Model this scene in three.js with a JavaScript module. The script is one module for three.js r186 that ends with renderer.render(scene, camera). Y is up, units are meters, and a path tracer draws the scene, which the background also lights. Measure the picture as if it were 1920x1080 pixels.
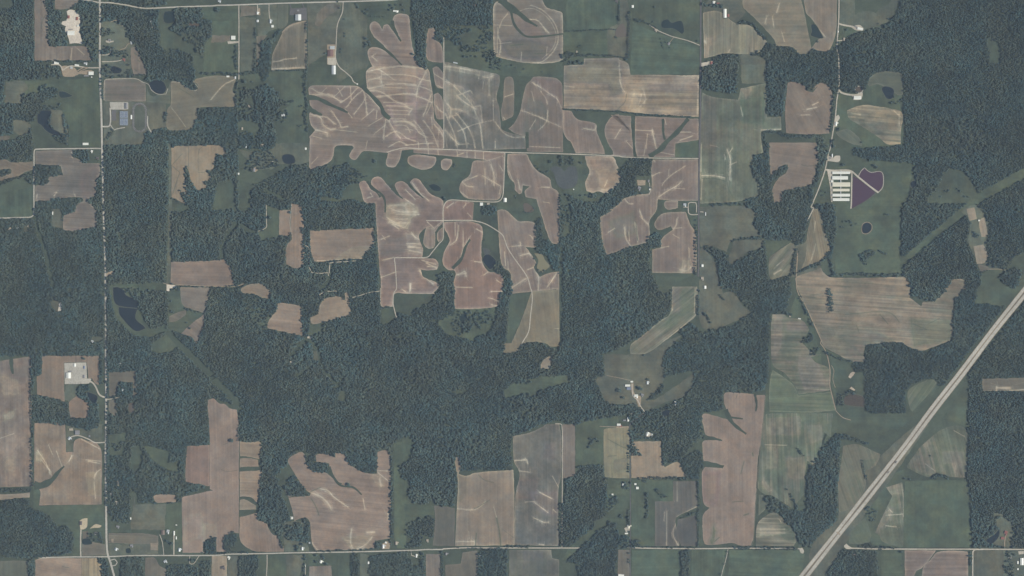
import * as THREE from 'three';
import { Sky } from 'three/addons/objects/Sky.js';
import { mergeGeometries } from 'three/addons/utils/BufferGeometryUtils.js';

// ---------------------------------------------------------------- camera, sky, sun, air, exposure
const S = 3.2;                                   // metres in one pixel of the photograph
const ALT = 20000;
const scene = new THREE.Scene();
const camera = new THREE.PerspectiveCamera(2 * Math.atan(540 * S / ALT) * 180 / Math.PI, 16 / 9, 100, 60000);
camera.up.set(0, 0, -1);                         // north is up in the picture
camera.position.set(0, ALT, 0);
camera.lookAt(0, 0, 0);
const SUN = new THREE.Vector3(0.76, 0.76, 0.10).normalize();   // a morning sun in the east
const sky = new Sky();
sky.name = 'sky'; sky.userData.kind = 'structure';
sky.scale.setScalar(45000);
Object.assign(sky.material.uniforms.sunPosition.value, { x: SUN.x, y: SUN.y, z: SUN.z });
sky.material.uniforms.turbidity.value = 3; sky.material.uniforms.rayleigh.value = 1.2;
sky.material.uniforms.mieCoefficient.value = 0.004; sky.material.uniforms.cloudCoverage && (sky.material.uniforms.cloudCoverage.value = 0);
scene.add(sky);
scene.environmentIntensity = 0.13;
const sun = new THREE.DirectionalLight(new THREE.Color(1, 0.96, 0.9), 4.6);
sun.position.copy(SUN).multiplyScalar(9000); sun.castShadow = true;
const sc = sun.shadow.camera; sc.left = sc.bottom = -3600; sc.right = sc.top = 3600; sc.near = 100; sc.far = 20000;
sun.shadow.mapSize.set(4096, 4096);
scene.add(sun);
scene.fog = new THREE.FogExp2(new THREE.Color(0.82, 0.93, 1.0), 5.0e-6);
const renderer = new THREE.WebGLRenderer({ antialias: true });
renderer.toneMapping = THREE.LinearToneMapping;
renderer.toneMappingExposure = 1.15;
renderer.shadowMap.enabled = true;

// ---------------------------------------------------------------- small tools
let seed = 20240611;
const rnd = () => { seed = (seed + 0x6D2B79F5) | 0; let t = Math.imul(seed ^ (seed >>> 15), 1 | seed); t = (t + Math.imul(t ^ (t >>> 7), 61 | t)) ^ t; return ((t ^ (t >>> 14)) >>> 0) / 4294967296; };
const rr = (a, b) => a + (b - a) * rnd();
const hash = (x, y, s) => { let h = Math.imul(x, 374761393) + Math.imul(y, 668265263) + Math.imul(s, 974634107) | 0; h = Math.imul(h ^ (h >>> 13), 1274126177); return ((h ^ (h >>> 16)) >>> 0) / 4294967296; };
function vnoise(x, y, s) {
  const xi = Math.floor(x), yi = Math.floor(y); let u = x - xi, v = y - yi; u = u * u * (3 - 2 * u); v = v * v * (3 - 2 * v);
  const a = hash(xi, yi, s), b = hash(xi + 1, yi, s), c = hash(xi, yi + 1, s), d = hash(xi + 1, yi + 1, s);
  return (a + (b - a) * u + (c - a) * v + (a - b - c + d) * u * v) * 2 - 1;
}
const COLX = [0, 380, 760, 1140, 1520], ROWY = [0, 270, 540, 800], Z = 3.8573;
// "t21 x,y x,y ..." : survey sheet column 2, row 1; plain numbers are picture pixels. Returns map pixels.
function pts(path, extend) {
  let ox = 0, oy = 0, k = 1; const out = [];
  for (const tok of path.trim().split(/\s+/)) {
    if (tok[0] === 't') { ox = COLX[+tok[1]]; oy = ROWY[+tok[2]]; k = Z; continue; }
    if (tok === 'p') { ox = oy = 0; k = 1; continue; }
    const [a, b] = tok.split(',').map(Number); let x = ox + a / k, y = oy + b / k;
    if (extend) { if (x <= 2) x = -45; if (x >= 1918) x = 1965; if (y <= 2) y = -45; if (y >= 1078) y = 1125; }
    out.push([x, y]);
  }
  return out;
}
const W = (p, y = 0) => new THREE.Vector3((p[0] - 960) * S, y, (p[1] - 540) * S);
function smooth(P, closed, sharp = 62) {                       // rounded where the line bends gently, corners kept
  const n = P.length; if (n < 3) return P.map((p) => p.slice());
  const corner = P.map((p, i) => {
    if (!closed && (i === 0 || i === n - 1)) return true;
    const a = P[(i + n - 1) % n], b = P[(i + 1) % n];
    let t = Math.atan2(b[1] - p[1], b[0] - p[0]) - Math.atan2(p[1] - a[1], p[0] - a[0]);
    t = Math.abs(Math.atan2(Math.sin(t), Math.cos(t))) * 180 / Math.PI;
    return t > sharp;
  });
  const out = [], m = closed ? n : n - 1;
  for (let i = 0; i < m; i++) {
    const p1 = P[i], p2 = P[(i + 1) % n], L = Math.hypot(p2[0] - p1[0], p2[1] - p1[1]);
    const p0 = corner[i] ? p1 : P[(i + n - 1) % n], p3 = corner[(i + 1) % n] ? p2 : P[(i + 2) % n];
    const k = (q, r) => { const l = Math.hypot(q[0] - r[0], q[1] - r[1]); return l > L * 2 ? L * 2 / l : 1; };
    const k0 = k(p0, p1), k3 = k(p3, p2);
    const m1 = [(p2[0] - p1[0] + (p1[0] - p0[0]) * k0) / 2, (p2[1] - p1[1] + (p1[1] - p0[1]) * k0) / 2];
    const m2 = [((p3[0] - p2[0]) * k3 + p2[0] - p1[0]) / 2, ((p3[1] - p2[1]) * k3 + p2[1] - p1[1]) / 2];
    const c = Math.max(1, Math.min(14, Math.round(L / 3)));
    for (let j = 0; j < c; j++) {
      const t = j / c, a = 2 * t ** 3 - 3 * t * t + 1, b = t ** 3 - 2 * t * t + t, d = -2 * t ** 3 + 3 * t * t, e = t ** 3 - t * t;
      out.push([a * p1[0] + b * m1[0] + d * p2[0] + e * m2[0], a * p1[1] + b * m1[1] + d * p2[1] + e * m2[1]]);
    }
  }
  if (!closed) out.push(P[n - 1].slice());
  return out;
}
const rough = (P, amp) => P.map(([x, y]) => [x + amp * (vnoise(x * .23, y * .23, 5) + .6 * vnoise(x * .7, y * .7, 6)), y + amp * (vnoise(x * .23, y * .23, 7) + .6 * vnoise(x * .7, y * .7, 8))]);
const area = (P) => Math.abs(P.reduce((s, p, i) => { const q = P[(i + 1) % P.length]; return s + p[0] * q[1] - q[0] * p[1]; }, 0)) / 2;

const used = new Map();
function numbered(n) { const k = used.get(n) ?? 0; used.set(n, k + 1); return k ? n + '_' + String(k).padStart(3, '0') : n; }
function tag(o, label, category, group, kind) {
  if (label) o.userData.label = label;
  if (category) o.userData.category = category;
  if (group) o.userData.group = group;
  if (kind) o.userData.kind = kind;
  return o;
}
function put(name, geo, mat, parent = scene) {
  const m = new THREE.Mesh(geo, mat); m.name = parent === scene ? numbered(name) : name; m.castShadow = m.receiveShadow = true; parent.add(m); return m;
}

// ---------------------------------------------------------------- colours: what the ground, crops and roofs are, as linear reflectances
const lin = (v) => { v /= 255; return v <= .04045 ? v / 12.92 : ((v + .055) / 1.055) ** 2.4; };
const AIR = [0.051, 0.068, 0.083], GAIN = [1.05, 1.09, 1.28];
const seen = (v) => v + 9 * (1 - (v / 255) ** 2) + Math.max(0, 115 - v) * .3;      // from a colour noted on a small print of the hazy photograph
const own = (c, exact) => c.map((v, i) => Math.min(.85, Math.max(.006, (lin((exact ? v : seen(v)) * [.99, 1.0, 1.0][i]) - AIR[i]) / GAIN[i])));
const srgb = (v) => 255 * (v <= .0031308 ? v * 12.92 : 1.055 * v ** (1 / 2.4) - .055);
const PAL = {
  pink: [121, 111, 107], brown: [119, 114, 108], tan: [136, 128, 119], paletan: [158, 146, 134], greybrown: [112, 108, 105], greygreen: [101, 104, 103], olive: [117, 118, 107],
  olivegreen: [88, 99, 92], green: [76, 92, 84], crop: [77, 96, 87], grass: [72, 88, 82], lush: [66, 83, 79], dry: [90, 98, 91], drybrown: [105, 103, 97], darkcrop: [88, 92, 94],
  streak: [190, 177, 160], gravel: [176, 168, 158], sand: [200, 189, 178], patch: [172, 158, 146], dirt: [152, 139, 126], asphalt: [96, 99, 105], concrete: [172, 167, 160], shade: [66, 80, 78],
};
const WATER = { water: [74, 84, 92], pondgreen: [76, 88, 93], lagoon: [99, 91, 103], lake: [108, 114, 117], algae: [130, 128, 113], mud: [106, 103, 101] };
const col = (name) => WATER[name] ? own(WATER[name], true) : own(Array.isArray(name) ? name : PAL[name]);
const css = (name, a = 1) => { const c = col(name).map(srgb).map(Math.round); return `rgba(${c[0]},${c[1]},${c[2]},${a})`; };

// ---------------------------------------------------------------- map of where trees stand (cells of 0.5 px = 1.6 m)
const MX = -50, MY = -50, MS = 2, MW = 2020 * MS, MH = 1180 * MS, mask = new Uint8Array(MW * MH);
function fillMask(P, v) {
  let lo = Infinity, hi = -Infinity; for (const p of P) { lo = Math.min(lo, p[1]); hi = Math.max(hi, p[1]); }
  const y0 = Math.max(0, Math.floor((lo - MY) * MS)), y1 = Math.min(MH - 1, Math.ceil((hi - MY) * MS));
  for (let y = y0; y <= y1; y++) {
    const py = (y + .5) / MS + MY, xs = [];
    for (let i = 0, n = P.length; i < n; i++) { const a = P[i], b = P[(i + 1) % n]; if ((a[1] > py) !== (b[1] > py)) xs.push(a[0] + (py - a[1]) / (b[1] - a[1]) * (b[0] - a[0])); }
    xs.sort((a, b) => a - b);
    for (let i = 0; i + 1 < xs.length; i += 2) mask.fill(v, y * MW + Math.max(0, Math.min(MW, Math.round((xs[i] - MX) * MS))), y * MW + Math.max(0, Math.min(MW, Math.round((xs[i + 1] - MX) * MS))));
  }
}
function lineMask(P, w, v) {
  for (let i = 0; i + 1 < P.length; i++) {
    const a = P[i], b = P[i + 1], L = Math.hypot(b[0] - a[0], b[1] - a[1]) || 1, nx = -(b[1] - a[1]) / L * w / 2, ny = (b[0] - a[0]) / L * w / 2;
    fillMask([[a[0] + nx, a[1] + ny], [b[0] + nx, b[1] + ny], [b[0] - nx, b[1] - ny], [a[0] - nx, a[1] - ny]], v);
  }
}
const maskAt = (x, y) => { const i = Math.floor((x - MX) * MS), j = Math.floor((y - MY) * MS); return i < 0 || j < 0 || i >= MW || j >= MH ? 0 : mask[j * MW + i]; };

// ---------------------------------------------------------------- sheets of ground
function sheet(P, y) {
  const sh = new THREE.Shape(P.map(([x, z]) => new THREE.Vector2((x - 960) * S, -(z - 540) * S)));
  const g = new THREE.ShapeGeometry(sh); g.rotateX(-Math.PI / 2); g.translate(0, y, 0);
  return g;                                                    // uv of a ShapeGeometry is in metres
}
function ribbon(P, w, y) {                                      // w: width in map pixels, a number or one per point
  const n = P.length, L = [], R = [];
  for (let i = 0; i < n; i++) {
    const a = P[Math.max(0, i - 1)], b = P[Math.min(n - 1, i + 1)], l = Math.hypot(b[0] - a[0], b[1] - a[1]) || 1, h = (typeof w === 'function' ? w(i / (n - 1)) : w) / 2;
    const nx = -(b[1] - a[1]) / l * h, ny = (b[0] - a[0]) / l * h;
    L.push([P[i][0] + nx, P[i][1] + ny]); R.push([P[i][0] - nx, P[i][1] - ny]);
  }
  const pos = [], uv = [], idx = [];
  for (let i = 0; i < n; i++) for (const q of [L[i], R[i]]) { const v = W(q, y); pos.push(v.x, v.y, v.z); uv.push(v.x, -v.z); }
  for (let i = 0; i + 1 < n; i++) idx.push(2 * i, 2 * i + 2, 2 * i + 1, 2 * i + 1, 2 * i + 2, 2 * i + 3);
  const g = new THREE.BufferGeometry();
  g.setAttribute('position', new THREE.Float32BufferAttribute(pos, 3)); g.setAttribute('uv', new THREE.Float32BufferAttribute(uv, 2)); g.setIndex(idx);
  g.computeVertexNormals();
  if (g.attributes.normal.getY(0) < 0) { g.setIndex(idx.map((_, i) => idx[i - i % 3 + [0, 2, 1][i % 3]])); g.computeVertexNormals(); }
  return g;
}
// shared grain: grey tiles that a colour multiplies
function grainTile(size, f) {
  const d = new Uint8Array(size * size * 4);
  for (let y = 0; y < size; y++) for (let x = 0; x < size; x++) { const v = Math.max(0, Math.min(255, 255 * f(x, y, size))), i = (y * size + x) * 4; d[i] = d[i + 1] = d[i + 2] = v; d[i + 3] = 255; }
  const t = new THREE.DataTexture(d, size, size); t.colorSpace = THREE.SRGBColorSpace; t.wrapS = t.wrapT = THREE.RepeatWrapping; t.magFilter = THREE.LinearFilter; t.needsUpdate = true; return t;
}
const tn = (x, y, size, cell, s) => {                           // noise that tiles
  const n = Math.round(size / cell), fx = x / cell, fy = y / cell, xi = Math.floor(fx), yi = Math.floor(fy); let u = fx - xi, v = fy - yi; u = u * u * (3 - 2 * u); v = v * v * (3 - 2 * v);
  const h = (i, j) => hash(((i % n) + n) % n, ((j % n) + n) % n, s);
  return (h(xi, yi) * (1 - u) + h(xi + 1, yi) * u) * (1 - v) * 2 + (h(xi, yi + 1) * (1 - u) + h(xi + 1, yi + 1) * u) * v * 2 - 1;
};
const grassTile = grainTile(1024, (x, y, s) => .85 + .08 * tn(x, y, s, 128, 1) + .06 * tn(x, y, s, 32, 2) + .05 * tn(x, y, s, 8, 3) + .05 * tn(x, y, s, 2, 4));
grassTile.repeat.set(1 / 1400, 1 / 1400);
const gritTile = grainTile(512, (x, y, s) => .9 + .05 * tn(x, y, s, 64, 11) + .05 * tn(x, y, s, 8, 12) + .04 * tn(x, y, s, 2, 13));
gritTile.repeat.set(1 / 400, 1 / 400);
const matCache = new Map();
function flat(name, tile = grassTile, k = 1.14, roughness = 1) {
  const key = JSON.stringify([name, tile.id, roughness]);
  if (!matCache.has(key)) matCache.set(key, new THREE.MeshStandardMaterial({ color: new THREE.Color().setRGB(...col(name).map((v) => Math.min(.9, v * k * 1.15))), map: tile, roughness }));
  return matCache.get(key);
}
const LAYER = { ground: 0, meadow: .1, field: .75, strip: 1.25, water: 1.5, yard: 1.65, track: 1.95, road: 2.15, line: 2.35 }, STEP = { meadow: .006, field: .004, strip: .003, water: .004, yard: .004, track: .004, road: .005, line: .003 }, laid = {};
const lift = (l) => LAYER[l] + (laid[l] = (laid[l] ?? 0) + 1) * (STEP[l] ?? 0);

{ // the ground itself runs on to the horizon
  const g = new THREE.PlaneGeometry(64000, 64000); g.rotateX(-Math.PI / 2);
  const u = g.attributes.uv; for (let i = 0; i < u.count; i++) u.setXY(i, u.getX(i) * 64000, u.getY(i) * 64000);
  const m = put('ground', g, flat('grass')); m.userData.kind = 'structure'; tag(m, 'green grass that covers the ground between fields and woods', 'ground');
}
// a crop field: its own soil picture with rows, tones, pale wash marks and an unworked rim
function field(label, path, o = {}) {
  const P0 = smooth(pts(path, true), true), P = rough(P0, .45);
  fillMask(P0, 0);
  const c = o.c ?? 'brown', g = sheet(P, lift('field'));
  const m = put('field', g, soil(P, c, { ...o, sheet: path.match(/t\d\d/)?.[0] }, g)); tag(m, label, 'field', null, 'structure');
  return m;
}
const pages = [];
function pageSlot(w, h) {                                       // field pictures lie side by side on shared pages
  for (const p of pages) for (const s of p.shelves) if (s.h >= h && s.h < h * 1.5 + 20 && s.x + w <= 2048) { const at = { p, x: s.x, y: s.y }; s.x += w; return at; }
  for (const p of pages) if (p.y + h <= 2048) { p.shelves.push({ x: w, y: p.y, h }); p.y += h; return { p, x: 0, y: p.y - h }; }
  const cv = document.createElement('canvas'); cv.width = cv.height = 2048;
  const t = new THREE.CanvasTexture(cv); t.colorSpace = THREE.SRGBColorSpace; t.wrapS = t.wrapT = THREE.ClampToEdgeWrapping;
  const p = { cv, y: h, shelves: [{ x: w, y: 0, h }], mat: new THREE.MeshStandardMaterial({ map: t, roughness: 1 }) }; pages.push(p);
  return { p, x: 0, y: 0 };
}
function soil(P, c, o, geo) {
  let x0 = 1e9, y0 = 1e9, x1 = -1e9, y1 = -1e9; for (const [x, y] of P) { x0 = Math.min(x0, x); x1 = Math.max(x1, x); y0 = Math.min(y0, y); y1 = Math.max(y1, y); }
  x0 -= 2; y0 -= 2; x1 += 2; y1 += 2;
  const R = 2, w = Math.ceil((x1 - x0) * R), h = Math.ceil((y1 - y0) * R), cv = document.createElement('canvas'); cv.width = w; cv.height = h;
  const g = cv.getContext('2d'), X = (p) => [(p[0] - x0) * R, (p[1] - y0) * R], base = col(c);
  g.fillStyle = css(c); g.fillRect(0, 0, w, h);
  const trace = (Q, close) => { g.beginPath(); Q.forEach((p, i) => (i ? g.lineTo(...X(p)) : g.moveTo(...X(p)))); if (close) g.closePath(); };
  g.lineJoin = g.lineCap = 'round';
  // broad tones inside the field: [colour, strength, path]
  for (const [pc, a, pp] of o.tones ?? []) {
    const Q = rough(smooth(pts(pp), true), 1.5);
    for (let k = 0; k < 5; k++) { trace(Q, true); g.fillStyle = css(pc, a / 5); g.fill(); g.lineWidth = 2 + k * 5; g.strokeStyle = css(pc, a / 8); g.stroke(); }
  }
  // the rim where machines turn
  const rim = o.rim ?? 'streak', ra = (o.rimA ?? .22) * (c === 'pink' || o.rimW ? 1 : .55);
  for (const [lw, a] of [[3, ra], [8, ra * .6], [16, ra * .35]]) { trace(P, true); g.lineWidth = lw * (o.rimW ?? 1); g.strokeStyle = css(rim, a); g.stroke(); }
  const strokes = (list, colour, w0, a0) => {
    strokes.sheet = o.sheet;
    for (const s of list.split(';')) {
      if (!s.trim()) continue; let q = s.trim(), k = 1; const mm = q.match(/^\*([\d.]+)\s+/); if (mm) { k = +mm[1]; q = q.slice(mm[0].length); }
      if (strokes.sheet && !/^t\d/.test(q)) q = strokes.sheet + ' ' + q; const sm = q.match(/t\d\d/g); if (sm) strokes.sheet = sm[sm.length - 1];
      const Q = smooth(pts(q), false);
      for (const [lw, a] of [[6, .05], [3, .12], [1.7, .35], [1, .5], [.5, .5]]) {
        trace(Q.map((p) => [p[0] + rr(-.3, .3), p[1] + rr(-.3, .3)])); g.lineWidth = Math.max(.7, lw * k * w0 * R / 2); g.strokeStyle = css(colour, a * a0); g.stroke();
      }
      if (colour !== 'streak' || k < .9) continue;
      const ra = (o.rows ?? 0) * Math.PI / 180;
      for (let j = 0; j < Q.length; j++) for (let n = 0; n < 5; n++) {                     // strands washed along the mark, others dragged along the rows
        const p = Q[j], q = Q[Math.min(Q.length - 1, j + 1)], q0 = Q[Math.max(0, j - 1)], along = n < 3 ? Math.atan2(q[1] - q0[1], q[0] - q0[0]) + rr(-.3, .3) : ra + rr(-.15, .15);
        const sx = p[0] + rr(-1.5, 1.5) * k, sy = p[1] + rr(-1.5, 1.5) * k, L = rr(1.5, n < 3 ? 5 : 4) * k * (n % 2 ? 1 : -1);
        g.beginPath(); g.moveTo(...X([sx, sy])); g.lineTo(...X([sx + Math.cos(along) * L, sy + Math.sin(along) * L])); g.lineWidth = rr(.6, 1.8); g.strokeStyle = css(colour, rr(.12, .42) * a0); g.stroke();
      }
    }
    strokes.sheet = null;
  };
  if (o.streaks) strokes(o.streaks, o.streakC ?? 'streak', o.streakW ?? 1.1, o.streakA ?? 1);
  if (o.greens) strokes(o.greens, 'grass', 1.6, .8);
  if (o.darks) strokes(o.darks, 'shade', 1, .8);
  const im = g.getImageData(0, 0, w, h), d = im.data, ang = (o.rows ?? 0) * Math.PI / 180, ca = Math.cos(ang), sa = Math.sin(ang), sd = (field.n = (field.n ?? 0) + 1), ra2 = o.rowA ?? 1, ba = o.blotch ?? 1, st = o.stripe ?? (c === 'pink' ? ['paletan', .3] : c === 'brown' || c === 'tan' ? ['paletan', .22] : null), stC = st && col(st[0]).map(srgb), stA = st && st[1];
  for (let y = 0, i = 0; y < h; y++) for (let x = 0; x < w; x++, i += 4) {
    const px = x / R, py = y / R, across = -px * sa + py * ca, along = px * ca + py * sa;
    const row = .044 * vnoise(across * .9, along * .012, sd) + .046 * vnoise(across * .28, along * .006, sd + 100) + .032 * vnoise(across * .09, along * .02, sd + 300);
    const blot = .07 * vnoise(px * .03, py * .03, sd + 200) + .055 * vnoise(px * .09, py * .09, sd + 400) + .04 * vnoise(px * .3, py * .3, sd + 500);
    if (st) { let q = .62 * vnoise(across * .34, along * .022, sd + 800) + .3 * vnoise(across * 1.1, along * .05, sd + 810) + .7 * vnoise(px * .03, py * .03, sd + 820); q = Math.max(0, Math.min(1, (q + .15) / .9)) * stA; d[i] += (stC[0] - d[i]) * q; d[i + 1] += (stC[1] - d[i + 1]) * q; d[i + 2] += (stC[2] - d[i + 2]) * q; }
    const f = 1 + row * ra2 + blot * ba + (hash(x, y, sd) - .5) * .12, warm = vnoise(px * .05, py * .05, sd + 600) * (o.warm ?? .022) * ba + vnoise(px * .2, py * .2, sd + 700) * (o.warm ?? .022);
    d[i] = Math.min(255, d[i] * f * (1 + warm)); d[i + 1] = Math.min(255, d[i + 1] * f); d[i + 2] = Math.min(255, d[i + 2] * f * (1 - warm)); d[i + 3] = 255;
  }
  const at = pageSlot(w, h); at.p.cv.getContext('2d').putImageData(im, at.x, at.y);
  const q = geo.attributes.position, u = geo.attributes.uv;
  for (let i = 0; i < q.count; i++) u.setXY(i, (at.x + (q.getX(i) / S + 960 - x0) * R) / 2048, 1 - (at.y + (q.getZ(i) / S + 540 - y0) * R) / 2048);
  return at.p.mat;
}
function meadow(label, path, c = 'green', o = {}) {
  const P0 = smooth(pts(path, true), true);
  if (!o.keepTrees) fillMask(P0, 0);
  const P = rough(P0, 1.1), g = sheet(P, lift(o.layer ?? 'meadow')), n = meadow.n = (meadow.n ?? 0) + 1;
  const m = put(o.name ?? 'meadow', g, area(P) < 250 ? flat(c) : soil(P, c, { rows: [0, 90, 4, 88][n % 4], rowA: c === 'crop' ? 1.4 : .85, blotch: 1.7, warm: .028, rim: 'dry', rimA: 0, ...o }, g)); return tag(m, label, o.cat ?? 'meadow', null, 'structure');
}
function waterway(label, path, w = 4, c = 'lush') {            // a grassed strip that crosses a field; w in map px at start, end
  const P = smooth(pts(path), false), [a, b] = Array.isArray(w) ? w : [w, w];
  const m = put('grass_waterway', ribbon(P, (t) => (a + (b - a) * t) * (1 + .15 * Math.sin(t * 17 + P[0][0])), lift('strip')), flat(c)); return tag(m, label, 'grass waterway', null, 'structure');
}
function pond(label, path, c = 'water', o = {}) {
  const P0 = smooth(pts(path), true, 100); fillMask(P0, 0);
  const k = col(c); const mat = new THREE.MeshPhysicalMaterial({ color: new THREE.Color().setRGB(...k), roughness: o.rough ?? .12, map: o.murky ? gritTile : null });
  const bank = put('pond_bank', ribbon([...P0, P0[0], P0[1]], o.bank ?? 2, lift('strip') - .2), flat(o.bankC ?? 'dry')); tag(bank, 'bare bank round the ' + label, 'bank', null, 'structure');
  const m = put('pond', sheet(P0, lift('water')), mat); return tag(m, label, 'pond', null, 'structure');
}
function yard(label, path, c = 'gravel', o = {}) {
  const P0 = smooth(pts(path), true); fillMask(P0, 0);
  const m = put(o.name ?? 'yard', sheet(rough(P0, .2), lift('yard')), flat(c, gritTile)); return tag(m, label, o.cat ?? 'yard', null, 'structure');
}
function road(name, label, path, w, c = 'gravel', o = {}) {
  const P = smooth(pts(path), false);
  if (o.clear !== 0) lineMask(P, o.clear ?? w + 1, 0);
  const m = put(name, ribbon(rough(P, o.rough ?? .12), w, lift(o.layer ?? 'road')), flat(c, gritTile)); return tag(m, label, name.replace(/_/g, ' '), null, 'structure');
}
const woods = [null];
function wood(label, path, o = {}) {
  woods.push({ label, name: o.name ?? 'woodland', ...o }); const id = woods.length - 1;
  const P = o.line ? smooth(pts(path), false) : rough(smooth(pts(path, true), true), 1.6);
  if (o.line) lineMask(rough(P, 1), o.line, id); else fillMask(P, id);
  return id;
}
const hedge = (label, path, w = 4, o = {}) => wood(label, path, { line: w, name: 'tree_line', edge: true, ...o });

// ---------------------------------------------------------------- the great woods (fields and clearings are cut out of them below)
wood('wide unbroken broadleaf wood filling the middle of the landscape below the grain fields', 'p 200,545 322,550 322,272 330,246 372,240 375,205 444,202 447,340 480,345 510,330 560,305 580,310 580,318 650,300 660,320 690,330 678,345 665,375 705,382 710,545 713,560 760,590 790,575 820,560 850,540 860,575 905,585 945,545 950,540 955,600 945,660 1000,640 1048,660 1048,360 1090,370 1130,370 1150,340 1180,300 1225,296 1222,350 1145,400 1130,470 1222,455 1222,515 1260,540 1258,580 1220,620 1180,645 1130,665 1135,705 1115,710 1140,735 1160,760 1180,775 1090,800 1040,790 960,820 960,882 860,882 850,950 800,940 765,930 755,890 770,850 775,815 737,830 735,845 700,890 620,860 560,845 540,870 520,890 548,980 560,1000 525,1010 500,980 482,975 490,880 485,828 450,828 448,760 395,745 390,830 350,835 345,890 300,930 262,930 250,912 225,900 200,880', { tone: 0 });
wood('rectangular wood block right of the straight west road and above the large dark pond', 't01 752,5 1218,0 1222,400 1212,1005 1150,1000 900,1010 810,1020 790,1080 768,1080 765,700 752,400', { tone: .2 });
wood('deep wood that covers the west edge from the farm lane down to the pump compound', 't01 -10,540 240,540 255,420 400,400 590,392 640,400 690,380 720,280 737,150 748,500 758,1080 t02 760,350 755,490 300,490 70,495 -10,500', { tone: .1 });
wood('dense wood in the top left corner left of the L-shaped brown field', 't00 -10,65 95,62 105,-10 250,-10 250,445 380,480 445,500 455,560 250,572 40,582 35,745 160,750 165,680 270,670 330,640 390,635 432,655 420,695 300,748 330,770 270,790 255,890 150,870 100,870 95,980 -10,975', { tone: -.1 });
wood('wood west of the sandy contractor yard inside the L-shaped field', 't00 325,-10 402,-10 400,72 455,100 440,180 470,220 490,330 348,335 345,85 320,70');
wood('wood strip between the sandy contractor yard and the west road', 't00 515,52 560,25 620,8 720,22 722,440 668,432 640,350 610,320 582,180 575,105');
wood('roadside wood strip along the top edge above the curving east-west road', 't00 800,-10 1215,-10 1212,40 1060,52 900,28 800,12');
wood('wood that runs diagonally past the cabin clearing east of the west road', 't00 738,30 900,45 1060,70 1150,68 1155,250 1165,330 1212,380 1215,560 1190,580 1070,590 1050,560 1065,530 1010,392 985,340 930,270 905,190 800,150 738,160', { tone: -.2 });
wood('wood north of the round field corner near the two dark roadside ponds', 't00 1255,60 1470,60 1480,150 1543,150 t10 70,145 65,250 20,310 5,400 0,560 t00 1480,400 1455,260 1290,240 1225,215 1225,190 1265,160');
wood('wood peninsula above the winding farm path and the narrow grass field', 't00 1228,352 1300,360 1400,400 1412,560 1425,640 1395,650 1300,605 1228,572');
wood('wood on the north side of the school running track field', 't00 1050,960 1200,915 1228,945 1375,942 1410,900 1425,795 1543,782 t10 240,778 245,1080 130,1060 t00 1240,1050 755,1060 755,1050 1045,1050');
wood('wood patch with a creek west of the narrow road and beside a bare corner', 't00 -10,1000 60,1020 150,985 215,960 220,890 240,1000 250,1080 t01 240,120 120,135 60,112 -10,112');
wood('dark square wood lot at the north centre beside the round irrigated field', 't20 48,35 140,0 270,-10 620,-10 635,180 275,185 275,310 230,290 210,260 215,215 195,200 165,205 150,390 165,490 120,465 100,440 70,260', { tone: -.2 });
wood('large wood that fills the northeast corner right of the cream pond farm', 'p 1695,0 1685,15 1665,45 1640,55 1600,65 1570,80 1568,95 1530,92 1505,97 1480,88 1455,85 1440,80 1432,95 1415,100 1437,110 1437,215 1468,218 1475,155 1495,155 1520,170 1545,160 1565,175 1572,180 1600,178 1625,165 1640,140 1690,135 1698,270 1600,278 1600,292 1660,310 1720,330 1700,380 1692,385 1690,480 1700,490 1690,510 1705,555 1760,560 1790,530 1808,520 1815,560 1790,590 1785,640 1735,660 1700,645 1625,648 1620,690 1600,690 1602,680 1625,775 1695,775 1702,730 1745,705 1760,720 1920,530 1920,0', { tone: 0 });
wood('wood south of the motorway at the east edge above a bare strip', 't42 1560,130 1460,205 1330,370 1205,520 1130,630 1150,665 1240,655 1543,640', { tone: .1 });
wood('tall dark wood along the east edge left of the house with a long pond', 't42 1145,670 1240,650 1240,742 1543,752 1543,1080 t43 1543,900 1460,872 1400,875 1175,872 1160,600 1145,400 1130,390 1138,0 t42 1135,1000', { tone: -.1 });
wood('wood corner at the bottom edge under the motorway and gravel turnaround', 't43 20,1060 160,920 230,888 310,892 480,902 505,1080 300,1120 0,1090');
wood('winding wood between the striped crop field and the motorway verge', 't43 300,70 400,110 425,140 330,100 230,85 212,140 212,300 192,600 188,680 90,800 0,870 t33 1480,870 1385,860 1345,740 1290,690 1260,640 1150,590 1140,500 1220,510 1300,580 1355,610 1440,600 1440,330 1543,150 t43 70,180 100,85 180,45');
wood('broad wood between the ribbon hayfield and the long north-south crop strip', 't32 780,-10 900,20 1250,-10 1330,-10 1290,180 1180,182 1165,400 1152,660 1090,748 840,752 830,800 850,870 690,905 680,960 700,1090 380,1090 388,950 540,880 570,880 555,800 612,705 612,630 640,600 410,650 300,812 270,812 405,640 395,540 430,450 540,370 530,310 600,250 650,290 700,335 760,292 830,275 900,285 960,225 1050,178 985,120 930,40', { tone: .15, density: .95 });
wood('wood on the wet ground right of the county road around two small meadows', 't31 680,740 750,740 860,800 880,870 960,830 1060,770 1130,750 1150,800 1168,990 1300,950 1330,1000 1250,1080 t32 1100,20 800,0 t31 840,1080 790,950 790,880 760,800', { tone: .2, density: .9 });
wood('mixed wood between the green crop field and the tan slope field', 't31 1060,80 1130,70 1145,-10 1170,-10 1172,240 1195,260 1190,340 1200,420 1255,350 1400,310 1480,345 1483,430 1470,500 1420,700 1360,730 1320,700 1140,690 1110,660 1060,580 1080,520 980,440 1000,380 1090,390 1090,300 1040,200 1050,100', { tone: .1 });
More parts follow.
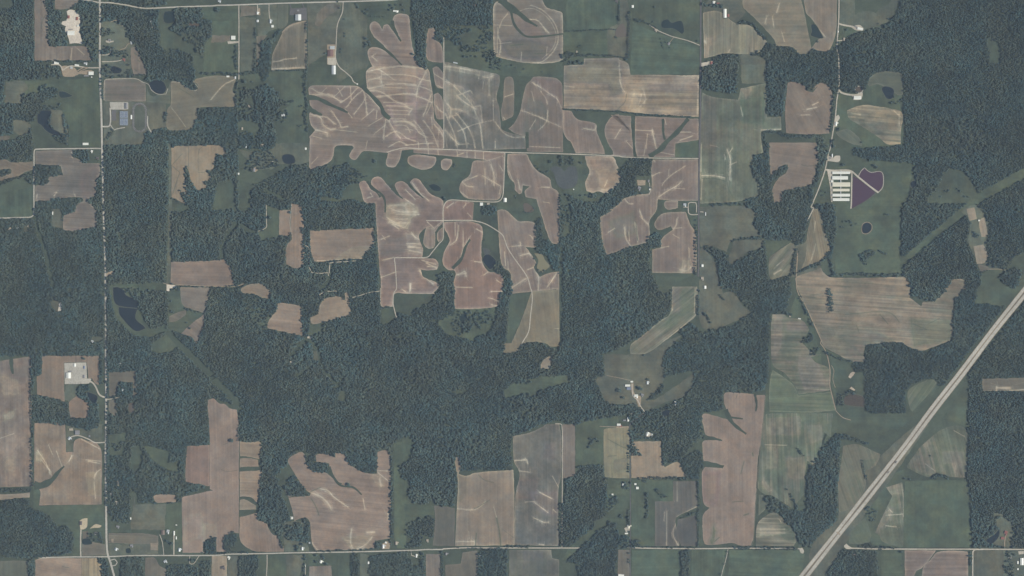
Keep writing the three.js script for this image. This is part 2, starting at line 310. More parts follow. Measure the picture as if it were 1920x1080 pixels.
wood('large wood in the bottom left corner under the small tan strip', 't03 -10,540 70,520 215,522 240,600 320,620 400,715 480,720 532,800 520,900 440,930 240,942 -10,945', { tone: -.1 });
wood('wood with open glades right of the west road near the row of houses', 't02 775,950 1000,990 1543,990 t03 1525,0 1512,130 1350,140 1342,330 1330,365 1510,430 1400,475 1330,500 1300,545 1180,552 1110,550 1090,545 1000,555 985,480 950,440 945,700 850,690 800,640 778,580 775,0', { tone: .1 });
wood('wood block in the bottom centre left of the power line clearing', 't23 1150,372 1220,352 1280,310 1235,290 1390,266 1440,290 1450,360 1492,380 1470,500 1543,505 1543,570 1480,640 1380,680 1340,760 1200,860 1120,870 1112,560 1150,540 1165,400');
wood('wood right of the power line clearing at the bottom edge', 't23 1170,975 1280,860 1420,740 1520,680 1543,690 t33 0,680 65,700 80,770 150,830 200,840 210,875 70,890 62,1090 0,1090 t23 1280,1080 1245,1000');
wood('small wood below the bottom road between two green fields', 't23 560,892 640,880 738,880 745,1080 510,1080 520,1000 520,930');
wood('wood beside the white-roofed house left of the bottom track', 't23 -10,945 40,950 60,1000 140,1010 150,1080 t13 1205,1080 1210,935 1543,900');
wood('wood lobe that reaches down from the middle wood above a dark crop field', 't13 1500,90 1543,60 t23 60,60 400,200 385,340 350,580 280,575 200,555 60,560 20,430 35,400 t13 1440,370 1420,280 1500,235');
wood('round wood patch above the bottom road near a brown lane', 't23 12,760 40,690 150,650 215,660 212,800 130,790 110,860 40,880 0,875 60,810 15,790 t13 1475,790 1480,700 1543,680');
wood('wood between the slope hayfields left of the long north-south crop strip', 't33 380,-10 695,-10 655,90 540,225 515,250 440,255 435,100 432,250 400,285 390,150 380,100');
wood('wood wedge beside the tan field with a ragged east end', 't33 520,255 645,165 692,195 680,380 570,372 540,300');

// ---------------------------------------------------------------- grassland
const D = meadow;
D('wide green pasture west of the road with a bent dark pond', 't00 40,582 400,580 720,560 722,700 730,1060 500,1062 490,900 460,820 440,750 300,748 420,695 432,655 390,635 330,640 270,670 165,680 160,750 35,745', 'green');
D('grey-green worn corner of the west pasture beside the wood', 't00 45,592 165,588 205,640 168,680 160,748 35,745', 'dry', { keepTrees: true });
D('mown grass round the school track and tennis courts', 't00 750,740 1060,735 1200,745 1205,920 1050,960 1045,1050 755,1050', 'dry');
D('grass strip between two pale paths beside the round pond', 't00 1060,610 1050,600 1085,690 1130,690 1210,640 1232,590 1232,750 1060,735', 'olivegreen');
D('worn glade left of the bent pond', 't00 100,872 180,872 220,900 212,960 150,982 100,945', 'dry');
D('dry tan clearing at the left edge below the pasture', 't00 -10,975 80,985 60,1010 -10,1042', 'drybrown');
D('grassy bank inside the bend of the bent pond', 't00 370,790 450,800 490,960 490,1030 430,960 380,930 352,900 350,850', 'dry');
D('house lawns between the west road and the diagonal wood', 't00 735,165 800,155 900,190 930,280 985,340 945,345 940,545 735,560', 'olivegreen');
D('narrow green field right of the diagonal wood', 't00 1158,70 1190,90 1260,170 1225,215 1290,240 1450,262 1480,405 1400,400 1300,355 1228,350 1222,570 1214,380 1168,330', 'grass');
D('light green field edge under the curving road', 't00 1480,55 1543,48 1543,150 1482,150', 'green');
D('green hayfield west of the farm lane with a white barn', 't10 70,148 60,48 255,40 254,525 5,560 10,400 25,310 66,250', 'green');
D('smooth green hayfield at the top left of the farm lane', 't10 0,48 255,40 252,150 60,150 0,90', 'green');
D('brownish mown strip beside the white barn', 't10 68,256 200,256 205,302 62,306', 'drybrown', { keepTrees: true });
D('dark green strip field right of the farm lane', 't10 270,118 385,130 385,520 275,522', 'olivegreen');
D('brown fenced paddocks below the top road', 't10 275,40 390,45 392,105 275,118', 'drybrown');
D('house plots along the two short lanes under the top road', 't10 395,40 535,35 540,205 470,235 440,290 400,250', 'olivegreen');
D('green pasture below the striped olive crop field', 't10 480,525 755,512 760,1080 520,1080 530,880 570,800 640,760 570,740 548,690 545,640 490,610 440,590 270,600 268,545', 'grass');
D('long open grassland left of the gravel drive to the red-roofed barn', 't10 757,15 1010,18 972,200 957,320 897,328 887,392 760,482', 'dry');
D('olive grass right of the gravel drive', 't10 1018,18 1085,25 1190,130 1190,482 972,612 962,430 970,220', 'olivegreen');
D('darker green grass that surrounds the lower end of the barn', 't10 760,484 887,396 905,466 930,468 935,540 965,540 970,610 1100,525 1180,490 1150,620 770,618', 'grass');
D('brown muddy patch in the grassland above the red-roofed barn', 't10 870,52 940,22 1000,48 945,90 890,130 845,200 812,180 820,122', 'drybrown', { keepTrees: true });
D('grass with houses in the top corner right of the driveway', 't10 1085,15 1380,0 1470,90 1390,110 1375,150 1340,175 1300,200 1250,150 1215,165 1190,130', 'grass');
D('green meadow that rings the lobed grain field', 't10 1190,130 1215,165 1210,210 1300,330 1215,345 1190,380', 'grass');
D('rough grass with scattered dark bushes below the square wood lot', 't20 280,186 640,182 640,405 880,455 1140,430 1140,560 930,553 680,540 420,480 280,450', 'grass');
D('green gap between the grain field lobes and the narrow brown field', 't20 20,120 70,260 100,440 165,490 200,470 275,460 275,540 200,490 210,580 235,690 275,780 275,945 205,860 170,510 60,390', 'lush');
D('grass above the round irrigated field', 't20 635,-10 780,-10 700,30', 'grass');
D('bright green hay meadow at the top edge with fine rows', 't20 1160,68 1195,-10 1543,-10 1543,212 1160,228 1152,130', 'crop');
D('olive pasture under the bright hay meadow', 't20 1145,236 1537,216 1543,405 1180,385 1145,392', 'green');
D('green pasture with a dark marsh right of the tree row', 't30 160,60 170,-10 668,-10 668,322 400,260 230,160 165,150', 'grass');
D('banded green meadow below the driveway to the small house', 't30 180,160 340,232 665,337 660,537 160,542', 'crop');
D('rough ground strip left of the tree row with a muddy hollow', 't30 85,-10 150,60 150,420 85,430 0,410 0,220 75,150', 'dry');
D('light grass by the silver barn at the top of the county road', 't30 690,60 850,-10 970,-10 975,40 1000,90 930,165 800,80 690,90', 'dry');
D('sloping grass field between the northeast wood and the gravel drive', 't40 215,-10 325,-10 318,105 400,78 470,95 500,60 560,30 690,-10 600,110 500,182 380,215 280,255 215,215', 'olivegreen');
D('lawn left of the cream pond farm below the bend of the road', 't40 215,180 380,205 270,262 230,320 200,330', 'green');
D('grassland round the cream farm and the star-shaped pond', 't40 205,690 230,660 330,675 385,680 420,590 445,545 530,515 660,525 670,690 640,720 680,1050 400,1070 155,1075 170,960 195,700', 'green');
D('lush glade inside the northeast wood', 't40 1280,300 1340,300 1365,330 1370,460 1290,460 1300,380', 'lush');
D('small green glade opening in the northeast wood', 't40 1270,290 1330,300 1290,380', 'lush');
D('green verge below the small square wood beside the county road', 't30 955,400 1040,388 1130,430 1140,470 955,470', 'dry');
D('pale green strip field right of the small square wood', 't30 960,470 1142,466 1142,600 965,605', 'olivegreen');
D('wide pasture of the six long barns with a round dark pond', 't41 110,190 330,150 430,120 690,135 760,150 730,240 690,420 660,440 655,640 640,810 690,940 180,958 180,440 20,430 40,330', 'green');
D('light green marsh meadow with scattered bushes between two wood arms', 't41 855,430 1100,432 1200,425 1215,350 1160,265 1115,200 1010,180 950,235 900,340 840,390', 'grass');
D('green strip cut straight through the wood for a power line', 't41 1560,85 1220,352 1090,462 880,640 660,832 640,880 665,905 705,862 900,705 1112,535 1135,470 1230,425 1560,152', 'green');
D('plots of a clearing in the east wood with bare squares', 't41 1085,490 1150,448 1222,452 1280,560 1285,660 1265,780 1285,880 1410,905 1300,905 1225,930 1190,830 1140,700 1155,560', 'olivegreen');
D('green verge left of the motorway at the east edge', 't41 1240,940 1330,900 1420,900 1500,800 1543,760 1543,1010 1440,1080 1230,1080 1230,990', 'grass');
D('grass beside the motorway below the east wood', 't42 1210,-10 1540,-10 1390,130 1290,200 1190,125', 'grass');
D('olive meadow right of the county road beside a small farm lot', 't31 664,452 990,450 1078,500 1050,570 1112,668 905,690 860,780 750,740 668,742', 'dry');
D('narrow olive meadow between two tree rows', 't31 910,702 1120,682 1125,750 1050,765 950,830 900,872 870,835', 'dry');
D('small olive paddock left of the wet wood', 't31 665,762 690,748 780,860 800,940 760,1000 665,1000', 'dry');
D('olive meadow with a house above the wet wood', 't31 665,950 800,960 830,1080 t32 900,30 980,130 1035,182 940,232 800,292 740,300 690,292 655,200 655,0', 'dry');
D('open grass between tan field ends right of the mixed wood', 't31 1140,690 1320,710 1180,810 1165,990 1145,800', 'green');
D('grass lane around the narrow tan slope field', 't31 1360,740 1430,700 1485,470 1543,460 1543,900 1355,960 1310,960 1340,830', 'dry');
D('open pasture around the farm buildings below the ribbon hayfield', 't32 -10,482 160,480 165,470 280,472 430,382 540,340 430,445 395,540 410,605 385,700 275,812 350,800 632,605 610,700 560,780 400,830 262,890 150,842 20,842 -10,830 t22 1400,720 1372,660 1440,630 1437,490', 'dry');
D('green field edge between crop stripes and the tan lobed field', 't32 1140,770 1180,560 1180,190 1300,180 1380,0 1430,130 1520,420 1543,470 1543,1080 1100,1080', 'green');
D('green slope between the ribbon hayfield and the wood', 't31 330,935 640,938 480,1010 450,1080 380,1060', 'grass');
D('rough meadow with small bushes under the double brown field', 't22 235,250 290,190 355,155 480,152 600,145 665,132 650,265 600,320 540,350 480,378 380,350 300,330', 'green');
D('clover meadow left of the farm track end', 't12 1290,145 1375,130 1420,40 t22 220,42 180,110 0,132 t12 1420,165 1390,230 1300,270', 'grass');
D('grass wedge left of the tan field with a track', 't22 758,45 902,35 895,80 768,402 735,400 750,150', 'grass');
D('long clearing of grass in the middle wood', 't22 720,740 800,680 830,630 1000,640 1180,630 1190,680 1100,705 940,750 722,800', 'green');
D('small wet glade in the middle wood', 't22 330,745 440,740 435,765 340,762', 'grass');
D('grassland with ponds between the grain field parts', 't11 955,20 1092,12 1062,105 1110,108 1180,52 1340,68 1330,165 1385,168 1432,55 1543,30 t21 400,100 490,135 395,300 440,405 285,405 180,370 100,255 40,260 t11 1460,275 1400,275 1340,300 1230,240 1190,285 1100,270 1045,300 1090,200 1060,130 910,185 950,115', 'lush');
D('grass round the grey lake above the dense wood', 't21 880,75 1298,85 1335,190 1305,340 1440,358 1415,420 1270,412 1180,362 1120,370 1060,310 1040,240 945,180', 'grass');
D('grass basin with a dried pond left of the strip crop field', 't21 718,200 790,335 842,362 865,390 952,400 988,520 940,562 830,552 740,482 660,470 705,400', 'grass');
D('bright grass wedge below the farm buildings of the grain farm', 't21 500,425 662,425 668,620 690,860 645,870 580,790 553,640 545,575 490,552', 'lush');
D('grass hollow that separates the grain field lobes', 't21 130,690 280,600 310,720 275,800 270,870 310,915 345,920 350,935 235,930 140,920 125,830 160,825 215,745', 'lush');
D('green grass around the algae pond', 't21 870,740 940,745 1035,800 1060,925 975,950 945,880 935,800', 'lush');
D('grass glade with small trees at the edge of the dense wood', 't21 1125,370 1180,375 1200,520 1190,640 1135,680', 'grass');
D('dark green grass on the right of the lobed field below the track', 't31 360,395 400,378 420,405 410,440 430,475 495,480 350,540 330,600 350,640 475,600 400,670 385,740 320,750 300,690 300,580', 'lush');
D('lawn of the loop-drive house by the county road', 't31 503,410 655,410 655,660 600,580 575,490 500,482', 'grass');
D('green field corner at the end of the white track', 't31 487,-20 655,-40 655,100 485,95', 'green');
D('house clearing in the wood left of the brown slope field', 't31 205,235 320,225 305,360 270,360 205,340', 'grass');
D('green field with fine mowing lines at the left edge', 't01 -10,380 242,310 243,505 225,525 -10,530', 'crop');
D('grass clearing with a short drive in the west wood', 't01 380,465 440,465 450,515 455,612 375,600', 'dry');
D('grass ride between the two wood blocks', 't01 1218,0 1240,0 1240,390 1300,440 1250,490 1235,850 1235,1010 1205,1010 1215,600 1222,300', 'olivegreen');
D('brushy green corner below the tan field with dark field lines', 't01 1245,395 1340,440 1395,465 1300,490 1245,480', 'grass');
D('green meadow left of the hedged lane', 't11 110,280 235,258 240,470 70,480 90,380', 'grass');
D('green meadow right of the hedged lane', 't11 260,262 330,285 390,300 345,380 350,470 320,490 265,480', 'grass');
D('lawn and old farm around the small round pond', 't11 260,40 380,60 480,45 520,0 770,-10 768,130 700,150 560,145 500,180 400,180 350,150', 'olivegreen');
D('glade with rough grass at the west end of the lobed fields', 't11 1045,300 1130,280 1150,350 1170,420 1060,400 1000,420 850,410 860,370 1000,400', 'grass');
D('grass strip with a gravel drive left of the split brown field', 't11 465,440 560,470 555,650 600,660 430,695 395,640 460,600', 'green');
D('brushy old field below the small oval field', 't12 280,60 400,60 500,80 530,130 470,260 420,270 330,180', 'grass', { keepTrees: true });
D('clearing below the heart-shaped tan field', 't12 780,262 880,240 880,300 790,345 760,350', 'grass');
D('glade at the woodland crossroads', 't12 800,460 850,450 860,520 800,530', 'dry');
D('square clearing with a pale shed ring in the middle wood', 't12 985,745 1040,745 1040,820 985,820', 'grass');
D('clearing with a bare patch in the west wood', 't02 355,100 400,85 440,112 442,170 400,160', 'dry');
D('mown strip beside the road in the west wood', 't02 665,352 748,348 748,388 655,392', 'olivegreen');
D('grass dam and shore of the large dark pond', 't02 790,-5 t01 810,1020 900,1010 1130,1008 1110,1060 t02 960,70 1010,100 1000,150 1040,185 1080,270 1120,292 1200,262 1215,312 1110,345 980,342 870,240 830,180', 'green');
D('grass glade where the power line clearing leaves the pond', 't02 1095,400 1210,335 1275,400 1260,455 1160,472 1100,450', 'grass');
D('grassy garden ground between the brown field pieces', 't02 1205,20 1305,20 1340,160 1480,185 1470,270 1380,352 1305,325 1220,300 1210,100', 'grass');
D('olive corner between the gravel compound and the dark pond', 't02 475,700 562,700 555,785 495,825 465,790', 'olivegreen');
D('green pasture strip at the top of the large left field', 't02 -10,500 80,495 80,515 -10,560', 'grass');
D('lawn of the farm with the grey barn by the west road', 't03 478,-5 740,-20 740,112 680,112 575,62 530,95 532,180 476,182', 'olivegreen');
D('green field that wraps round the building plot at the bottom left', 't03 240,430 290,470 282,570 740,563 768,800 775,930 590,935 525,935 535,790 480,715 400,712 330,620 245,590', 'green');
D('glade with an old orchard right of the west road', 't03 790,60 920,42 905,120 900,205 795,212', 'grass');
D('lush glade below the wood edge right of the road houses', 't03 945,140 1012,130 1030,205 1018,300 990,320 945,310', 'lush');
D('long curved glade under the middle wood', 't03 1040,140 1190,165 1240,200 1222,260 1300,245 1302,330 1200,305 1100,232', 'green');
D('olive field behind the row of roadside houses', 't03 950,560 1200,560 1200,745 950,745 945,700 975,480', 'dry');
D('square green field beside the long tan field', 't03 1205,555 1316,552 1316,920 1260,920 1195,760', 'green');
D('brown-green paddock above the bottom road', 't03 785,770 1145,782 1145,922 1010,922 910,850 785,842', 'dry');
D('house lawns along the bottom road near the west road', 't03 780,845 1010,860 1010,925 790,930', 'olivegreen');
D('roadside gardens between the houses and the trees', 't03 780,600 850,620 850,770 950,740 950,770 780,765', 'green', { keepTrees: true });
D('green field under the farm track at the bottom', 't13 470,930 602,925 602,1080 465,1080', 'green');
D('narrow green field left of the short pale lane', 't13 390,930 462,928 455,1080 375,1080', 'green');
D('olive garden field below the bottom road', 't13 608,925 722,930 725,1000 640,1080 604,1080', 'dry');
D('green house lot with round trees below the bottom road', 't13 760,920 932,920 932,1005 765,1010', 'green');
D('tall green strip field at the bottom edge', 't13 970,915 1072,915 1072,1080 970,1080', 'grass');
D('green strip right of the tree belt at the bottom edge', 't13 1140,915 1202,930 1210,1080 1135,1080', 'olivegreen');
D('green lawn with a pond loop left of the wood at the bottom', 't13 185,935 262,935 258,1080 180,1080', 'dry');
D('grass lot with a house behind the wood at the bottom', 't13 590,690 655,680 730,690 730,830 760,850 770,900 595,905 585,800', 'olivegreen');
D('long green meadow right of the big tan field', 't13 1385,122 1535,80 1500,235 1422,280 1442,370 1502,390 1482,530 1543,558 1543,680 1480,700 1470,880 1412,882 1385,800', 'green');
D('green meadow left of the wood lobe above the bottom road', 't23 -5,558 62,560 202,560 207,640 100,650 0,700', 'green');
D('green meadow above the wood at the power line', 't22 1230,985 1330,960 1543,925 1543,1010 1432,1022 1435,1080 t23 1435,270 1340,280 1230,288', 'green');
D('green strip beside the wood under the narrow lane', 't23 1142,372 1165,400 1150,540 1140,545', 'grass');
D('cleared green strip for a power line crossing the bottom road', 't23 1130,960 1170,960 1420,735 1543,660 1543,560 1480,640 1200,862', 'green');
D('green pasture with single trees left of the bottom lane', 't33 -5,382 155,388 155,860 60,760 -5,680', 'green');
D('green pasture with a hedge stub right of the bottom lane', 't33 168,382 470,390 470,540 335,545 338,862 250,868 168,840', 'green');
D('square green field at the bottom edge right of the lane', 't33 172,890 525,892 528,1080 170,1080', 'crop');
D('green field at the bottom edge right of the tree belt', 't33 592,892 862,890 820,1080 592,1080', 'crop');
D('green field at the bottom edge by the pale broken path', 't33 880,892 1372,892 1420,925 1380,1080 t33 850,1080', 'crop');
D('grass margin along the long tan field', 't33 650,-10 690,100 680,400 690,860 655,860 655,390 692,200', 'grass');
D('green hollow between the striped crop and the winding wood', 't33 1120,0 1543,-10 1543,160 1440,330 1440,600 1355,605 1220,505 1140,490 1090,500 1085,440', 'grass');
D('wide smooth green pasture with straight edges near the motorway', 't43 678,395 1000,385 1130,395 1152,580 1166,872 668,872', 'green');
D('grass triangle by the gravel turnaround', 't43 230,880 420,560 510,390 670,310 670,872 480,872 330,880', 'grass');
D('verge of the motorway between crop and carriageway', 't43 0,1080 0,880 190,680 210,600 420,300 760,-10 850,-10 620,320 420,600 230,880', 'dry', { keepTrees: false });
D('narrow green field left of the pink striped field at the bottom', 't43 505,892 655,900 672,1080 515,1080', 'green');
D('olive field at the bottom right beside the farmyard', 't43 1180,895 1395,895 1395,1080 1178,1080', 'dry');
D('farmyard ground in the bottom right corner', 't43 1395,895 1543,892 1543,1080 1395,1080', 'olivegreen');
D('lawn with a long pond in front of the red-roofed house', 't43 1320,625 1390,630 1400,650 1465,690 1452,872 1395,872 1300,845 1275,815 1360,740', 'olivegreen');
D('grass basin round the brown pond by the sand patches', 't42 110,450 310,535 305,590 390,612 392,760 400,890 470,910 700,905 720,930 660,1010 t43 560,30 420,130 300,70 180,45 70,180 0,280 t33 1543,150 t32 1543,900 t42 180,880 150,700 150,560', 'grass');
D('green field edge under the notch wood', 't42 1000,640 900,640 940,720 700,960 690,900 680,740 870,640', 'grass');
D('grass triangle right of the motorway above the tan-marked field', 't42 1135,650 1145,670 1135,1000 950,950 1080,760', 'grass');

// ---------------------------------------------------------------- crop fields
const F = field, WW = waterway;
F('brown L-shaped field around the sandy contractor yard', 't00 250,-10 320,-10 328,40 345,72 348,335 600,335 632,345 650,395 668,435 250,440', { c: 'brown', rows: 90, rimA: .12, streaks: 't00 *1.6 430,345 418,430;*2 520,350 512,435;560,350 610,395' , darks: 't00 345,90 305,150 300,210' });
F('brown field corner at the top edge beside the contractor yard', 't00 405,-10 605,-10 560,15 515,55 470,66 402,68 398,20', { c: 'brown', rows: 0, rimA: .1 });
F('thin brown field sliver between the orchard lots and the diagonal wood', 't00 945,345 985,338 1010,395 1068,530 1050,545 968,545 950,470', { c: 'brown', rows: 90, rimA: .1, greens: '*2 975,385 985,395;*2 1000,438 1012,445;*2 975,500 985,512' });
F('grey-green field above the school with a pale path round its edge', 't00 755,585 770,574 980,570 1028,592 1052,612 1055,733 755,733', { stripe: ['olivegreen', .5], c: 'greybrown', rows: 0, rimA: .35 });
F('olive field with a footpath west of the farm lane', 't00 1235,594 1300,596 1340,625 1400,652 1430,645 1432,615 1405,592 1415,572 1543,548 t10 225,556 238,580 215,650 240,700 242,770 0,775 t00 1430,790 1420,870 1370,938 1230,940 1205,920 1210,790 1235,760', { stripe: ['drybrown', .4], c: [112, 110, 100], rows: -8, streaks: '*.8 1240,780 1280,830 1345,920;t10 60,720 110,660 160,610 230,575', greens: 't00 1300,640 1400,700' });
F('brown sliver field below the paddocks on the farm lane', 't10 388,262 470,256 442,292 425,345 400,450 390,510', { c: 'drybrown', rows: 90, rimA: .1 });
F('small striped crop plot left of the grey-roofed hall', 't10 540,35 617,33 617,160 578,205 542,200', { c: 'olivegreen', rows: 90, rim: 'tan' });
F('dark striped crop field with a tan rim below the grey-roofed hall', 't10 620,190 720,155 752,160 752,495 498,510 505,400 548,300 590,215', { stripe: ['tan', .4], c: [98, 100, 94], rows: 90, rimA: .5, streaks: '*2.2 590,215 640,180 720,155;510,445 560,440 600,428 680,420;*2 500,498 640,492 750,485' });
const lobed = F('great pinkish-brown grain field with finger lobes and many pale wash lines', 't10 1375,152 1392,110 1440,98 1490,118 1500,200 1515,330 1543,425 t20 60,395 100,450 168,505 180,570 195,660 205,780 212,865 272,945 277,1070 t21 270,48 60,40 30,40 t11 1440,45 1425,115 1390,165 1345,165 1325,140 1342,66 1180,50 1150,60 1110,110 1075,108 1060,80 1092,30 1080,12 980,10 955,25 945,85 925,122 880,150 800,186 772,170 775,-40 t10 772,990 815,940 785,905 770,850 775,815 790,790 775,745 772,690 765,640 790,618 1120,622 1150,640 1190,640 1180,530 1195,500 1230,480 1200,420 1192,370 1215,345 1268,345 1330,375 1310,330 1245,275 1210,212 1215,168 1245,155 1280,180 1298,218 1312,182 1340,176 1380,230 1430,300 1405,225',
  { c: 'pink', rows: 4, rimA: .34, rimW: 1.3, streaks: 't10 *2.5 1190,525 1260,500 1340,545 1380,575;*1.5 1180,520 1320,490 1450,478 1543,490;*1.6 1200,580 1280,560 1300,620;1290,510 1295,600;1300,540 1450,540 1543,555;*3 1200,640 1310,620;1290,632 1440,635;1320,610 1460,605 1543,615;*2 1170,640 1200,690 1240,735 1300,800 1345,860;*1.8 1200,655 1290,665 1390,730 1470,760;*1.5 1260,700 1440,680 1543,685;1310,740 1440,745;*2 1330,765 1480,770;1340,795 1480,800;1350,825 1500,830;1360,855 1470,860;*2.5 1345,870 1390,950 1430,1000;*2.5 1380,880 1480,880 1543,915;1390,905 1470,910 1500,955;*1.6 1325,870 1310,960 1310,1010;1250,960 1320,905;1320,990 1400,950 1480,1000 1540,1020;*1.4 1165,660 1180,740 1190,830;1095,825 1160,740 1180,700;*1.2 1150,865 1240,790;1255,860 1260,800;1200,910 1300,850;1160,650 1100,700 1040,775;1070,630 1075,720;1125,630 1060,700 995,745;1030,625 950,700;980,640 1010,695;*2.2 780,690 860,685 940,700 1000,735;*1.5 790,640 850,672 940,690;860,670 895,635;*1.5 930,800 985,880 1000,920 1050,915;*2 790,830 850,850 870,900 920,935 960,930;*1.5 840,840 900,850 960,900;*3 820,940 900,960 900,985;800,985 860,1000;900,930 1110,955;*1.4 1240,395 1225,410 1260,440;*1.2 1030,790 1080,850;1180,1075 1190,1020;1350,1060 1420,1025 1480,1050;t20 *1.6 0,545 60,550 110,570 175,585;0,615 80,620 150,640 190,660;0,485 90,490 160,500;*2.4 155,500 130,560 95,620 80,700;*1.4 90,700 140,715 190,740;185,690 145,800 130,840;195,735 155,820;*1.3 60,870 130,960 160,1050;*1.3 130,870 200,970 235,1060;*2 0,880 60,910 100,960 150,990;190,850 195,930;*1.6 210,900 260,960 290,1030;245,930 240,980;0,1050 120,1040 200,1035;*1.5 0,770 50,790 20,830;0,935 50,940;t11 790,140 830,98;t21 *1.2 0,14 200,15;95,-10 98,60;165,-10 168,60;235,-20 238,60',
    tones: [['streak', .28, 't10 1200,480 1543,500 1543,640 1200,650'], ['streak', .22, 't10 1350,760 1543,740 1543,1000 1400,1000'], ['greybrown', .5, 't10 820,980 1200,900 1300,1000 1200,1060 800,1075'], ['streak', .2, 't20 0,480 150,500 190,760 0,820']] });
WW('dark grass waterway that curls into the lobed grain field', 't10 1150,615 1180,650 1240,710 1290,770 1310,820 1355,858', [7, 8]);
WW('grass waterway between the northern lobes of the grain field', 't10 1370,150 1395,230 1435,300', [6, 3]);
WW('grass waterway under the long northern lobe', 't10 1240,285 1300,340 1370,400 1440,470', [8, 2]);
WW('wedge of grass that splits the western lobes', 't10 765,705 830,712 930,760 1000,790 1050,815', [9, 4]);
WW('short grass wedge at the west side of the grain field', 't10 765,785 800,805 865,833', [12, 3]);
F('narrow pinkish field left of the white straight track', 't20 168,208 200,200 213,215 212,280 250,312 270,362 273,452 200,448 162,430 150,392 155,262', { c: 'pink', rows: 85, rimA: .25 });
F('upper small oval field left of the white straight track', 't20 198,492 228,482 260,510 275,545 275,640 232,632 212,585', { c: 'pink', rows: 80, streaks: '*1.6 210,535 275,575;*1.4 235,620 270,635' });
F('lower small oval field left of the white straight track', 't20 205,682 235,670 262,700 275,760 275,862 235,862 215,825', { c: 'pink', rows: 80, streaks: '*1.6 225,765 245,795 275,815' });
F('round irrigated field with ring-shaped wheel tracks', 't20 635,60 650,22 670,12 705,30 735,10 785,-10 925,-10 1010,40 1092,75 1136,98 1140,430 1090,450 980,460 880,455 780,440 640,405', { stripe: ['brown', .5], c: [116, 112, 106], rows: 0, rimA: .5, rimW: 1.3, streaks: 't20 *.7 800,70 900,40 1000,80 1080,170 1105,260 1085,350 1000,440 920,455;*.7 790,95 900,60 990,95 1060,170 1090,260 1065,350 990,425;680,400 690,320 670,240 700,150 740,100;665,380 665,200;*.6 645,320 770,305;645,180 770,185;*2 1000,195 1040,240;840,380 835,450;900,140 960,150 1020,230;1025,340 1020,400', greens: '760,330 850,320;940,390 1050,380', tones: [['darkcrop', .35, 't20 700,300 900,290 1050,330 1000,420 760,410'], ['pink', .5, 't20 790,125 860,130 960,200 1000,260 880,260 810,200']] });
WW('broad grass tongue inside the round irrigated field', 't20 690,-5 745,45 820,95 880,145 955,190', [16, 3]);
WW('thin grass ring line inside the round irrigated field', 't20 765,85 785,170 830,230 885,265 1000,262 1140,245', [5, 2.5]);
F('large grey-green crop field right of the white track with curved pale lines', 't20 283,450 330,456 420,482 640,530 680,542 682,600 660,700 680,790 690,900 700,938 780,968 865,985 872,1040 872,1075 t21 400,45 t20 283,1070', { stripe: ['brown', .5], c: 'greygreen', rows: 90, rimA: .3, blotch: 1.4, streaks: 't20 *1.6 285,680 370,690 470,655 485,675;*1.4 290,590 340,610 400,670 470,740 500,800 540,900 560,1070;*2.6 375,695 430,740 510,790;*1.2 480,775 545,765 555,880;*2.2 300,750 330,790 320,850;*2.4 330,790 380,790 410,800;*1.2 290,820 350,960 375,1065;*1.2 330,830 420,950 445,1070;*1.3 370,820 470,950 505,1070;300,850 380,830;*3 560,555 600,560 640,545;*1.8 605,570 605,690;565,590 560,640;535,520 530,570;*2 630,730 665,720 660,680;*1.2 635,760 640,880;*1.2 650,880 700,950 770,990 865,990;380,950 500,900 630,870;*2.4 290,940 340,1000 380,1040;300,1060 292,980;*1.6 380,1045 460,1040;650,1070 650,1020;*2 285,480 380,490 500,515', tones: [['streak', .35, 't20 285,600 420,640 520,780 560,900 400,800 320,860 290,760'], ['streak', .3, 't20 285,460 640,535 640,570 285,500'], ['tan', .4, 't20 570,560 670,560 660,780 600,760']] });
F('brown lobe between two grass waterways right of the grey-green field', 't20 718,572 745,555 775,565 786,620 782,830 742,860 702,876 692,800 706,720', { c: [116, 109, 102], rows: 88, streaks: '*1.2 710,850 720,865;720,700 780,680' });
F('brown-green field with a pale diagonal line under the north grassland', 't20 912,575 930,555 1062,560 1110,580 1136,620 1140,1076 t21 1140,60 880,55 t20 880,1072 870,985 800,968 745,932 795,880 830,802 850,705 872,622', { stripe: ['pink', .5], c: [112, 106, 102], rows: 88, rimA: .32, streaks: '*2 918,597 990,640 1060,690 1100,720 1130,785;*1.6 840,798 940,835 1040,880 1130,920;1030,800 1020,880 960,945;940,870 900,935;980,660 1020,720 1025,750;915,660 930,730;*1.6 900,1060 1120,1068', tones: [['pink', .4, 't20 920,560 1130,600 1135,760 1000,640'], ['greygreen', .5, 't20 900,700 1000,760 1030,900 860,960']] });
WW('grass waterway notch above the white cross track', 't20 880,955 882,1070', [5, 6]);
F('banded tan field with a green upper left part beside the county road', 't20 1148,476 1290,466 1292,424 1543,418 t30 85,432 145,460 162,542 400,542 550,546 658,542 656,846 400,832 0,798 t20 1145,786', { stripe: ['greybrown', .6], c: [143, 132, 120], rows: 1.5, rowA: 1.8, rimA: .4, blotch: 1.5, tones: [['greygreen', .85, 't20 1150,478 1290,470 1300,425 1543,420 t30 82,436 100,560 100,680 t20 1480,690 1470,610 1150,600'], ['greybrown', .45, 't30 270,690 650,680 640,760 260,760'], ['greybrown', .4, 't30 300,610 660,600 660,640 300,650'], ['paletan', .6, 't30 460,560 660,550 650,600 470,590'], ['paletan', .5, 't30 190,620 290,640 260,790 160,780']], streaks: 't20 *2 1150,570 1260,560;*2 1150,620 1220,630;t30 *3 200,620 240,680 220,760;*1.6 80,440 90,600 120,665;600,560 655,580;*2 655,560 645,830;*1.4 250,640 270,720 230,770', greens: 't30 135,680 120,740 70,790' });
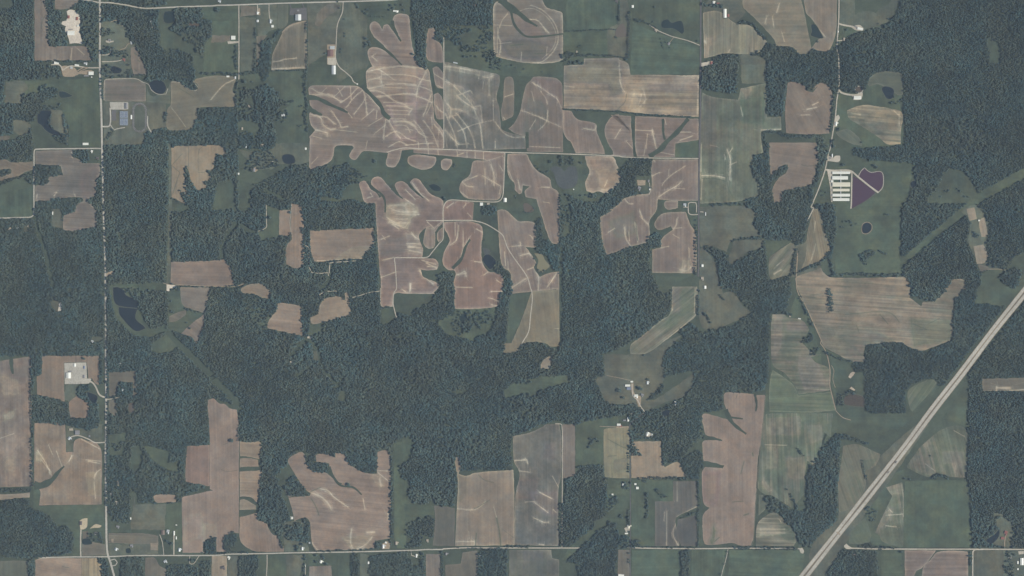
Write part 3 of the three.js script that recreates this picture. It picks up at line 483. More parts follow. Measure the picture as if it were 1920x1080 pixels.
F('pinkish field left of the forked waterway above the white track', 't20 1137,797 1200,806 1225,845 1260,868 1340,882 1380,900 1385,955 1420,1040 1440,1085 t21 1443,72 1232,66 1195,-20 t20 1172,1010 1142,940', { c: 'pink', rows: 85, rimA: .25, streaks: 't20 *2 1225,848 1255,862;*1.8 1290,928 1370,942 1380,910' });
F('tan-rimmed brown field right of the grey lake under the white track', 't21 1300,87 1500,92 1525,140 1543,178 t31 60,180 92,250 60,305 0,350 t21 1480,350 1440,356 1392,342 1355,352 1312,340 1302,275 1332,200 1310,140', { c: [132, 120, 112], rows: 0, rimA: .45, rimW: 1.8, blotch: 1.5, streaks: 't21 *2.4 1440,210 1460,260 1440,310;*2 1420,330 1470,335', tones: [['paletan', .5, 't21 1380,190 1480,190 1543,260 1500,330 1430,330 1400,250']] });
F('pinkish field between the two straight waterways above the white track', 't20 1543,826 1500,838 1456,890 1440,950 1465,1035 1500,1090 t21 1503,76 t31 10,82 185,92 182,0 t30 168,925 165,838 20,833', { c: 'pink', rows: 4, rimA: .28, streaks: 't20 *2 1480,1040 1543,960;t30 *2 10,1040 50,1000 90,935;130,1020 180,1075' });
F('pinkish field with branching pale lines at the east end of the white track', 't30 197,840 390,848 655,860 655,1012 500,1035 t31 487,-5 485,96 210,92 195,0', { c: 'pink', rows: 4, rimA: .28, streaks: 't30 *1.6 385,850 378,1040;*2 320,940 335,1020 350,1075;*1.5 275,1075 285,970;200,940 320,945;*1.6 520,955 600,955;*1.8 520,1015 610,985;410,860 420,900;t31 260,80 270,10;380,60 480,80' });
WW('diagonal dark waterway through the pinkish fields by the county road', 't30 580,858 500,955 420,1030 385,1075 t31 330,70 300,92', [7, 10]);
WW('short side waterway of the diagonal waterway', 't30 398,860 400,960 412,1010', [5, 4]);
WW('straight waterway between the two pinkish fields', 't30 180,835 182,960 190,1080 t31 192,90', [6, 4]);
F('olive tan field with vertical stripes right of the county road at the top', 't30 687,92 800,82 920,165 1030,188 1080,240 1150,300 1120,342 1080,382 960,392 862,385 695,422', { stripe: ['paletan', .6], c: 'olive', rows: 90, rowA: 1.6, rimA: .3, streaks: '*4 700,295 705,310;*1.6 870,380 880,360', tones: [['paletan', .4, 't30 700,270 760,270 720,400 690,410'], ['paletan', .3, 't30 960,190 1000,190 990,380 950,380']] });
F('light brown field at the top edge with three pale marks', 't30 975,-10 1352,-10 1420,92 1446,230 1470,352 1448,385 1384,390 1342,345 1280,332 1212,335 1205,290 1100,172 1005,80 975,40', { stripe: ['olivegreen', .35], c: [128, 122, 112], rows: 0, rimA: .25, streaks: '*2 1150,115 1135,170;*2 1188,115 1200,195;*3 1240,25 1220,90;*1.4 1260,240 1275,300' });
F('light brown field by the dark wedge pond at the top edge', 't30 1395,-10 1543,-10 t40 188,-10 186,200 150,335 110,372 0,352 60,285 92,272 30,168 0,128 t30 1430,90', { c: [124, 118, 110], rows: 90, rimA: .3, streaks: 't40 *1.2 0,115 60,210 105,265' });
F('tan cut hayfield below the cream farm', 't40 262,800 330,770 400,758 460,765 560,782 645,802 668,845 655,930 650,1040 560,1045 500,1000 440,960 330,890 275,855', { stripe: ['olivegreen', .8], c: [132, 125, 113], rows: 5, rowA: 1.8, blotch: 1.6, rimA: .3, streaks: '*3 300,820 360,830;*2.4 640,820 640,910;*2 600,800 655,850', tones: [['green', .5, 't40 340,860 390,860 400,960 370,930'], ['olivegreen', .35, 't40 430,900 560,880 560,940 480,980']] });
F('olive mown field in the wood corner above the star-shaped pond', 't40 415,600 442,548 530,517 660,527 668,682 640,690 500,612 425,625', { c: 'olivegreen', rows: 3, rimA: .25 });
F('brown-green round-shouldered plot below the cream farm by the road', 't40 180,960 250,935 300,950 360,1010 370,1055 300,1040 220,1000', { c: 'olivegreen', rows: 40, rimA: .15 });
F('brown field between two wood arms left of the winding gravel road', 't30 1300,600 1350,590 1420,622 1432,655 1482,668 1520,620 t40 0,660 60,602 110,605 140,640 160,700 150,770 135,965 t30 1450,972 1290,962 1282,800', { c: [124, 115, 106], rows: 60, rimA: .15, streaks: '*3 1440,790 1510,775;*1.5 1395,832 1460,830;*2.4 1480,760 1520,740;t40 *2 70,690 90,700' });
F('big green-olive crop field with pale branching wash lines', 't30 682,668 760,702 940,722 960,640 1140,602 1150,850 1250,845 1255,940 1105,952 t31 1110,-10 1125,60 1050,85 1042,200 1090,290 1092,380 1000,400 900,420 668,430 662,0 t30 675,800', { stripe: ['drybrown', .5], c: [100, 110, 98], rows: 90, rowA: 1.5, rimA: .3, blotch: 1.6, streaks: 't30 *2 690,660 760,690 830,700 940,715;*2.2 1105,940 1250,935;*1.6 960,780 975,840;740,1050 790,1060;t31 *1.8 770,0 840,75 848,110;*2.4 860,40 880,90 885,150 880,260;*1.6 900,30 880,60;*1.4 885,150 930,130;*2.4 675,230 760,228 845,245;*1.6 672,400 680,250;*1.4 675,0 672,200', greens: 't31 *2 850,110 855,240 870,320 900,380;680,250 780,250 850,270', tones: [['drybrown', .45, 't30 690,690 780,700 790,1070 690,1070'], ['paletan', .4, 't30 960,640 1040,640 1000,720'], ['green', .4, 't30 950,720 1130,700 1130,900 980,880'], ['drybrown', .3, 't31 690,20 780,0 770,200 690,210']] });
F('brown sloping field with long pale wash lines left of the county road', 't31 322,112 650,112 650,410 505,410 420,405 360,400 355,450 345,490 300,562 300,690 240,722 178,738 80,775 0,800 t21 1450,805 1442,760 1428,720 1412,600 1410,528 1500,478 t31 0,485 70,440 120,392 220,366 290,358 315,300 312,180', { c: 'pink', rows: 90, rimA: .3, streaks: 't31 *2.6 370,370 390,300 430,250 480,210 560,158;*2.4 365,385 430,340 500,300 535,268;480,320 555,325;*1.4 320,232 350,215 375,205;*2 230,485 250,540 290,580;*1.5 195,570 210,640 215,710;*1.4 120,600 130,680 165,740;150,640 155,700;*1.3 0,640 50,610;120,395 150,430 180,432;440,185 440,230;330,115 340,130', greens: 't31 200,560 215,700', tones: [['greygreen', .4, 't31 10,560 180,500 200,640 60,680'], ['pink', .3, 't31 330,130 640,120 640,400 400,400']] });
F('small brown lobe beside the loop-drive house', 't31 404,432 425,410 505,412 505,462 445,476 415,462', { c: 'pink', rows: 0, rimA: .35 });
F('brown two-lobed field below the loop-drive house', 't31 342,560 400,502 562,490 590,572 636,662 640,935 320,930 320,765 385,748 385,692 420,655 470,620 455,595 385,620 350,612 335,590', { c: 'pink', rows: 90, rimA: .3, streaks: '*1.6 500,540 490,590 475,615;*1.4 470,610 535,605;470,655 515,682;*1.5 585,750 588,820;*5 560,880 545,910;*3 520,910 570,915 600,890;380,750 440,740', tones: [['streak', .4, 't31 540,840 590,840 590,920 520,930']] });
F('green-tan slope field shaped like a tilted leaf', 't31 1322,712 1352,742 1330,832 1312,950 1180,982 1165,950 1165,832 1185,805', { stripe: ['tan', .7], c: [100, 107, 95], rows: -52, rowA: 2, rimA: .06, streaks: '*3 1200,940 1250,910;*2 1220,880 1270,840' });
F('tan slope field between the mixed wood and the barn pasture', 't31 1488,466 1515,468 1543,492 t41 45,475 78,505 92,600 140,745 132,800 60,845 0,872 t31 1400,900 1432,800 1442,650 1478,500', { stripe: ['olivegreen', .5], c: [134, 126, 112], rows: 80, rowA: 2, rimA: .2, streaks: 't31 *3 1480,640 1500,720 1470,840;*2 1500,560 1490,640' });
F('brown field with a hedge notch right of the mixed wood', 't31 1168,-10 1508,-10 1520,60 1528,110 1505,160 1490,282 1405,312 1262,350 1256,420 1202,422 1190,330 1232,250 1290,205 1300,150 1270,150 1205,205 1180,242 1170,160', { c: [124, 115, 107], rows: 10, rimA: .2, darks: 't31 1400,150 1440,160 1520,150' });
F('large pink-and-green striped field with a crooked grass line', 't31 1352,975 1375,955 1543,898 t41 60,885 150,965 712,960 720,1082 t42 715,70 745,90 800,135 810,100 900,90 1000,-5 t41 985,1060 960,1075 985,1000 1060,975 1112,985 1122,1050 t42 1110,10 1050,85 1032,200 1026,372 870,432 790,452 700,420 650,395 410,410 385,460 392,530 300,532 200,482 105,430 70,370 20,260 t32 1480,240 1425,120 1370,0', { stripe: ['olivegreen', .55], c: [132, 124, 114], rows: 4, rowA: 2, rimA: .25, blotch: 1.3, greens: 't42 *1.8 170,180 250,190 340,182 560,175 640,245;500,190 560,260;*.8 740,260 840,300;*.8 850,260 930,220;*.8 330,270 350,320;*.6 0,50 90,40;t32 1430,60 1500,70;t41 *.8 240,1040 330,1000', tones: [['green', .4, 't42 720,230 1000,240 1020,370 750,420'], ['olivegreen', .5, 't42 30,260 160,300 180,340 80,350'], ['pink', .3, 't42 280,430 360,430 350,480 280,470'], ['olivegreen', .35, 't42 200,350 400,300 600,380 400,400 380,500']] });
F('square brown plot in the east clearing', 't41 1128,470 1185,458 1202,540 1148,556', { c: 'tan', rows: 80, rimA: .2 });
F('brown triangle plot at the edge of the east clearing', 't41 1218,562 1255,528 1278,640 1275,670 1235,672', { c: 'tan', rows: 80, rimA: .2 });
F('pale brown plot at the lower end of the east clearing', 't41 1178,740 1248,728 1282,800 1258,858 1202,866', { c: 'tan', rows: 80, rimA: .25 });
F('dull brown wedge plot below the east clearing plots', 't41 1210,870 1278,885 1295,905 1232,928', { c: 'drybrown', rows: 10, rimA: .15 });
F('curved green-tan hay ribbon with parallel stripes beside the dense wood', 't32 465,-10 646,-10 640,182 562,262 425,372 285,470 165,477 165,412 250,342 380,235 450,182', { stripe: ['tan', .6], c: [104, 110, 99], rows: -38, rowA: 1.8, rimA: .2, rimW: 1.2, streaks: 't31 *2.2 470,1075 490,1000 550,960;565,960 570,1000;640,960 640,1060;t32 *2.4 285,465 400,385 500,310 640,190;*1.2 630,0 625,180;460,0 465,160', tones: [['green', .4, 't32 540,20 630,20 620,180 400,300'], ['pink', .3, 't32 470,0 520,0 510,170 470,170']] });
F('green-tan striped crop field left of the winding farm track', 't32 1190,192 1278,187 1292,212 1400,232 1455,300 1405,400 1480,470 1543,482 t42 0,500 40,540 135,590 138,740 t32 1380,770 1340,690 1270,610 1190,550 1178,300', { stripe: ['tan', .9], c: [96, 106, 95], rows: 2, rowA: 2.6, rimA: .06, blotch: 1.5, tones: [['tan', .55, 't32 1200,200 1260,200 1250,420 1200,500'], ['tan', .55, 't32 1380,500 1500,500 t42 110,700 t32 1420,740 1380,600'], ['pink', .4, 't32 1290,250 1430,250 1430,310 1300,300']] });
F('plain green striped field above a straight hedge line', 't32 1190,592 1330,690 1375,778 t42 142,750 160,800 178,885 0,900 t32 1168,896 1168,700', { stripe: ['olive', .5], c: [90, 106, 92], rows: 2, rowA: 1.8, rimA: .2 });
F('green field with faint tan squares left of the motorway wood', 't32 1130,925 1170,908 1543,906 t42 160,906 145,1080 t43 95,40 68,180 40,272 0,282 t33 1543,215 1440,250 1420,380 1430,470 1330,590 1190,500 1135,490 1085,440 1112,100 1118,0', { stripe: ['tan', .55], c: [88, 102, 92], rows: 88, rowA: 1.8, rimA: .06, blotch: 1.5, tones: [['tan', .6, 't33 1290,230 1400,220 1425,380 1310,370'], ['tan', .4, 't33 1150,150 1230,140 1220,300 1140,300'], ['paletan', .6, 't33 1120,370 1190,460 1160,470 1115,410'], ['tan', .5, 't32 1150,940 1400,930 1390,1070 1170,1060'], ['tan', .4, 't33 1440,-10 1543,-10 1543,100 1460,120']], streaks: 't33 *1.2 1120,330 1115,400;1140,130 1290,135' });
F('small green-tan remnant field left of the winding wood', 't33 1092,492 1130,505 1146,580 1088,642', { c: 'olivegreen', rows: 88, rimA: .2 });
F('long tan crop field with three grassy bites beside the straight lane', 't32 838,770 860,756 905,754 1055,770 1068,800 1075,775 1135,772 1130,850 1108,1080 t33 1105,120 1085,230 1075,400 1062,600 1052,800 1030,862 960,860 900,842 740,856 700,848 688,800 685,650 735,588 690,552 680,330 702,292 830,300 842,280 690,250 682,120 700,100 830,96 720,70 690,0 t32 680,925 702,908 800,932 875,955 860,885 840,830', { c: [136, 124, 117], rows: 89, rimA: .2, tones: [['green', .6, 't33 740,850 765,710 775,780 760,850'], ['greybrown', .3, 't33 690,340 800,340 780,560 690,540']], greens: 't33 *2 845,568 900,545 975,540;*2 985,640 1015,630;*1.5 770,830 805,800;*1.2 985,250 960,340;*2 1045,190 1050,210', darks: 't33 *2.4 905,598 912,630;t32 *2.4 790,1000 796,1022;935,770 925,800' });
WW('grass tongue at the top of the long tan field', 't32 1062,770 1075,840 1068,892', [5, 3]);
WW('upper grass tongue from the wood into the long tan field', 't32 885,935 975,946', [4, 3]);
WW('lower grass tongue from the wood into the long tan field', 't32 850,880 900,975 1000,1056', [10, 3]);
WW('grass bite across the long tan field at its upper third', 't33 690,78 760,85 825,100', [10, 2]);
WW('grass bite across the long tan field at its middle', 't33 680,262 760,272 832,292', [9, 5]);
F('pale olive stubble field left of the narrow lane', 't32 0,1015 148,1005 t33 155,100 155,374 0,368 t23 1437,352 1435,20', { stripe: ['olivegreen', .4], c: [136, 132, 116], rows: 88, rimA: .2, greens: 't33 0,90 90,140 150,160;0,215 60,210', tones: [['olivegreen', .4, 't33 40,240 150,220 150,300 40,340']] });
F('tan field with a tapering right tail right of the narrow lane', 't33 180,108 385,104 380,150 395,268 412,292 480,258 520,266 545,330 576,360 410,368 380,378 170,370 168,200', { c: [146, 132, 119], rows: 88, rimA: .2, darks: '*1.6 205,190 235,210' });
F('dark grey-green striped field left of the long tan field', 't33 472,395 640,394 646,582 500,650 488,700 512,790 515,862 340,862 340,540 470,540', { stripe: ['drybrown', .4], c: 'darkcrop', rows: 89, rowA: 1.5, rim: 'tan', rimA: .3, streaks: 't33 *2.4 470,400 480,540;*1.4 425,610 425,860;*2 490,700 470,780 510,860;*2 640,580 500,650;500,400 500,540;410,620 405,680' });
F('dark grey-brown field corner inside a curved hedge', 't33 505,672 640,640 645,862 530,862 500,770', { c: 'darkcrop', rows: 88, rim: 'tan', rimA: .35 });
F('brown and green striped field end above the bottom hedge', 't33 1085,695 1200,612 1260,660 1290,700 1340,742 1366,812 1342,862 1070,862', { stripe: ['streak', .5], c: [104, 108, 98], rows: 1, rowA: 2.4, rimA: .06, tones: [['streak', .3, 't33 1100,730 1280,730 1280,780 1100,790'], ['green', .4, 't33 1240,700 1340,760 1340,840 1260,800']], streaks: '*2 1100,770 1280,768;1100,745 1280,742;1240,670 1250,690' });
F('brown bulb-shaped field between the winding wood and the motorway', 't43 235,140 330,125 400,150 505,200 470,280 400,330 392,450 300,582 205,622 198,400 215,300', { stripe: ['green', .5], c: [108, 110, 100], rows: 70, rowA: 1.6, rimA: .06, tones: [['green', .45, 't43 380,240 480,230 400,350 370,330']] });
F('green field with tan swaths right of the motorway', 't43 810,130 950,20 1080,-5 1136,60 1126,370 1000,360 900,342 840,362 700,300 702,270 760,190', { stripe: ['tan', .75], c: [92, 104, 94], rows: 75, rowA: 1.6, rimA: .06, blotch: 1.5, tones: [['paletan', .5, 't43 810,130 850,110 860,190'], ['tan', .5, 't43 950,180 1110,180 1110,260 960,270'], ['tan', .5, 't43 720,220 790,190 910,320 860,350 720,290'], ['tan', .4, 't43 1020,260 1110,260 1060,350']], streaks: '*2 1045,330 1045,280;*1.2 830,270 900,320;1040,30 1110,70' });
F('green field with tan swaths in the angle of road and motorway', 't43 545,440 662,402 672,500 670,860 600,858 520,832 500,790 465,765 530,625 590,500', { stripe: ['tan', .7], c: [92, 104, 94], rows: 80, rowA: 1.6, rimA: .06, blotch: 1.5, tones: [['tan', .6, 't43 540,620 590,590 560,680 500,740 470,760'], ['tan', .4, 't43 540,440 660,420 660,480 550,490']], streaks: '*1.6 545,715 620,725;668,400 670,650;*1.4 560,640 670,632;*2 570,600 590,620' });
F('faint green oval crop by the gravel turnaround', 't43 290,760 345,700 390,660 412,700 436,782 420,850 275,845', { c: [86, 100, 90], rows: 60, rimA: .06 });
F('pink striped field left of the dark diagonal waterway at the bottom right', 't43 680,895 905,895 860,960 805,1020 760,1050 682,1085', { c: 'pink', rows: 0, rowA: 1.6, rimA: .25 });
F('pink striped field right of the dark diagonal waterway at the bottom right', 't43 925,905 1080,898 1136,905 1142,1085 800,1085 812,1025 870,960', { c: 'pink', rows: 0, rowA: 1.6, rimA: .25 });
F('olive stubble strip with a bare tan middle at the east edge', 't42 1240,657 1543,645 1543,750 1242,744', { c: 'drybrown', rows: 2, rimA: .15, streaks: '*5 1345,722 1440,724;*5 1440,745 1445,752;*2.4 1345,712 1345,745;*1.4 1450,740 1543,735' });
F('half-moon green field below the notch of the L wood', 't42 705,745 800,685 880,662 916,695 880,740 735,895 712,850', { stripe: ['tan', .35], c: [88, 102, 91], rows: -55, rowA: 1.6, rimA: .06 });
F('brown field with a wood notch at the left edge', 't01 -10,115 40,113 80,132 200,132 238,122 238,185 170,210 100,250 0,305 0,262 78,215 85,190 70,178 0,208', { c: [118, 112, 103], rows: 20, rimA: .25 });
F('grey-green field along the west road with a brown lower lobe', 't01 258,50 530,42 522,95 580,115 590,140 720,140 722,210 700,272 692,375 640,395 640,420 695,470 702,600 620,612 540,632 460,622 455,560 470,512 545,490 555,440 605,412 592,388 500,386 330,414 256,412 256,302 350,285 350,240 455,222 440,160 300,150 256,155', { stripe: ['brown', .4], c: [106, 105, 103], rows: 3, rowA: 1.8, rimA: .3, tones: [['brown', .7, 't01 610,390 640,400 700,480 690,600 460,615 470,520 560,490'], ['brown', .35, 't01 600,220 720,150 700,360 600,360']], streaks: '*2 390,375 410,350;*1.4 520,60 525,100;270,365 265,395;*1.4 540,365 545,380;650,440 690,470' });
F('tan field with thin dark curving lines left of the farm lane wood', 't01 1240,28 1290,14 1543,8 t11 60,5 130,15 178,62 165,82 95,70 85,130 75,200 35,185 60,245 30,270 0,272 t01 1500,312 1455,328 1422,325 1380,262 1365,200 1348,160 1340,200 1342,290 1375,375 1350,380 1302,338 1312,375 1348,437 1240,385', { c: [136, 126, 114], rows: 90, rimA: .12, darks: 't01 *.6 1270,18 1318,70 1242,155 1300,205 1250,360;*.6 1365,12 1362,200;*.6 1440,40 1433,85 1433,205 1470,205 1543,182;*.6 1475,12 1440,40;t11 *2 55,42 75,62' });
F('tan-brown rectangular field above the unpaved lane', 't01 1237,852 1345,850 1543,843 t11 160,835 205,905 212,960 238,1022 0,1032 t01 1235,1010', { c: [128, 117, 110], rows: 2, rimA: .2 });
F('brown field below the unpaved lane at the west side', 't02 1305,-5 1525,-5 1500,100 1480,182 1390,155 1330,130 1308,80', { c: 'brown', rows: 5, rimA: .2 });
F('small brown piece below a grassy bank', 't02 1225,205 1290,175 1342,160 1345,190 1270,242 1225,245', { c: 'drybrown', rows: 20, rimA: .15 });
F('brown field tip in the corner of the middle wood', 't02 1310,330 1390,255 1480,190 1472,270 1422,402 1385,352 1340,340', { c: 'brown', rows: 40, rimA: .15 });
F('low oval brown field right of the unpaved lane', 't11 275,1050 310,1025 400,1005 440,1020 495,1070 t12 492,80 440,75 380,45 300,40 278,20', { c: [130, 120, 110], rows: 10, rimA: .25 });
F('slanted tan field with curved rows above the middle wood', 't12 545,112 585,108 715,130 722,345 620,325 470,290 470,260 500,205 530,170', { c: [136, 124, 115], rows: 5, rimA: .25, rowA: 1.5 });
F('heart-shaped tan field beside the slanted field', 't12 780,210 840,190 838,150 870,85 940,62 1000,65 1035,95 1025,30 1050,30 1065,130 1070,200 980,218 860,250 800,262 780,245', { c: [134, 124, 114], rows: -10, rimA: .25 });
F('narrow brown field left of the thin white drive', 't11 555,480 632,478 630,560 636,655 605,668 552,655', { c: [134, 122, 113], rows: 90, rimA: .2 });
F('long brown field with an uneven lower end right of the thin white drive', 't11 645,430 690,435 715,460 735,620 732,860 680,900 605,870 600,770 620,715 645,690 640,640 638,560', { c: [134, 122, 113], rows: 90, rimA: .2 });
F('broad tan rectangular field between wood blocks', 't11 778,627 1232,606 1243,690 1225,750 1165,800 1160,830 960,840 850,852 808,850 780,760', { c: [136, 124, 115], rows: 3, rimA: .2, tones: [['paletan', .35, 't11 1080,750 1220,740 1170,820 960,830']], streaks: 't11 *2 1235,700 1210,760;*1.6 830,845 1150,830' });
// the southern half of the grain farm
F('large pale-streaked grain field with finger lobes west of the farm track', 't11 1130,292 1146,270 1182,272 1212,322 1265,362 1275,390 1295,380 1232,312 1220,268 1250,238 1288,243 1345,305 1412,372 1440,392 1395,318 1392,290 1420,270 1465,280 1543,350 t21 110,385 40,310 42,265 70,248 98,255 140,312 185,362 262,398 275,430 272,558 240,600 215,640 205,610 150,605 100,655 105,700 128,760 120,822 160,828 210,830 240,870 228,910 148,915 112,905 130,960 200,990 242,1012 235,1045 202,1076 t22 215,42 0,40 t12 1405,35 1380,60 1375,130 1300,140 1285,110 1290,0 t11 1280,900 1265,700 1255,560 1250,430 1195,430 1165,410 1150,350',
  { c: [126, 114, 110], rows: 2, rimA: .34, rimW: 1.2, blotch: 1.4, streaks: 't11 *3 1320,500 1400,540 1480,540;*3 1340,450 1440,440 1470,440;*3 1350,460 1430,490 1543,490;*2.4 1400,510 1543,515;*3 1330,530 1400,570 1470,570;*2.4 1350,560 1440,600 1480,610;*2 1370,580 1420,615;*1.8 1290,690 1350,665;1300,660 1320,690;*1.8 1290,965 1400,925;*2 1300,840 1385,820;*2 1510,640 1540,680;*2 1490,740 1543,740;*2.2 1500,1010 1500,1070;*2 1440,1050 1470,1070;1215,355 1230,380 1190,390;t21 *2.2 0,480 80,480;0,505 100,510;*2 0,330 70,400;*2 0,400 60,440;*2 50,280 110,360 170,410;*1.6 40,650 95,690;*2.6 10,720 100,720;*3 20,745 110,750;*3 30,770 115,785;*1.6 0,600 20,570;*2 100,915 150,970 200,1010;*3 150,860 230,900;*2 120,840 220,870;*2 160,885 225,890;*3 40,1010 35,1060;20,820 150,825;160,565 210,610 265,560;240,690 265,670', tones: [['streak', .4, 't11 1320,440 1480,430 1543,480 1480,610 1350,560'], ['streak', .35, 't21 0,640 90,660 120,800 20,800'], ['greybrown', .35, 't11 1290,720 1543,640 1543,760 1300,800'], ['streak', .3, 't21 0,420 80,440 100,520 0,520']] });
WW('dark grass slot between the first lobes of the southern grain field', 't11 1190,270 1230,320 1290,360 1318,410 1320,495', [6, 2.5]);
WW('dark grass slot between the middle lobes of the southern grain field', 't11 1370,320 1415,370 1448,395', [6, 2]);
WW('dark grass slot beside the third lobe of the southern grain field', 't21 10,265 60,330 130,390', [7, 2]);
F('small brown lobe piece below the track crossing', 't21 150,603 205,612 215,640 214,735 192,756 150,750 130,702', { c: 'pink', rows: 88, rimA: .3 });
F('tiny brown piece in the bend of the farm track', 't21 232,640 270,600 270,680 242,710 230,690', { c: 'pink', rows: 88, rimA: .3 });
F('brown block between the two farm tracks', 't21 282,440 330,410 495,420 488,552 278,552', { c: [128, 112, 107], rows: 80, rimA: .3, streaks: '*2 350,425 300,460;*1.5 420,460 440,430;450,500 475,525' });
F('pinkish double-lobed field with a curved dark waterway', 't21 280,566 440,558 500,568 548,590 560,645 550,742 556,852 600,922 640,928 700,940 710,1000 702,1080 t22 700,60 662,132 480,152 360,150 352,60 t21 360,1075 350,1000 365,935 350,912 312,912 275,872 275,800 312,720 320,690 300,640 285,620', { c: [128, 111, 105], rows: 88, rimA: .36, rimW: 1.2, streaks: 't21 *1.6 320,565 318,710;*1.6 385,590 370,690 325,730;*1.3 360,570 362,660;*1.3 418,630 418,740;*2 460,685 420,760 400,820 360,890;*3 370,945 440,935;*2.4 380,945 430,920 440,960;*1.8 370,1035 485,1038;*2 500,850 550,855;*2 570,945 605,920;*2 515,615 560,640;*1.5 660,985 700,1010;620,1065 700,1065;t22 *2.4 488,80 482,145;600,70 650,85 680,105;*2 620,120 660,128;620,25 700,25' });
WW('curved dark waterway inside the double-lobed field', 't21 468,690 435,745 405,830 340,900', [3.5, 7]);
F('narrow pinkish strip under the white cross track', 't21 60,42 300,44 560,52 720,62 690,110 600,120 560,112 300,86 60,64', { c: 'pink', rows: 3, rimA: .25, streaks: 't21 *1.3 95,45 98,70;165,45 168,80;235,45 238,80;375,55 378,88;445,55 446,95;505,60 505,105;565,60 566,115;*1.6 380,80 420,65' });
F('short oval brown field left of the track bend', 't21 18,100 40,84 100,78 200,90 222,97 220,130 192,168 130,186 60,166 22,140', { c: 'pink', rows: 5, rimA: .4 });
F('tiny round brown field in the central grass', 't21 262,122 290,106 335,112 340,135 325,165 300,190 268,182 258,155', { c: 'pink', rows: 20, rimA: .4 });
F('rounded pinkish field above the grain farm buildings', 't21 485,140 510,120 590,118 700,85 716,100 713,240 700,340 668,402 560,404 452,394 405,362 390,318 410,270 465,225', { c: 'pink', rows: 85, rimA: .34, streaks: '*2.4 618,150 640,220 640,300;*1.5 575,180 578,290;*2 560,230 630,270 690,305;*2 410,270 440,300 490,310;*1.6 430,265 520,230;*1.5 685,160 705,195;*2 690,310 680,360;*2 395,345 450,385' });
F('long pinkish field that bends beside the grey lake', 't21 738,72 872,74 902,122 950,190 1042,250 1060,312 1110,362 1116,600 1106,722 1062,716 1030,660 990,530 958,440 950,398 872,386 864,340 900,308 850,298 840,355 822,362 792,330 790,285 742,220', { c: 'pink', rows: 78, rimA: .32, streaks: '*1.6 750,200 780,270;*2.2 815,260 830,330;*1.6 985,312 1045,315;1000,420 1040,425' });
F('pinkish field on both sides of the curving farm track', 't21 665,482 700,473 742,490 800,545 830,560 900,560 940,582 950,650 945,752 870,742 905,790 945,860 930,892 970,960 1060,928 1112,925 1112,1075 t22 1112,5 765,42 t21 765,1000 758,930 700,880 682,760', { c: 'pink', rows: 80, rimA: .3, streaks: 't21 *2 810,645 900,660 925,690;*2 775,740 835,735 830,710;*1.6 718,780 725,880;*2.4 830,808 895,790 905,805;*3 770,1040 830,1000 885,965;*2 885,910 935,890;*2 950,930 965,980 960,1055;*2 1095,930 1050,1000 1030,1030;1060,990 1090,945;740,850 745,910;t22 *1.6 950,12 980,14' });
F('khaki field split by the curving farm track above a wood edge', 't22 912,24 1112,10 1116,420 1055,424 1020,402 950,392 870,394 832,425 800,462 710,478 712,402 768,398 840,230', { c: [122, 117, 103], rows: 82, rimA: .2, darks: 't22 975,360 995,390', streaks: '*.8 1080,290 1110,295' });
F('small bare brown clearing in the middle wood', 't22 1050,490 1060,530 1042,582 985,585 975,560 1010,510', { c: 'tan', rows: 30, rimA: .2 });
F('large tan field with stepped edges in the south centre', 't12 40,810 80,800 118,835 160,840 195,870 245,880 258,960 262,1080 t13 262,400 262,770 200,768 155,820 172,905 100,905 98,800 20,822 0,900 t03 1480,912 1322,912 1316,520 1330,505 1400,490 1543,460 t13 52,452 52,130 t12 48,1000 38,880', { c: [136, 124, 117], rows: 88, rimA: .16, darks: 't13 *2.4 200,105 225,90;*.6 150,130 190,115;*.6 135,310 180,325 250,315', tones: [['paletan', .3, 't13 10,700 100,700 90,800 0,860'], ['paletan', .25, 't03 1330,650 1460,620 1460,780 1330,860']] });
F('brown field block left of the stepped tan field', 't03 1355,142 1420,136 1518,132 t13 50,132 50,430 t03 1510,430 1345,402 1340,300', { c: [130, 116, 110], rows: 90, rimA: .18 });
F('uppermost of the small fields between stepped tan field and wood', 't13 268,106 320,112 412,106 428,150 410,235 340,218 270,212', { c: [134, 122, 110], rows: 5, rimA: .2 });
F('thin brown field second from the top beside the stepped tan field', 't13 270,230 340,228 400,240 405,290 330,288 268,296', { c: [134, 122, 112], rows: 0, rimA: .2 });
F('middle brown field between stepped tan field and wood', 't13 268,325 435,315 412,400 408,470 395,550 350,512 290,502 268,508', { c: [136, 124, 113], rows: 2, rimA: .2, rowA: 1.6 });
F('small wedge field above a grass waterway', 't13 268,530 300,524 335,540 388,572 385,598 268,602', { c: 'tan', rows: 0, rimA: .2 });
F('large lower brown field beside the stepped tan field', 't13 268,655 330,640 390,622 402,682 462,690 475,730 510,782 555,790 555,835 585,860 585,905 390,902 330,880 290,850 268,810', { c: [132, 119, 111], rows: 85, rimA: .2 });
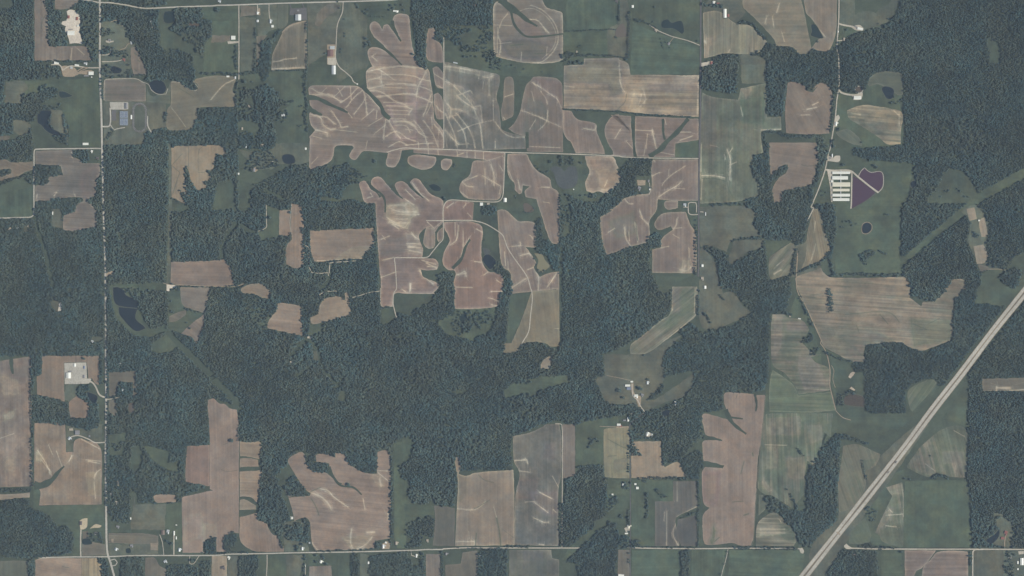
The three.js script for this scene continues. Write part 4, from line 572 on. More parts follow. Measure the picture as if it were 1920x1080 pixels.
F('big tan field with wood bays and pale wash marks in the south', 't13 610,248 640,215 705,185 728,190 742,215 745,250 790,312 870,330 900,338 940,372 985,415 1000,425 1010,410 965,390 930,320 915,265 820,252 818,205 860,195 905,200 960,225 958,190 1032,200 1060,268 1140,322 1210,340 1260,340 1265,182 1320,170 1345,180 1355,250 1360,500 1358,700 1352,808 1245,825 1242,882 1100,890 820,895 790,840 775,690 735,658 662,682 648,600 620,512 775,500 782,482 742,452 690,380 650,315', { c: [134, 122, 115], rows: 6, rimA: .2, rowA: 1.2, streaks: 't13 *3 1235,345 1245,400;*4 1280,380 1290,430;*3 790,480 860,510 910,560 930,600;*2 850,450 910,465 950,510 1050,580;*1.8 1270,335 1340,390;*1.5 1265,318 1335,320;*5 1190,765 1240,762;*2 1075,740 1070,830 1085,885;*2 1030,820 1070,825;*2 1120,885 1180,850 1225,800;*4 1340,630 1350,670;*1.6 1160,520 1175,600;*1.4 790,840 830,890', tones: [['paletan', .5, 't13 1230,340 1300,380 1300,440 1230,380'], ['paletan', .35, 't13 1000,800 1230,780 1220,880 1080,885'], ['paletan', .4, 't13 890,550 940,560 940,600 910,600']], greens: 't13 780,470 850,440;*1.4 785,520 820,580 840,640', darks: 't13 *2.4 940,240 965,245;*3 1045,415 1065,420' });
WW('grass waterway with a lone bush inside the big tan field', 't13 915,290 950,370 1000,425 1090,440 1150,492', [5, 3]);
F('small triangle field in the wood left of the big tan field', 't13 592,455 650,500 622,510', { c: 'brown', rows: 0, rimA: .1 });
F('brown paddock with a house circle below the bottom road', 't13 66,935 176,935 178,1085 60,1085', { c: 'tan', rows: 88, rimA: .2 });
F('brown field at the bottom edge below two houses', 't13 772,1012 930,1006 940,1085 765,1085', { c: 'brown', rows: 90, rimA: .15 });
F('dark brown-green field above the bottom road right of the wood lobe', 't23 206,572 280,576 358,590 355,862 200,860 215,650', { c: [94, 97, 93], rows: 88, rimA: .12 });
F('grey-green crop field with pale curls left of the long pale track', 't22 780,1072 900,1045 1000,1000 1022,985 1112,985 1128,1080 t23 1125,360 1106,450 1108,862 790,857 797,500 828,345 785,245', { stripe: ['brown', .45], c: [100, 102, 100], rows: 90, rowA: 1.4, rimA: .3, blotch: 1.6, streaks: 't23 *2 820,340 850,385;*2.4 830,320 900,330;*1.6 790,245 880,240 885,270;*2 930,545 990,590 1030,620;*2.2 930,660 1000,690 1040,690;*1.4 870,545 940,540;*2.4 970,475 1060,520;*2.4 970,850 1000,855;*1.6 800,450 825,350;1065,360 1110,440;*2 1070,600 1090,620;t22 *2 1010,985 1020,1010;1110,985 1130,1000', greens: 't23 *2.4 995,395 998,470', tones: [['brown', .5, 't23 1000,110 1100,110 1090,260 980,240'], ['brown', .35, 't23 820,380 960,380 940,520 810,520'], ['brown', .4, 't23 900,480 1100,480 1090,640 980,600'], ['darkcrop', .4, 't23 800,600 1000,700 1100,720 1080,840 800,850']] });
F('tan-pink field with thin green veins left of the grey-green crop', 't23 385,342 440,356 520,332 780,312 788,480 790,858 360,862 372,600 380,400 360,260 368,215 390,222 402,290', { stripe: ['brown', .4], c: [132, 123, 114], rows: 90, rimA: .3, rimW: 1.2, streaks: 't23 *2.4 370,240 395,320;*1.4 370,590 500,600 580,545;640,580 660,660;460,760 462,810;*2 370,830 500,830 500,860', greens: 't23 *.8 380,585 500,590 560,560 610,530;*.8 530,350 570,385 640,405;*2 660,660 680,760 690,855;*1.4 505,860 515,770;*.6 700,740 780,800', tones: [['olivegreen', .4, 't23 380,350 440,370 430,500 380,540']] });
F('plain brown strip right of the long pale track', 't22 1140,987 1225,985 1228,1080 t23 1228,356 1142,372', { c: 'brown', rows: 90, rimA: .12 });
F('grey-green field below the bottom road left of the power line', 't23 752,892 1055,890 1062,950 1112,962 1112,1085 750,1085', { stripe: ['olivegreen', .5], c: [102, 105, 101], rows: 90, rimA: .25, blotch: 1.5, tones: [['olivegreen', .4, 't23 850,900 1000,900 1000,1080 850,1080']] });
F('olive stubble field below the bottom road with a pale drive', 't23 415,910 520,895 525,960 510,1085 290,1085 290,1000 400,990', { c: 'drybrown', rows: 80, rimA: .15 });
F('brown strip field below the round wood patch', 't23 150,922 250,922 258,1085 150,1085', { c: 'brown', rows: 88, rimA: .15 });
F('brown strip field left of the bottom lane', 't33 75,892 155,892 155,1085 65,1085', { c: 'drybrown', rows: 88, rimA: .12 });
F('vast brown field at the left edge with pale soil patches', 't02 -10,560 65,517 225,497 230,900 222,1080 t03 240,430 0,445 -10,440', { stripe: ['paletan', .3], c: [124, 115, 108], rows: 88, rimA: .14, blotch: 1.6, tones: [['paletan', .5, 't02 20,640 120,660 140,770 20,770'], ['streak', .4, 't02 30,920 110,880 90,940 30,960'], ['greybrown', .4, 't02 80,560 220,560 220,650 100,640'], ['paletan', .3, 't03 40,240 100,230 90,320 40,320']], streaks: 't02 *2 30,920 110,880;t03 0,85 100,50' });
WW('grass notch in the vast left field', 't02 80,500 85,580 95,620', [9, 4]);
F('brown field that surrounds the gravel compound', 't02 305,490 715,490 718,560 716,700 690,690 665,650 640,655 628,535 463,540 463,692 470,822 400,800 270,770 265,640 300,622', { c: [128, 117, 106], rows: 90, rimA: .15 });
F('brown lobe field below the gravel compound', 't02 500,825 560,780 640,838 632,938 512,942 502,880', { c: [130, 118, 107], rows: 88, rimA: .15 });
F('large tan field below the dark pond with a dark grass wedge', 't02 250,980 330,970 470,975 475,1080 t03 476,185 532,182 538,108 580,85 640,105 700,120 735,185 735,562 282,568 292,470 250,400 250,0', { c: [130, 119, 109], rows: 90, rimA: .16, blotch: 1.3, streaks: 't03 *3 265,180 280,240;*1.6 270,170 330,260 370,350;*1.2 350,130 380,200;410,180 450,290;*2 500,250 520,210;*1.6 620,240 730,250;*2 640,250 720,265;*1.4 680,370 700,330 725,310;*1.6 690,520 680,400;*1.4 720,160 590,90;*1.2 300,240 370,330', darks: 't03 *.6 480,200 478,550', tones: [['paletan', .3, 't03 620,330 730,330 730,500 640,500'], ['streak', .4, 't03 255,180 300,200 300,250 260,240']] });
WW('dark grass wedge in the large tan field', 't03 250,425 300,425 370,390 420,330 465,285', [16, 3]);
F('olive-brown garden field of the farmhouse right of the west road', 't02 787,612 980,600 990,640 990,765 962,790 962,680 860,680 840,770 790,790', { c: 'drybrown', rows: 2, rimA: .15 });
F('small brown field below the farmhouse drive', 't02 787,812 850,810 842,930 790,892', { c: 'drybrown', rows: 88, rimA: .15 });
F('small tan strip field at the left edge', 't03 -10,492 110,486 215,475 215,512 110,518 60,530 -10,530', { c: 'tan', rows: 3, rimA: .15 });
F('light brown field below the bottom track at the left', 't03 256,962 320,950 590,952 590,1085 255,1085', { c: [140, 126, 117], rows: 10, rimA: .1, darks: 't03 *.6 420,985 450,1010 500,1020' });
F('tan field with pale stripes beside the lower road loop', 't03 592,952 715,950 735,1000 728,1085 592,1085', { c: [146, 134, 118], rows: 90, rimA: .12, rowA: 2 });
F('olive field in the bottom left corner', 't03 -10,985 60,970 202,972 206,1085 -10,1085', { c: 'dry', rows: 90, rimA: .12 });
F('small brown field with a dark pond at the corner of road and track', 't03 595,852 640,832 760,850 766,930 596,932', { c: 'drybrown', rows: 5, rimA: .15 });
F('narrow brown field corner beside the drive of the building plot', 't03 596,757 636,755 640,800 600,835', { c: 'drybrown', rows: 88, rimA: .1 });
F('tan flat oval field beside the stepped tan field', 't03 1108,505 1150,488 1268,495 1272,545 1180,550 1128,546', { c: [140, 126, 118], rows: 0, rimA: .2 });
F('olive brown field under the bottom road near the two drives', 't03 1052,948 1120,950 1150,1002 1200,1030 1192,1085 1045,1085', { c: 'drybrown', rows: 88, rimA: .12 });
F('striped brown paddock strip right of the crossroads', 't03 785,772 1012,770 1145,790 1145,850 785,840', { c: [106, 104, 96], rows: 2, rowA: 2, rimA: .12 });
F('square bare garden plot in the paddock', 't03 1088,845 1140,842 1140,892 1090,892', { c: 'tan', rows: 0, rimA: .1 });
F('small tan square in the paddock by the west road', 't03 804,812 822,811 822,836 806,836', { c: 'tan', rows: 0, rimA: .1 });

// ---------------------------------------------------------------- copses and tree lines that stand in or beside the fields
const Hd = hedge, Wd = wood;
Wd('small square wood with a house yard cut into its west side', 't30 672,470 755,430 850,392 950,400 940,560 938,672 900,680 830,665 670,642', { tone: .1 });
Wd('wood finger between the two southern grain fields', 't21 238,935 290,928 350,935 352,1000 360,1080 t22 352,60 352,150 380,180 250,240 190,110 240,20 250,0 t21 205,1080 240,1040');
Wd('tree belt along the stream below the dark farm pond', 't21 645,888 690,880 730,910 770,960 772,1080 t22 765,40 740,160 730,320 712,480 640,480 560,350 640,260 680,60 705,20 t21 702,1080 712,980 660,930');
Wd('tree spur left of the strip field that joins the dense wood', 't21 945,540 985,535 1000,650 1035,700 1080,728 1115,720 1118,920 1085,915 1050,850 1020,810 945,760 940,640');
Wd('copse hedge that bites into the tan field with dark lines', 't01 1340,165 1355,165 1365,240 1400,300 1430,330 1500,320 t11 0,320 20,360 10,440 t01 1380,480 1355,440 1310,370 1300,335 1330,350 1365,380 1345,310');
Wd('wood tongue between brown fields at the left edge', 't01 0,210 75,182 85,195 60,222 0,262', {});
Wd('copse bridging the narrow road beside the grey-green field', 't01 250,155 300,150 430,152 450,218 350,240 365,270 330,292 245,295 150,250 0,372 0,310 170,225 240,195');
Wd('wood strip between the brown lobe and the upper grey-green field', 't01 256,425 330,418 380,398 500,388 600,395 590,412 545,432 545,488 465,518 440,468 375,470 372,600 300,640 255,560');
Wd('trees round the farmhouse below the crossing of two west roads', 't01 530,45 640,42 650,130 600,142 580,108 522,85');
Wd('tree patch along the west road beside the grey-green field', 't01 700,275 742,200 745,600 690,600 700,480 645,420 640,395 690,385');
Wd('wood around the small dark pond by the gravel compound', 't02 570,712 650,702 640,760 660,800 710,830 720,1010 640,1025 480,990 240,972 225,830 250,775 330,785 470,822 500,850 510,942 635,940 640,840 565,780');
Wd('wood strip left of the brown compound field', 't02 235,490 300,490 300,620 262,640 240,760 225,760');
Wd('tree group by the track of the tan-field garden', 't02 1030,20 1200,10 1212,80 1210,260 1120,285 1060,240 1040,190 1020,130');
Wd('young trees on the shore of the large dark pond', 't02 880,0 1020,0 1010,90 960,70', { density: .5 });
Wd('small wood in the corner of the tan field by the bottom road', 't13 18,832 60,800 95,802 100,905 25,912', {});
Wd('small round wood between two tan fields by the bottom road', 't13 155,820 205,762 250,772 240,850 200,905 165,890', { density: .9 });
Wd('wooded house lot between the tan fields', 't13 600,722 690,695 725,700 728,830 640,822 598,800', {});
Wd('tree stand in the bay of the big tan field', 't13 742,205 760,215 815,205 820,250 908,268 920,330 880,335 800,318 752,255', {});
Wd('wood bay between the tall arm and the big tan field', 't13 1035,205 1262,170 1262,340 1210,338 1140,318 1060,262', {});
Wd('dark wood wedge under the big tan field arm', 't13 590,440 660,340 745,455 775,495 650,505', {});
Wd('large notch wood that cuts into the striped pink-green field', 't41 700,955 660,920 700,860 900,690 1110,530 1138,560 1138,700 1188,830 1225,930 1215,985 1130,1080 1112,980 1040,975 960,1080 t42 980,5 900,90 800,75 722,52 t41 720,1080');
Wd('small wood by the grass verge above the motorway', 't41 1360,965 1400,930 1480,888 1520,905 1512,990 1475,1052 1390,1000', {});
Wd('wood strip between barn pasture and tan slope field', 't41 20,448 60,435 180,436 186,600 180,700 152,830 172,935 185,960 152,958 148,880 120,800 140,740 92,600 72,490');
Wd('bush group at the foot of the barn pasture', 't41 340,800 440,765 470,790 410,830 405,868 380,845', {});
Wd('trees along the winding road at the left side of the barn farm', 't41 50,-10 135,-10 128,60 100,150 70,230 40,310 0,330 0,300 35,240 50,120', { density: .8 });
Wd('copse in the marshy end of the wood left of the barn pasture', 't31 1262,345 1400,312 1500,300 1475,380 1480,460 1440,500 1255,430');
Wd('hedge copse cutting into the brown field with a hedge notch', 't31 1182,240 1210,195 1290,148 1300,180 1250,225 1195,262', {});
Wd('square wood above the road farm in the lower east', 't42 402,412 650,395 740,455 860,452 1030,375 1036,100 1060,62 1130,0 1205,-5 1190,110 1300,120 1395,132 1350,205 1200,400 1100,535 960,712 930,705 905,655 800,660 690,720 690,900 460,906 400,880 390,605 330,602 303,575 310,532 390,542', { tone: -.15 });
Wd('trees between the striped field tip and the brown bulb field', 't43 235,80 300,72 410,110 425,140 380,118 300,100', {});
Wd('bush patch above the muddy pond in the grass basin', 't42 200,770 260,745 300,735 360,770 300,772 250,785 240,850 190,850', { density: .6 });
Wd('oak clump right of the striped crop field and left of a track', 't32 1400,400 1440,350 1480,325 1490,370 1440,405 1405,412', {});
Wd('tree clump at the bend of the farm track', 't32 1478,450 1520,425 1543,440 t42 60,450 40,480 0,490', {});
Wd('wooded creek that runs down to the bottom of the olive pastures', 't32 -10,820 20,845 100,848 200,840 255,870 265,900 200,950 155,1000 150,920 80,880 -10,900 t22 1340,940 1330,900');
Wd('wooded house lots along the narrow lane below the farm', 't32 160,990 270,900 400,860 460,820 540,790 560,880 400,1000 380,1080 160,1080', { density: .75 });
Wd('wooded bank below the narrow hay meadow', 't32 275,805 330,770 390,700 410,680 400,740 340,790 290,812', {});
Wd('trees on the house lots at the right of the bottom lane', 't33 160,-10 380,-10 375,100 270,95 180,90', { density: .55 });
Wd('bush row beside the narrow lane in the tan field corner', 't33 152,90 175,95 240,205 225,218 175,195 170,160 150,150', {});
Wd('tree belt between two green fields at the bottom edge', 't33 530,890 560,885 590,895 590,1085 532,1085', {});
Wd('tree belt between green fields beside the loop drive', 't13 265,940 400,930 412,970 372,1085 262,1085', {});
Wd('tree belt at the bottom edge right of a tall green strip', 't13 1078,922 1130,915 1135,960 1128,1085 1075,1085', {});
Wd('tree edge at the left of the brown paddock with a house circle', 't13 -10,975 55,968 58,1085 -10,1085', {});
Wd('wood with a drive loop at the bottom edge', 't03 1240,1005 1300,990 1430,1002 1442,1085 1195,1085 1205,1010', { density: .85 });
Wd('tree patch between two drives at the bottom edge', 't03 1455,1000 1500,975 1525,985 1520,1070 1475,1050', {});
Wd('wood block below the bottom road near the crossroads loop', 't03 882,945 1045,942 1048,1085 870,1085', {});
Wd('trees below the bottom track at the crossroads', 't03 702,950 735,945 770,965 790,1010 775,1085 728,1085 735,1000', { density: .8 });
Wd('tree belt left of the light brown field at the bottom left', 't03 205,950 255,945 252,1085 208,1085', {});
Wd('wooded row of house lots right of the west road', 't03 778,450 860,435 940,490 946,690 880,690 800,625', { density: .8 });
Wd('tree group round a small farmhouse right of the road houses', 't03 640,765 700,755 740,775 740,840 690,830 635,800', { density: .7 });
Wd('tree islands in the glade right of the west road', 't03 820,120 870,105 900,110 860,180 830,170', { density: .7 });
Wd('tree row through the glade to the wood', 't03 910,100 985,70 945,240 905,240', { density: .8 });
Wd('tall tree row on the farm lane with the white barn', 't10 -10,150 70,145 65,250 20,310 5,400 -10,400', {});
Wd('wood strip that winds down the striped crop field', 't10 405,320 440,290 500,270 560,208 575,215 540,270 505,330 495,420 480,530 470,590 430,600 425,540 400,520 400,450 430,400', {});
Wd('wood beside the farm lane left of the green pasture', 't10 268,640 330,630 380,650 430,615 480,618 545,665 555,720 640,730 660,740 570,770 530,830 520,900 540,1040 490,1075 380,1080 420,900 370,880 380,760 370,690 280,740', { tone: .1 });
Wd('trees around the pale house in the pasture', 't10 540,810 620,795 632,840 580,885 540,870', { density: .5 });
Wd('garden trees of the houses on the farm lane', 't10 265,740 370,760 380,860 270,890', { density: .45 });
Wd('trees beside the farm lane above the hedged meadows', 't10 265,950 380,960 380,1080 265,1080', { density: .7 });
Wd('dark tree strip from the square wood lot down to the small oval fields', 't20 50,380 120,440 165,490 150,500 100,470', {});
Wd('scattered bush thicket below the square wood lot', 't20 285,185 400,190 400,290 430,330 540,350 560,370 480,375 400,360 340,300 285,290', { density: .7 });
Wd('dark bush thicket in the rough grass left of the round field', 't20 400,205 470,200 480,230 410,240', { density: .5 });
Wd('bush row at the top of the rough grass', 't20 520,190 640,200 640,300 540,330 520,300 600,260', { density: .35 });
Wd('bush band in the rough grass beside the round field', 't20 560,370 640,360 700,450 690,500 620,500 580,420', { density: .4 });
Wd('hedge thicket corner where the banded tan field begins', 't20 1132,400 1170,378 1230,385 1290,395 1290,405 1190,420 1140,450', {});
Wd('bush belt above the banded tan field', 't20 1175,440 1280,440 1285,465 1180,466', {});
Wd('orchard of dark bushes beside the round wood lot pond', 't00 1290,240 1440,260 1450,300 1420,330 1290,280', { density: .35 });
Wd('tree row right of the green strip field below the round wood', 't00 1420,320 1470,315 1475,405 1420,380', { density: .6 });
Wd('orchard trees around the houses right of the west road', 't00 735,200 800,205 830,240 790,260 735,270', { density: .7 });
Wd('garden trees of the middle house right of the west road', 't00 738,335 790,330 870,370 930,365 940,410 740,400', { density: .55 });
Wd('trees round the little pond right of the west road', 't00 735,470 800,470 830,545 900,545 940,420 945,555 740,565', { density: .6 });
Wd('wood on the inner bank of the bent pond', 't00 350,840 380,820 370,900 430,960 490,975 495,1040 430,1030 380,975 350,920', { density: .8 });
Wd('trees along the north side of the bent pond', 't00 240,800 300,770 420,775 435,790 380,795 300,798 275,830', { density: .8 });
Wd('trees on the farm lot with winding tracks', 't00 260,450 360,470 380,500 440,520 450,560 260,572', { density: .6 });
Wd('copse in the middle of the west pasture', 't00 280,640 330,605 345,630 300,660', { density: .6 });
Wd('bushes between the yard wood and the west road', 't00 600,150 720,190 720,420 640,350 600,240', { density: .5 });
Wd('tree patch left of the round dark pond of the old farm', 't11 380,60 480,45 560,150 500,180 400,180 350,200 300,170', { density: .5 });
Wd('scattered trees at the east end of the north wood', 't11 1050,130 1100,180 1190,230 1140,262 1060,290 1050,330', { density: .5 });
Wd('tree patch at the edge of the grey lake', 't21 1110,80 1140,85 1140,155 1115,160', { density: .6 });
Wd('trees above the grey lake in the grass', 't21 1140,100 1220,90 1225,150 1150,165', { density: .35 });
Wd('trees in the glade at the edge of the dense wood', 't21 1130,450 1185,440 1190,560 1160,600 1135,640', { density: .35 });
Wd('farm trees below the grain farm buildings', 't21 555,450 650,445 655,505 590,515 555,485', { density: .8 });
Wd('trees round the dark farm pond', 't21 640,840 690,850 680,890 640,890', { density: .8 });
Wd('trees at the lower edge of the lobed field under the track', 't31 275,700 330,645 380,650 380,740 330,760', {});
Wd('bush thicket in the brushy field below the small oval field', 't12 290,80 400,70 470,110 470,260 420,270 330,180', { density: .45 });
Wd('scattered tree glade under the double brown field', 't22 360,160 480,160 500,350 380,330 340,250', { density: .3 });
Wd('open grove with sunlit gaps under the double brown field', 't22 480,160 650,140 640,260 540,300 480,240', { density: .25 });
Wd('tree clumps at the head of the long clearing', 't22 800,640 860,610 930,640 960,590 1060,580 1100,650 1000,640 940,650 860,700', { density: .6 });
Wd('farmyard trees in the bottom right corner', 't43 1410,895 1480,900 1470,1000 1490,1085 1410,1085', { density: .5 });
Wd('trees left of the lane at the bottom left of the bottom lane', 't33 0,690 60,690 70,760 100,800 90,850 0,860', {});
Wd('scattered trees in the pasture left of the bottom lane', 't33 0,500 70,500 80,540 0,620', { density: .5 });
Wd('trees round the house left of the bottom lane', 't33 80,780 150,800 240,820 245,870 90,870', { density: .75 });
Wd('tree wedge right of the motorway on the green triangle', 't43 410,580 480,600 470,690 430,690', { density: .55 });
Wd('wooded bank at the foot of the swath fields', 't43 330,870 440,840 470,860 650,870 660,880 480,888', { density: .7 });

Hd('roadside hedge of the farm lane below the white barn', 't10 247,330 247,520', 5); Hd('long dark tree lane that continues the farm road south', 't10 248,600 250,1080 t11 250,210', 5);
Hd('dark hedge that separates the two small meadows', 't11 247,220 248,470', 5); Hd('hedge at the left of the striped crop strip', 't10 380,200 380,520', 3);
Hd('hedge row under the smooth hayfield', 't10 5,540 130,530 240,538 400,520', 5); Hd('thin hedge under the dark striped crop', 't10 500,512 750,512', 2.5);
Hd('tree row along the left side of the pinkish lobed field', 't10 748,500 745,650 755,760 745,830 757,950', 5); Hd('garden hedge at the pasture', 't10 560,750 600,740 660,735', 5);
Hd('hedge beside the tan field at the west road', 't00 735,560 738,720', 4); Hd('west roadside tree row below the field', 't01 738,150 742,700', 3.5);
Hd('hedge row above the two square crop fields', 't00 250,450 440,443 600,445 720,440', 3); Hd('bush row above the winding path field', 't00 950,548 1060,545 1215,560', 3);
Hd('tree line down the inner bank of the bent pond', 't00 455,820 475,900 485,1000', 4); Hd('fine hedge along the east rim of the pasture', 't00 505,1060 500,900', 1.5);
Hd('hedge at the north of the pasture', 't10 757,280 755,515', 2.5);
Hd('dark row of bushes right of the paddock lane', 't30 155,75 152,200 148,330 147,420 120,430', 5); Hd('bush row along the meadow path', 't30 170,145 240,150 300,175 345,205', 4.5);
Hd('bush row left of the bright hay meadow', 't30 85,0 82,80 85,200', 3); Hd('hedge under the bright hay meadow', 't20 1160,228 1350,218 1543,212', 3); Hd('hedge above the banded tan field', 't20 1290,400 1400,400 1543,408 t30 100,415', 3);
Hd('hedge under the banded tan field', 't20 1145,792 1350,800 1543,806 t30 200,825 430,838 600,848', 3); Hd('hedge of bushes in the olive field corner', 't30 940,165 1000,165 1060,185 1090,230 1150,290', 5);
Hd('bush strip at the top of the county road', 't30 680,30 760,40 830,45', 5); Hd('dense thicket beside the county road wood', 't30 1045,385 1110,385 1160,320', 6);
Hd('hedge at the top of the brown field with a hedge notch', 't30 1110,960 1200,950 1300,985 1400,985 1510,985', 6); Hd('hedge stub left of that brown field', 't30 1130,980 1148,1080', 5);
Hd('tree row on the west side of the gravel road', 't40 170,690 160,830 140,960', 4); Hd('tree row on the east side of the road in the wood', 't40 215,370 220,500', 5); Hd('bushes on the road below the cream farm', 't40 60,980 90,1080', 14);
Hd('bush line on the road by the tan hayfield', 't40 160,1000 165,1080', 6);
Hd('tree row below the dense wood along the county road', 't31 640,550 638,700 632,940', 3); Hd('roadside row beside the curved hay ribbon', 't32 655,0 650,190', 3.5);
Hd('hedge below the green crop field', 't31 745,442 920,430 1000,440', 3.5); Hd('tree row above the narrow olive meadow', 't31 890,720 920,690 1110,680', 4.5); Hd('tree row at the right of the narrow olive meadow', 't31 1128,690 1130,900', 4);
Hd('tree row at the right of the tilted leaf field', 't31 1370,760 1350,820 1320,960 1180,1000', 7); Hd('hedge along the field above the striped pink-green field', 't31 1350,940 1430,905 1543,870', 4); Hd('bush line in the tan slope field corner', 't41 0,885 90,840 140,810', 4);
Hd('straight tree row under the barn pasture', 't41 160,948 330,942 500,950 650,945', 6); Hd('short tree row inside the striped pink-green field', 't41 130,1040 140,1080 t42 145,60 140,170', 9); 
Hd('hedge along the winding farm track', 't32 1380,40 1430,160 1480,270', 4); Hd('bushes beside the lower farm track', 't42 100,455 200,505 300,530', 3.5);
Hd('tree row beside the tilted wood lane', 't32 1110,240 1120,330 1118,400', 4); Hd('tree row at the right of the olive meadow house', 't32 690,180 720,210 750,260', 4);
Hd('bush row beside the small house lots', 't32 790,40 830,70 850,90', 3); Hd('dark row at the left of the narrow stubble field', 't33 158,130 160,370', 3.5); Hd('hedge below the tan field tail', 't33 220,375 400,372 570,375', 4);
Hd('straight hedge left of the long tan field', 't33 650,395 652,600 655,865', 4); Hd('curved hedge round the dark field corner', 't33 520,665 580,640 640,625', 4.5); Hd('tree row of the lane house in the pasture', 't33 283,480 285,590 280,660', 3);
Hd('bush cluster row in the pasture', 't33 350,450 380,490 430,510', 5); Hd('hedge along the bottom road at the lane', 't33 250,868 420,872 640,872', 2); Hd('hedge along the bottom road under the crop end', 't33 900,872 1100,878 1370,880', 5.5);
Hd('tree line beside the narrow lane above the bottom road', 't33 150,600 150,760', 5); Hd('tree row along the broken pale path', 't33 860,895 845,980 815,1080', 2); Hd('winding bush line of the green hollow', 't33 1300,450 1350,540 1370,600', 4); Hd('bushes across the green tan-square field', 't33 1370,160 1430,220', 4);
Hd('bush row under the tan swath field', 't43 880,375 940,350 1000,375', 5.5); Hd('bushes by the faint field line', 't43 400,590 405,650', 3.5); Hd('tree row at the right of the diagonal striped field', 't43 1150,900 1155,1010', 6); Hd('bush row in the brown bulb field', 't43 370,230 385,300 395,380', 3.5);
Hd('dark tree line left of the large tan field', 't02 235,490 230,640 225,830 235,1000 t03 238,60 230,180 240,440', 5); Hd('hedge under the vast left field', 't03 0,462 120,460 230,460', 7); Hd('bush line in the lower left green', 't03 360,655 400,710 440,730', 6);
Hd('tree row beside the long tan field lane', 't13 258,0 262,100', 4); Hd('tree row left of the dark grass strip', 't13 1368,180 1370,520 1368,860', 5.5); Hd('hedge row along the bottom road', 't13 0,915 180,912 330,910 400,908', 3); Hd('hedge row along the bottom road under the big tan field', 't13 820,902 1000,895 1240,885', 2.5);
Hd('tree row at the brown lower field end', 't13 560,790 570,880', 5); Hd('dense tree row at the lot beside the big tan field', 't13 730,665 760,680 750,840', 9); Hd('tree row along the pale broken lane', 't13 738,925 742,1080', 4);
Hd('hedge left of the large tan fields along the wood', 't03 240,0 236,440', 3); Hd('hedge along the west road lawn', 't02 735,500 730,700', 6); Hd('hedge below the farmhouse garden', 't02 850,810 848,930', 4);
Hd('hedge right of the farmhouse garden', 't02 990,600 995,780', 4); Hd('dark tree lane along the west road in the woods', 't01 752,600 755,900', 4); Hd('row of dark trees left of the dense wood edge', 't22 1122,20 1118,420', 4);
Hd('tree row left of the strip field', 't21 1122,370 1122,700', 5); Hd('tree line beside the broad tan rectangular field', 't11 735,600 745,740 740,860', 10); Hd('tree line right of the broad tan rectangular field', 't11 1240,620 1255,700 1245,830', 5); Hd('tree group at the end of the white drive', 't11 1160,820 1200,780 1240,770', 5);
Hd('dark row between the slanted and the heart-shaped field', 't12 742,120 745,345', 10); Hd('tree row on the pale track by the tan-pink field', 't23 1125,560 1130,660 1120,740', 4); Hd('hedge along the bottom road by the tan-pink field', 't23 720,868 900,866', 5); Hd('hedge along the bottom road at the left', 't23 380,872 560,884', 2);
Hd('hedge at the left of the brown house strip', 't23 265,900 268,1080', 5); Hd('bush row by the house lawn', 't23 125,910 130,1020', 8); Hd('tree row beside the pond in the wood lawn', 't43 1350,655 1375,660', 5);
Hd('tree row beside the school drive', 't00 830,935 790,985 770,1015', 5); Hd('bush row along the path of the winding field', 't00 1205,800 1200,880', 5); Hd('bush row below the top road', 't10 750,85 752,240', 2.5);

// ---------------------------------------------------------------- lanes cut through the woods, seen as dark lines
const ride = (label, path, w = 4) => road('forest_ride', label, path, w + 2, 'lush', { layer: 'meadow', clear: w + 3 });
ride('narrow dark ride that winds down through the west wood', 't01 255,520 275,620 320,750 350,870 370,960 395,1040', 4);
ride('wide grassy power line ride that curves through the middle wood', 't02 1210,300 1290,400 1400,500 1543,640 t12 70,650 180,750 250,830 262,900', 9);
ride('dark lane through the wood above the tan-brown rectangular field', 't11 250,570 190,650 145,740 135,830', 5);
ride('dark forest lane from the woodland crossroads to the southwest', 't12 760,365 700,420 640,500', 4); ride('dark forest lane from the woodland crossroads to the shed ring', 't12 770,370 830,440 870,580 930,650 990,720', 4);
ride('faint forest lane to the south of the crossroads', 't12 790,560 740,600 680,640', 3);
ride('sunken lane between the drive and the wood below the broad tan field', 't11 925,870 918,980 880,1030 840,1070', 4); ride('dark lane that leaves the middle glade', 't11 450,330 540,370 600,410', 3.5); ride('thin lane in the north wood', 't11 270,570 320,625 390,632', 3.5);
ride('straight grass break along the east boundary of the tan field', 't21 1130,740 1125,1080 t22 1122,400', 3);

// ---------------------------------------------------------------- water
pond('dark pond bent like an elbow in the west pasture', 't00 272,862 276,825 300,802 340,798 368,802 366,830 345,862 352,902 385,935 432,960 435,985 380,972 330,942 300,905 275,890');
pond('shallow dark pool at the east end of the pasture trees', 't00 430,662 470,665 525,692 500,702 442,706 428,682', 'pondgreen');
pond('round dark pond with a pale path at its foot above the school field', 't00 1080,602 1110,582 1168,585 1195,612 1200,650 1172,680 1122,670 1085,642');
pond('kidney-shaped pond behind the houses on the west road', 't00 800,492 822,478 880,500 870,525 822,530 802,512');
pond('square dark pond beside the narrow green field', 't00 1192,90 1260,88 1256,158 1190,160', 'pondgreen'); pond('long dark pool at the top edge of the diagonal wood', 't00 1025,95 1100,88 1115,105 1100,120 1040,112', 'pondgreen'); pond('greenish pool under trees near the hayfield', 't00 1360,168 1440,168 1440,188 1372,186', 'mud');
pond('round dark pond on the lawn left of the lobed fields', 't11 575,95 590,78 625,74 655,85 668,110 665,135 620,145 585,130');
pond('dark ragged marsh pool in the fenced green pasture', 't30 392,155 432,140 460,165 530,152 550,225 535,245 515,230 470,205 420,205 388,195', 'pondgreen', { bank: 1 }); pond('muddy dark hollow on the rough strip', 't30 90,178 115,172 140,262 60,265 58,215', 'mud', { bank: 1, rough: .6 });
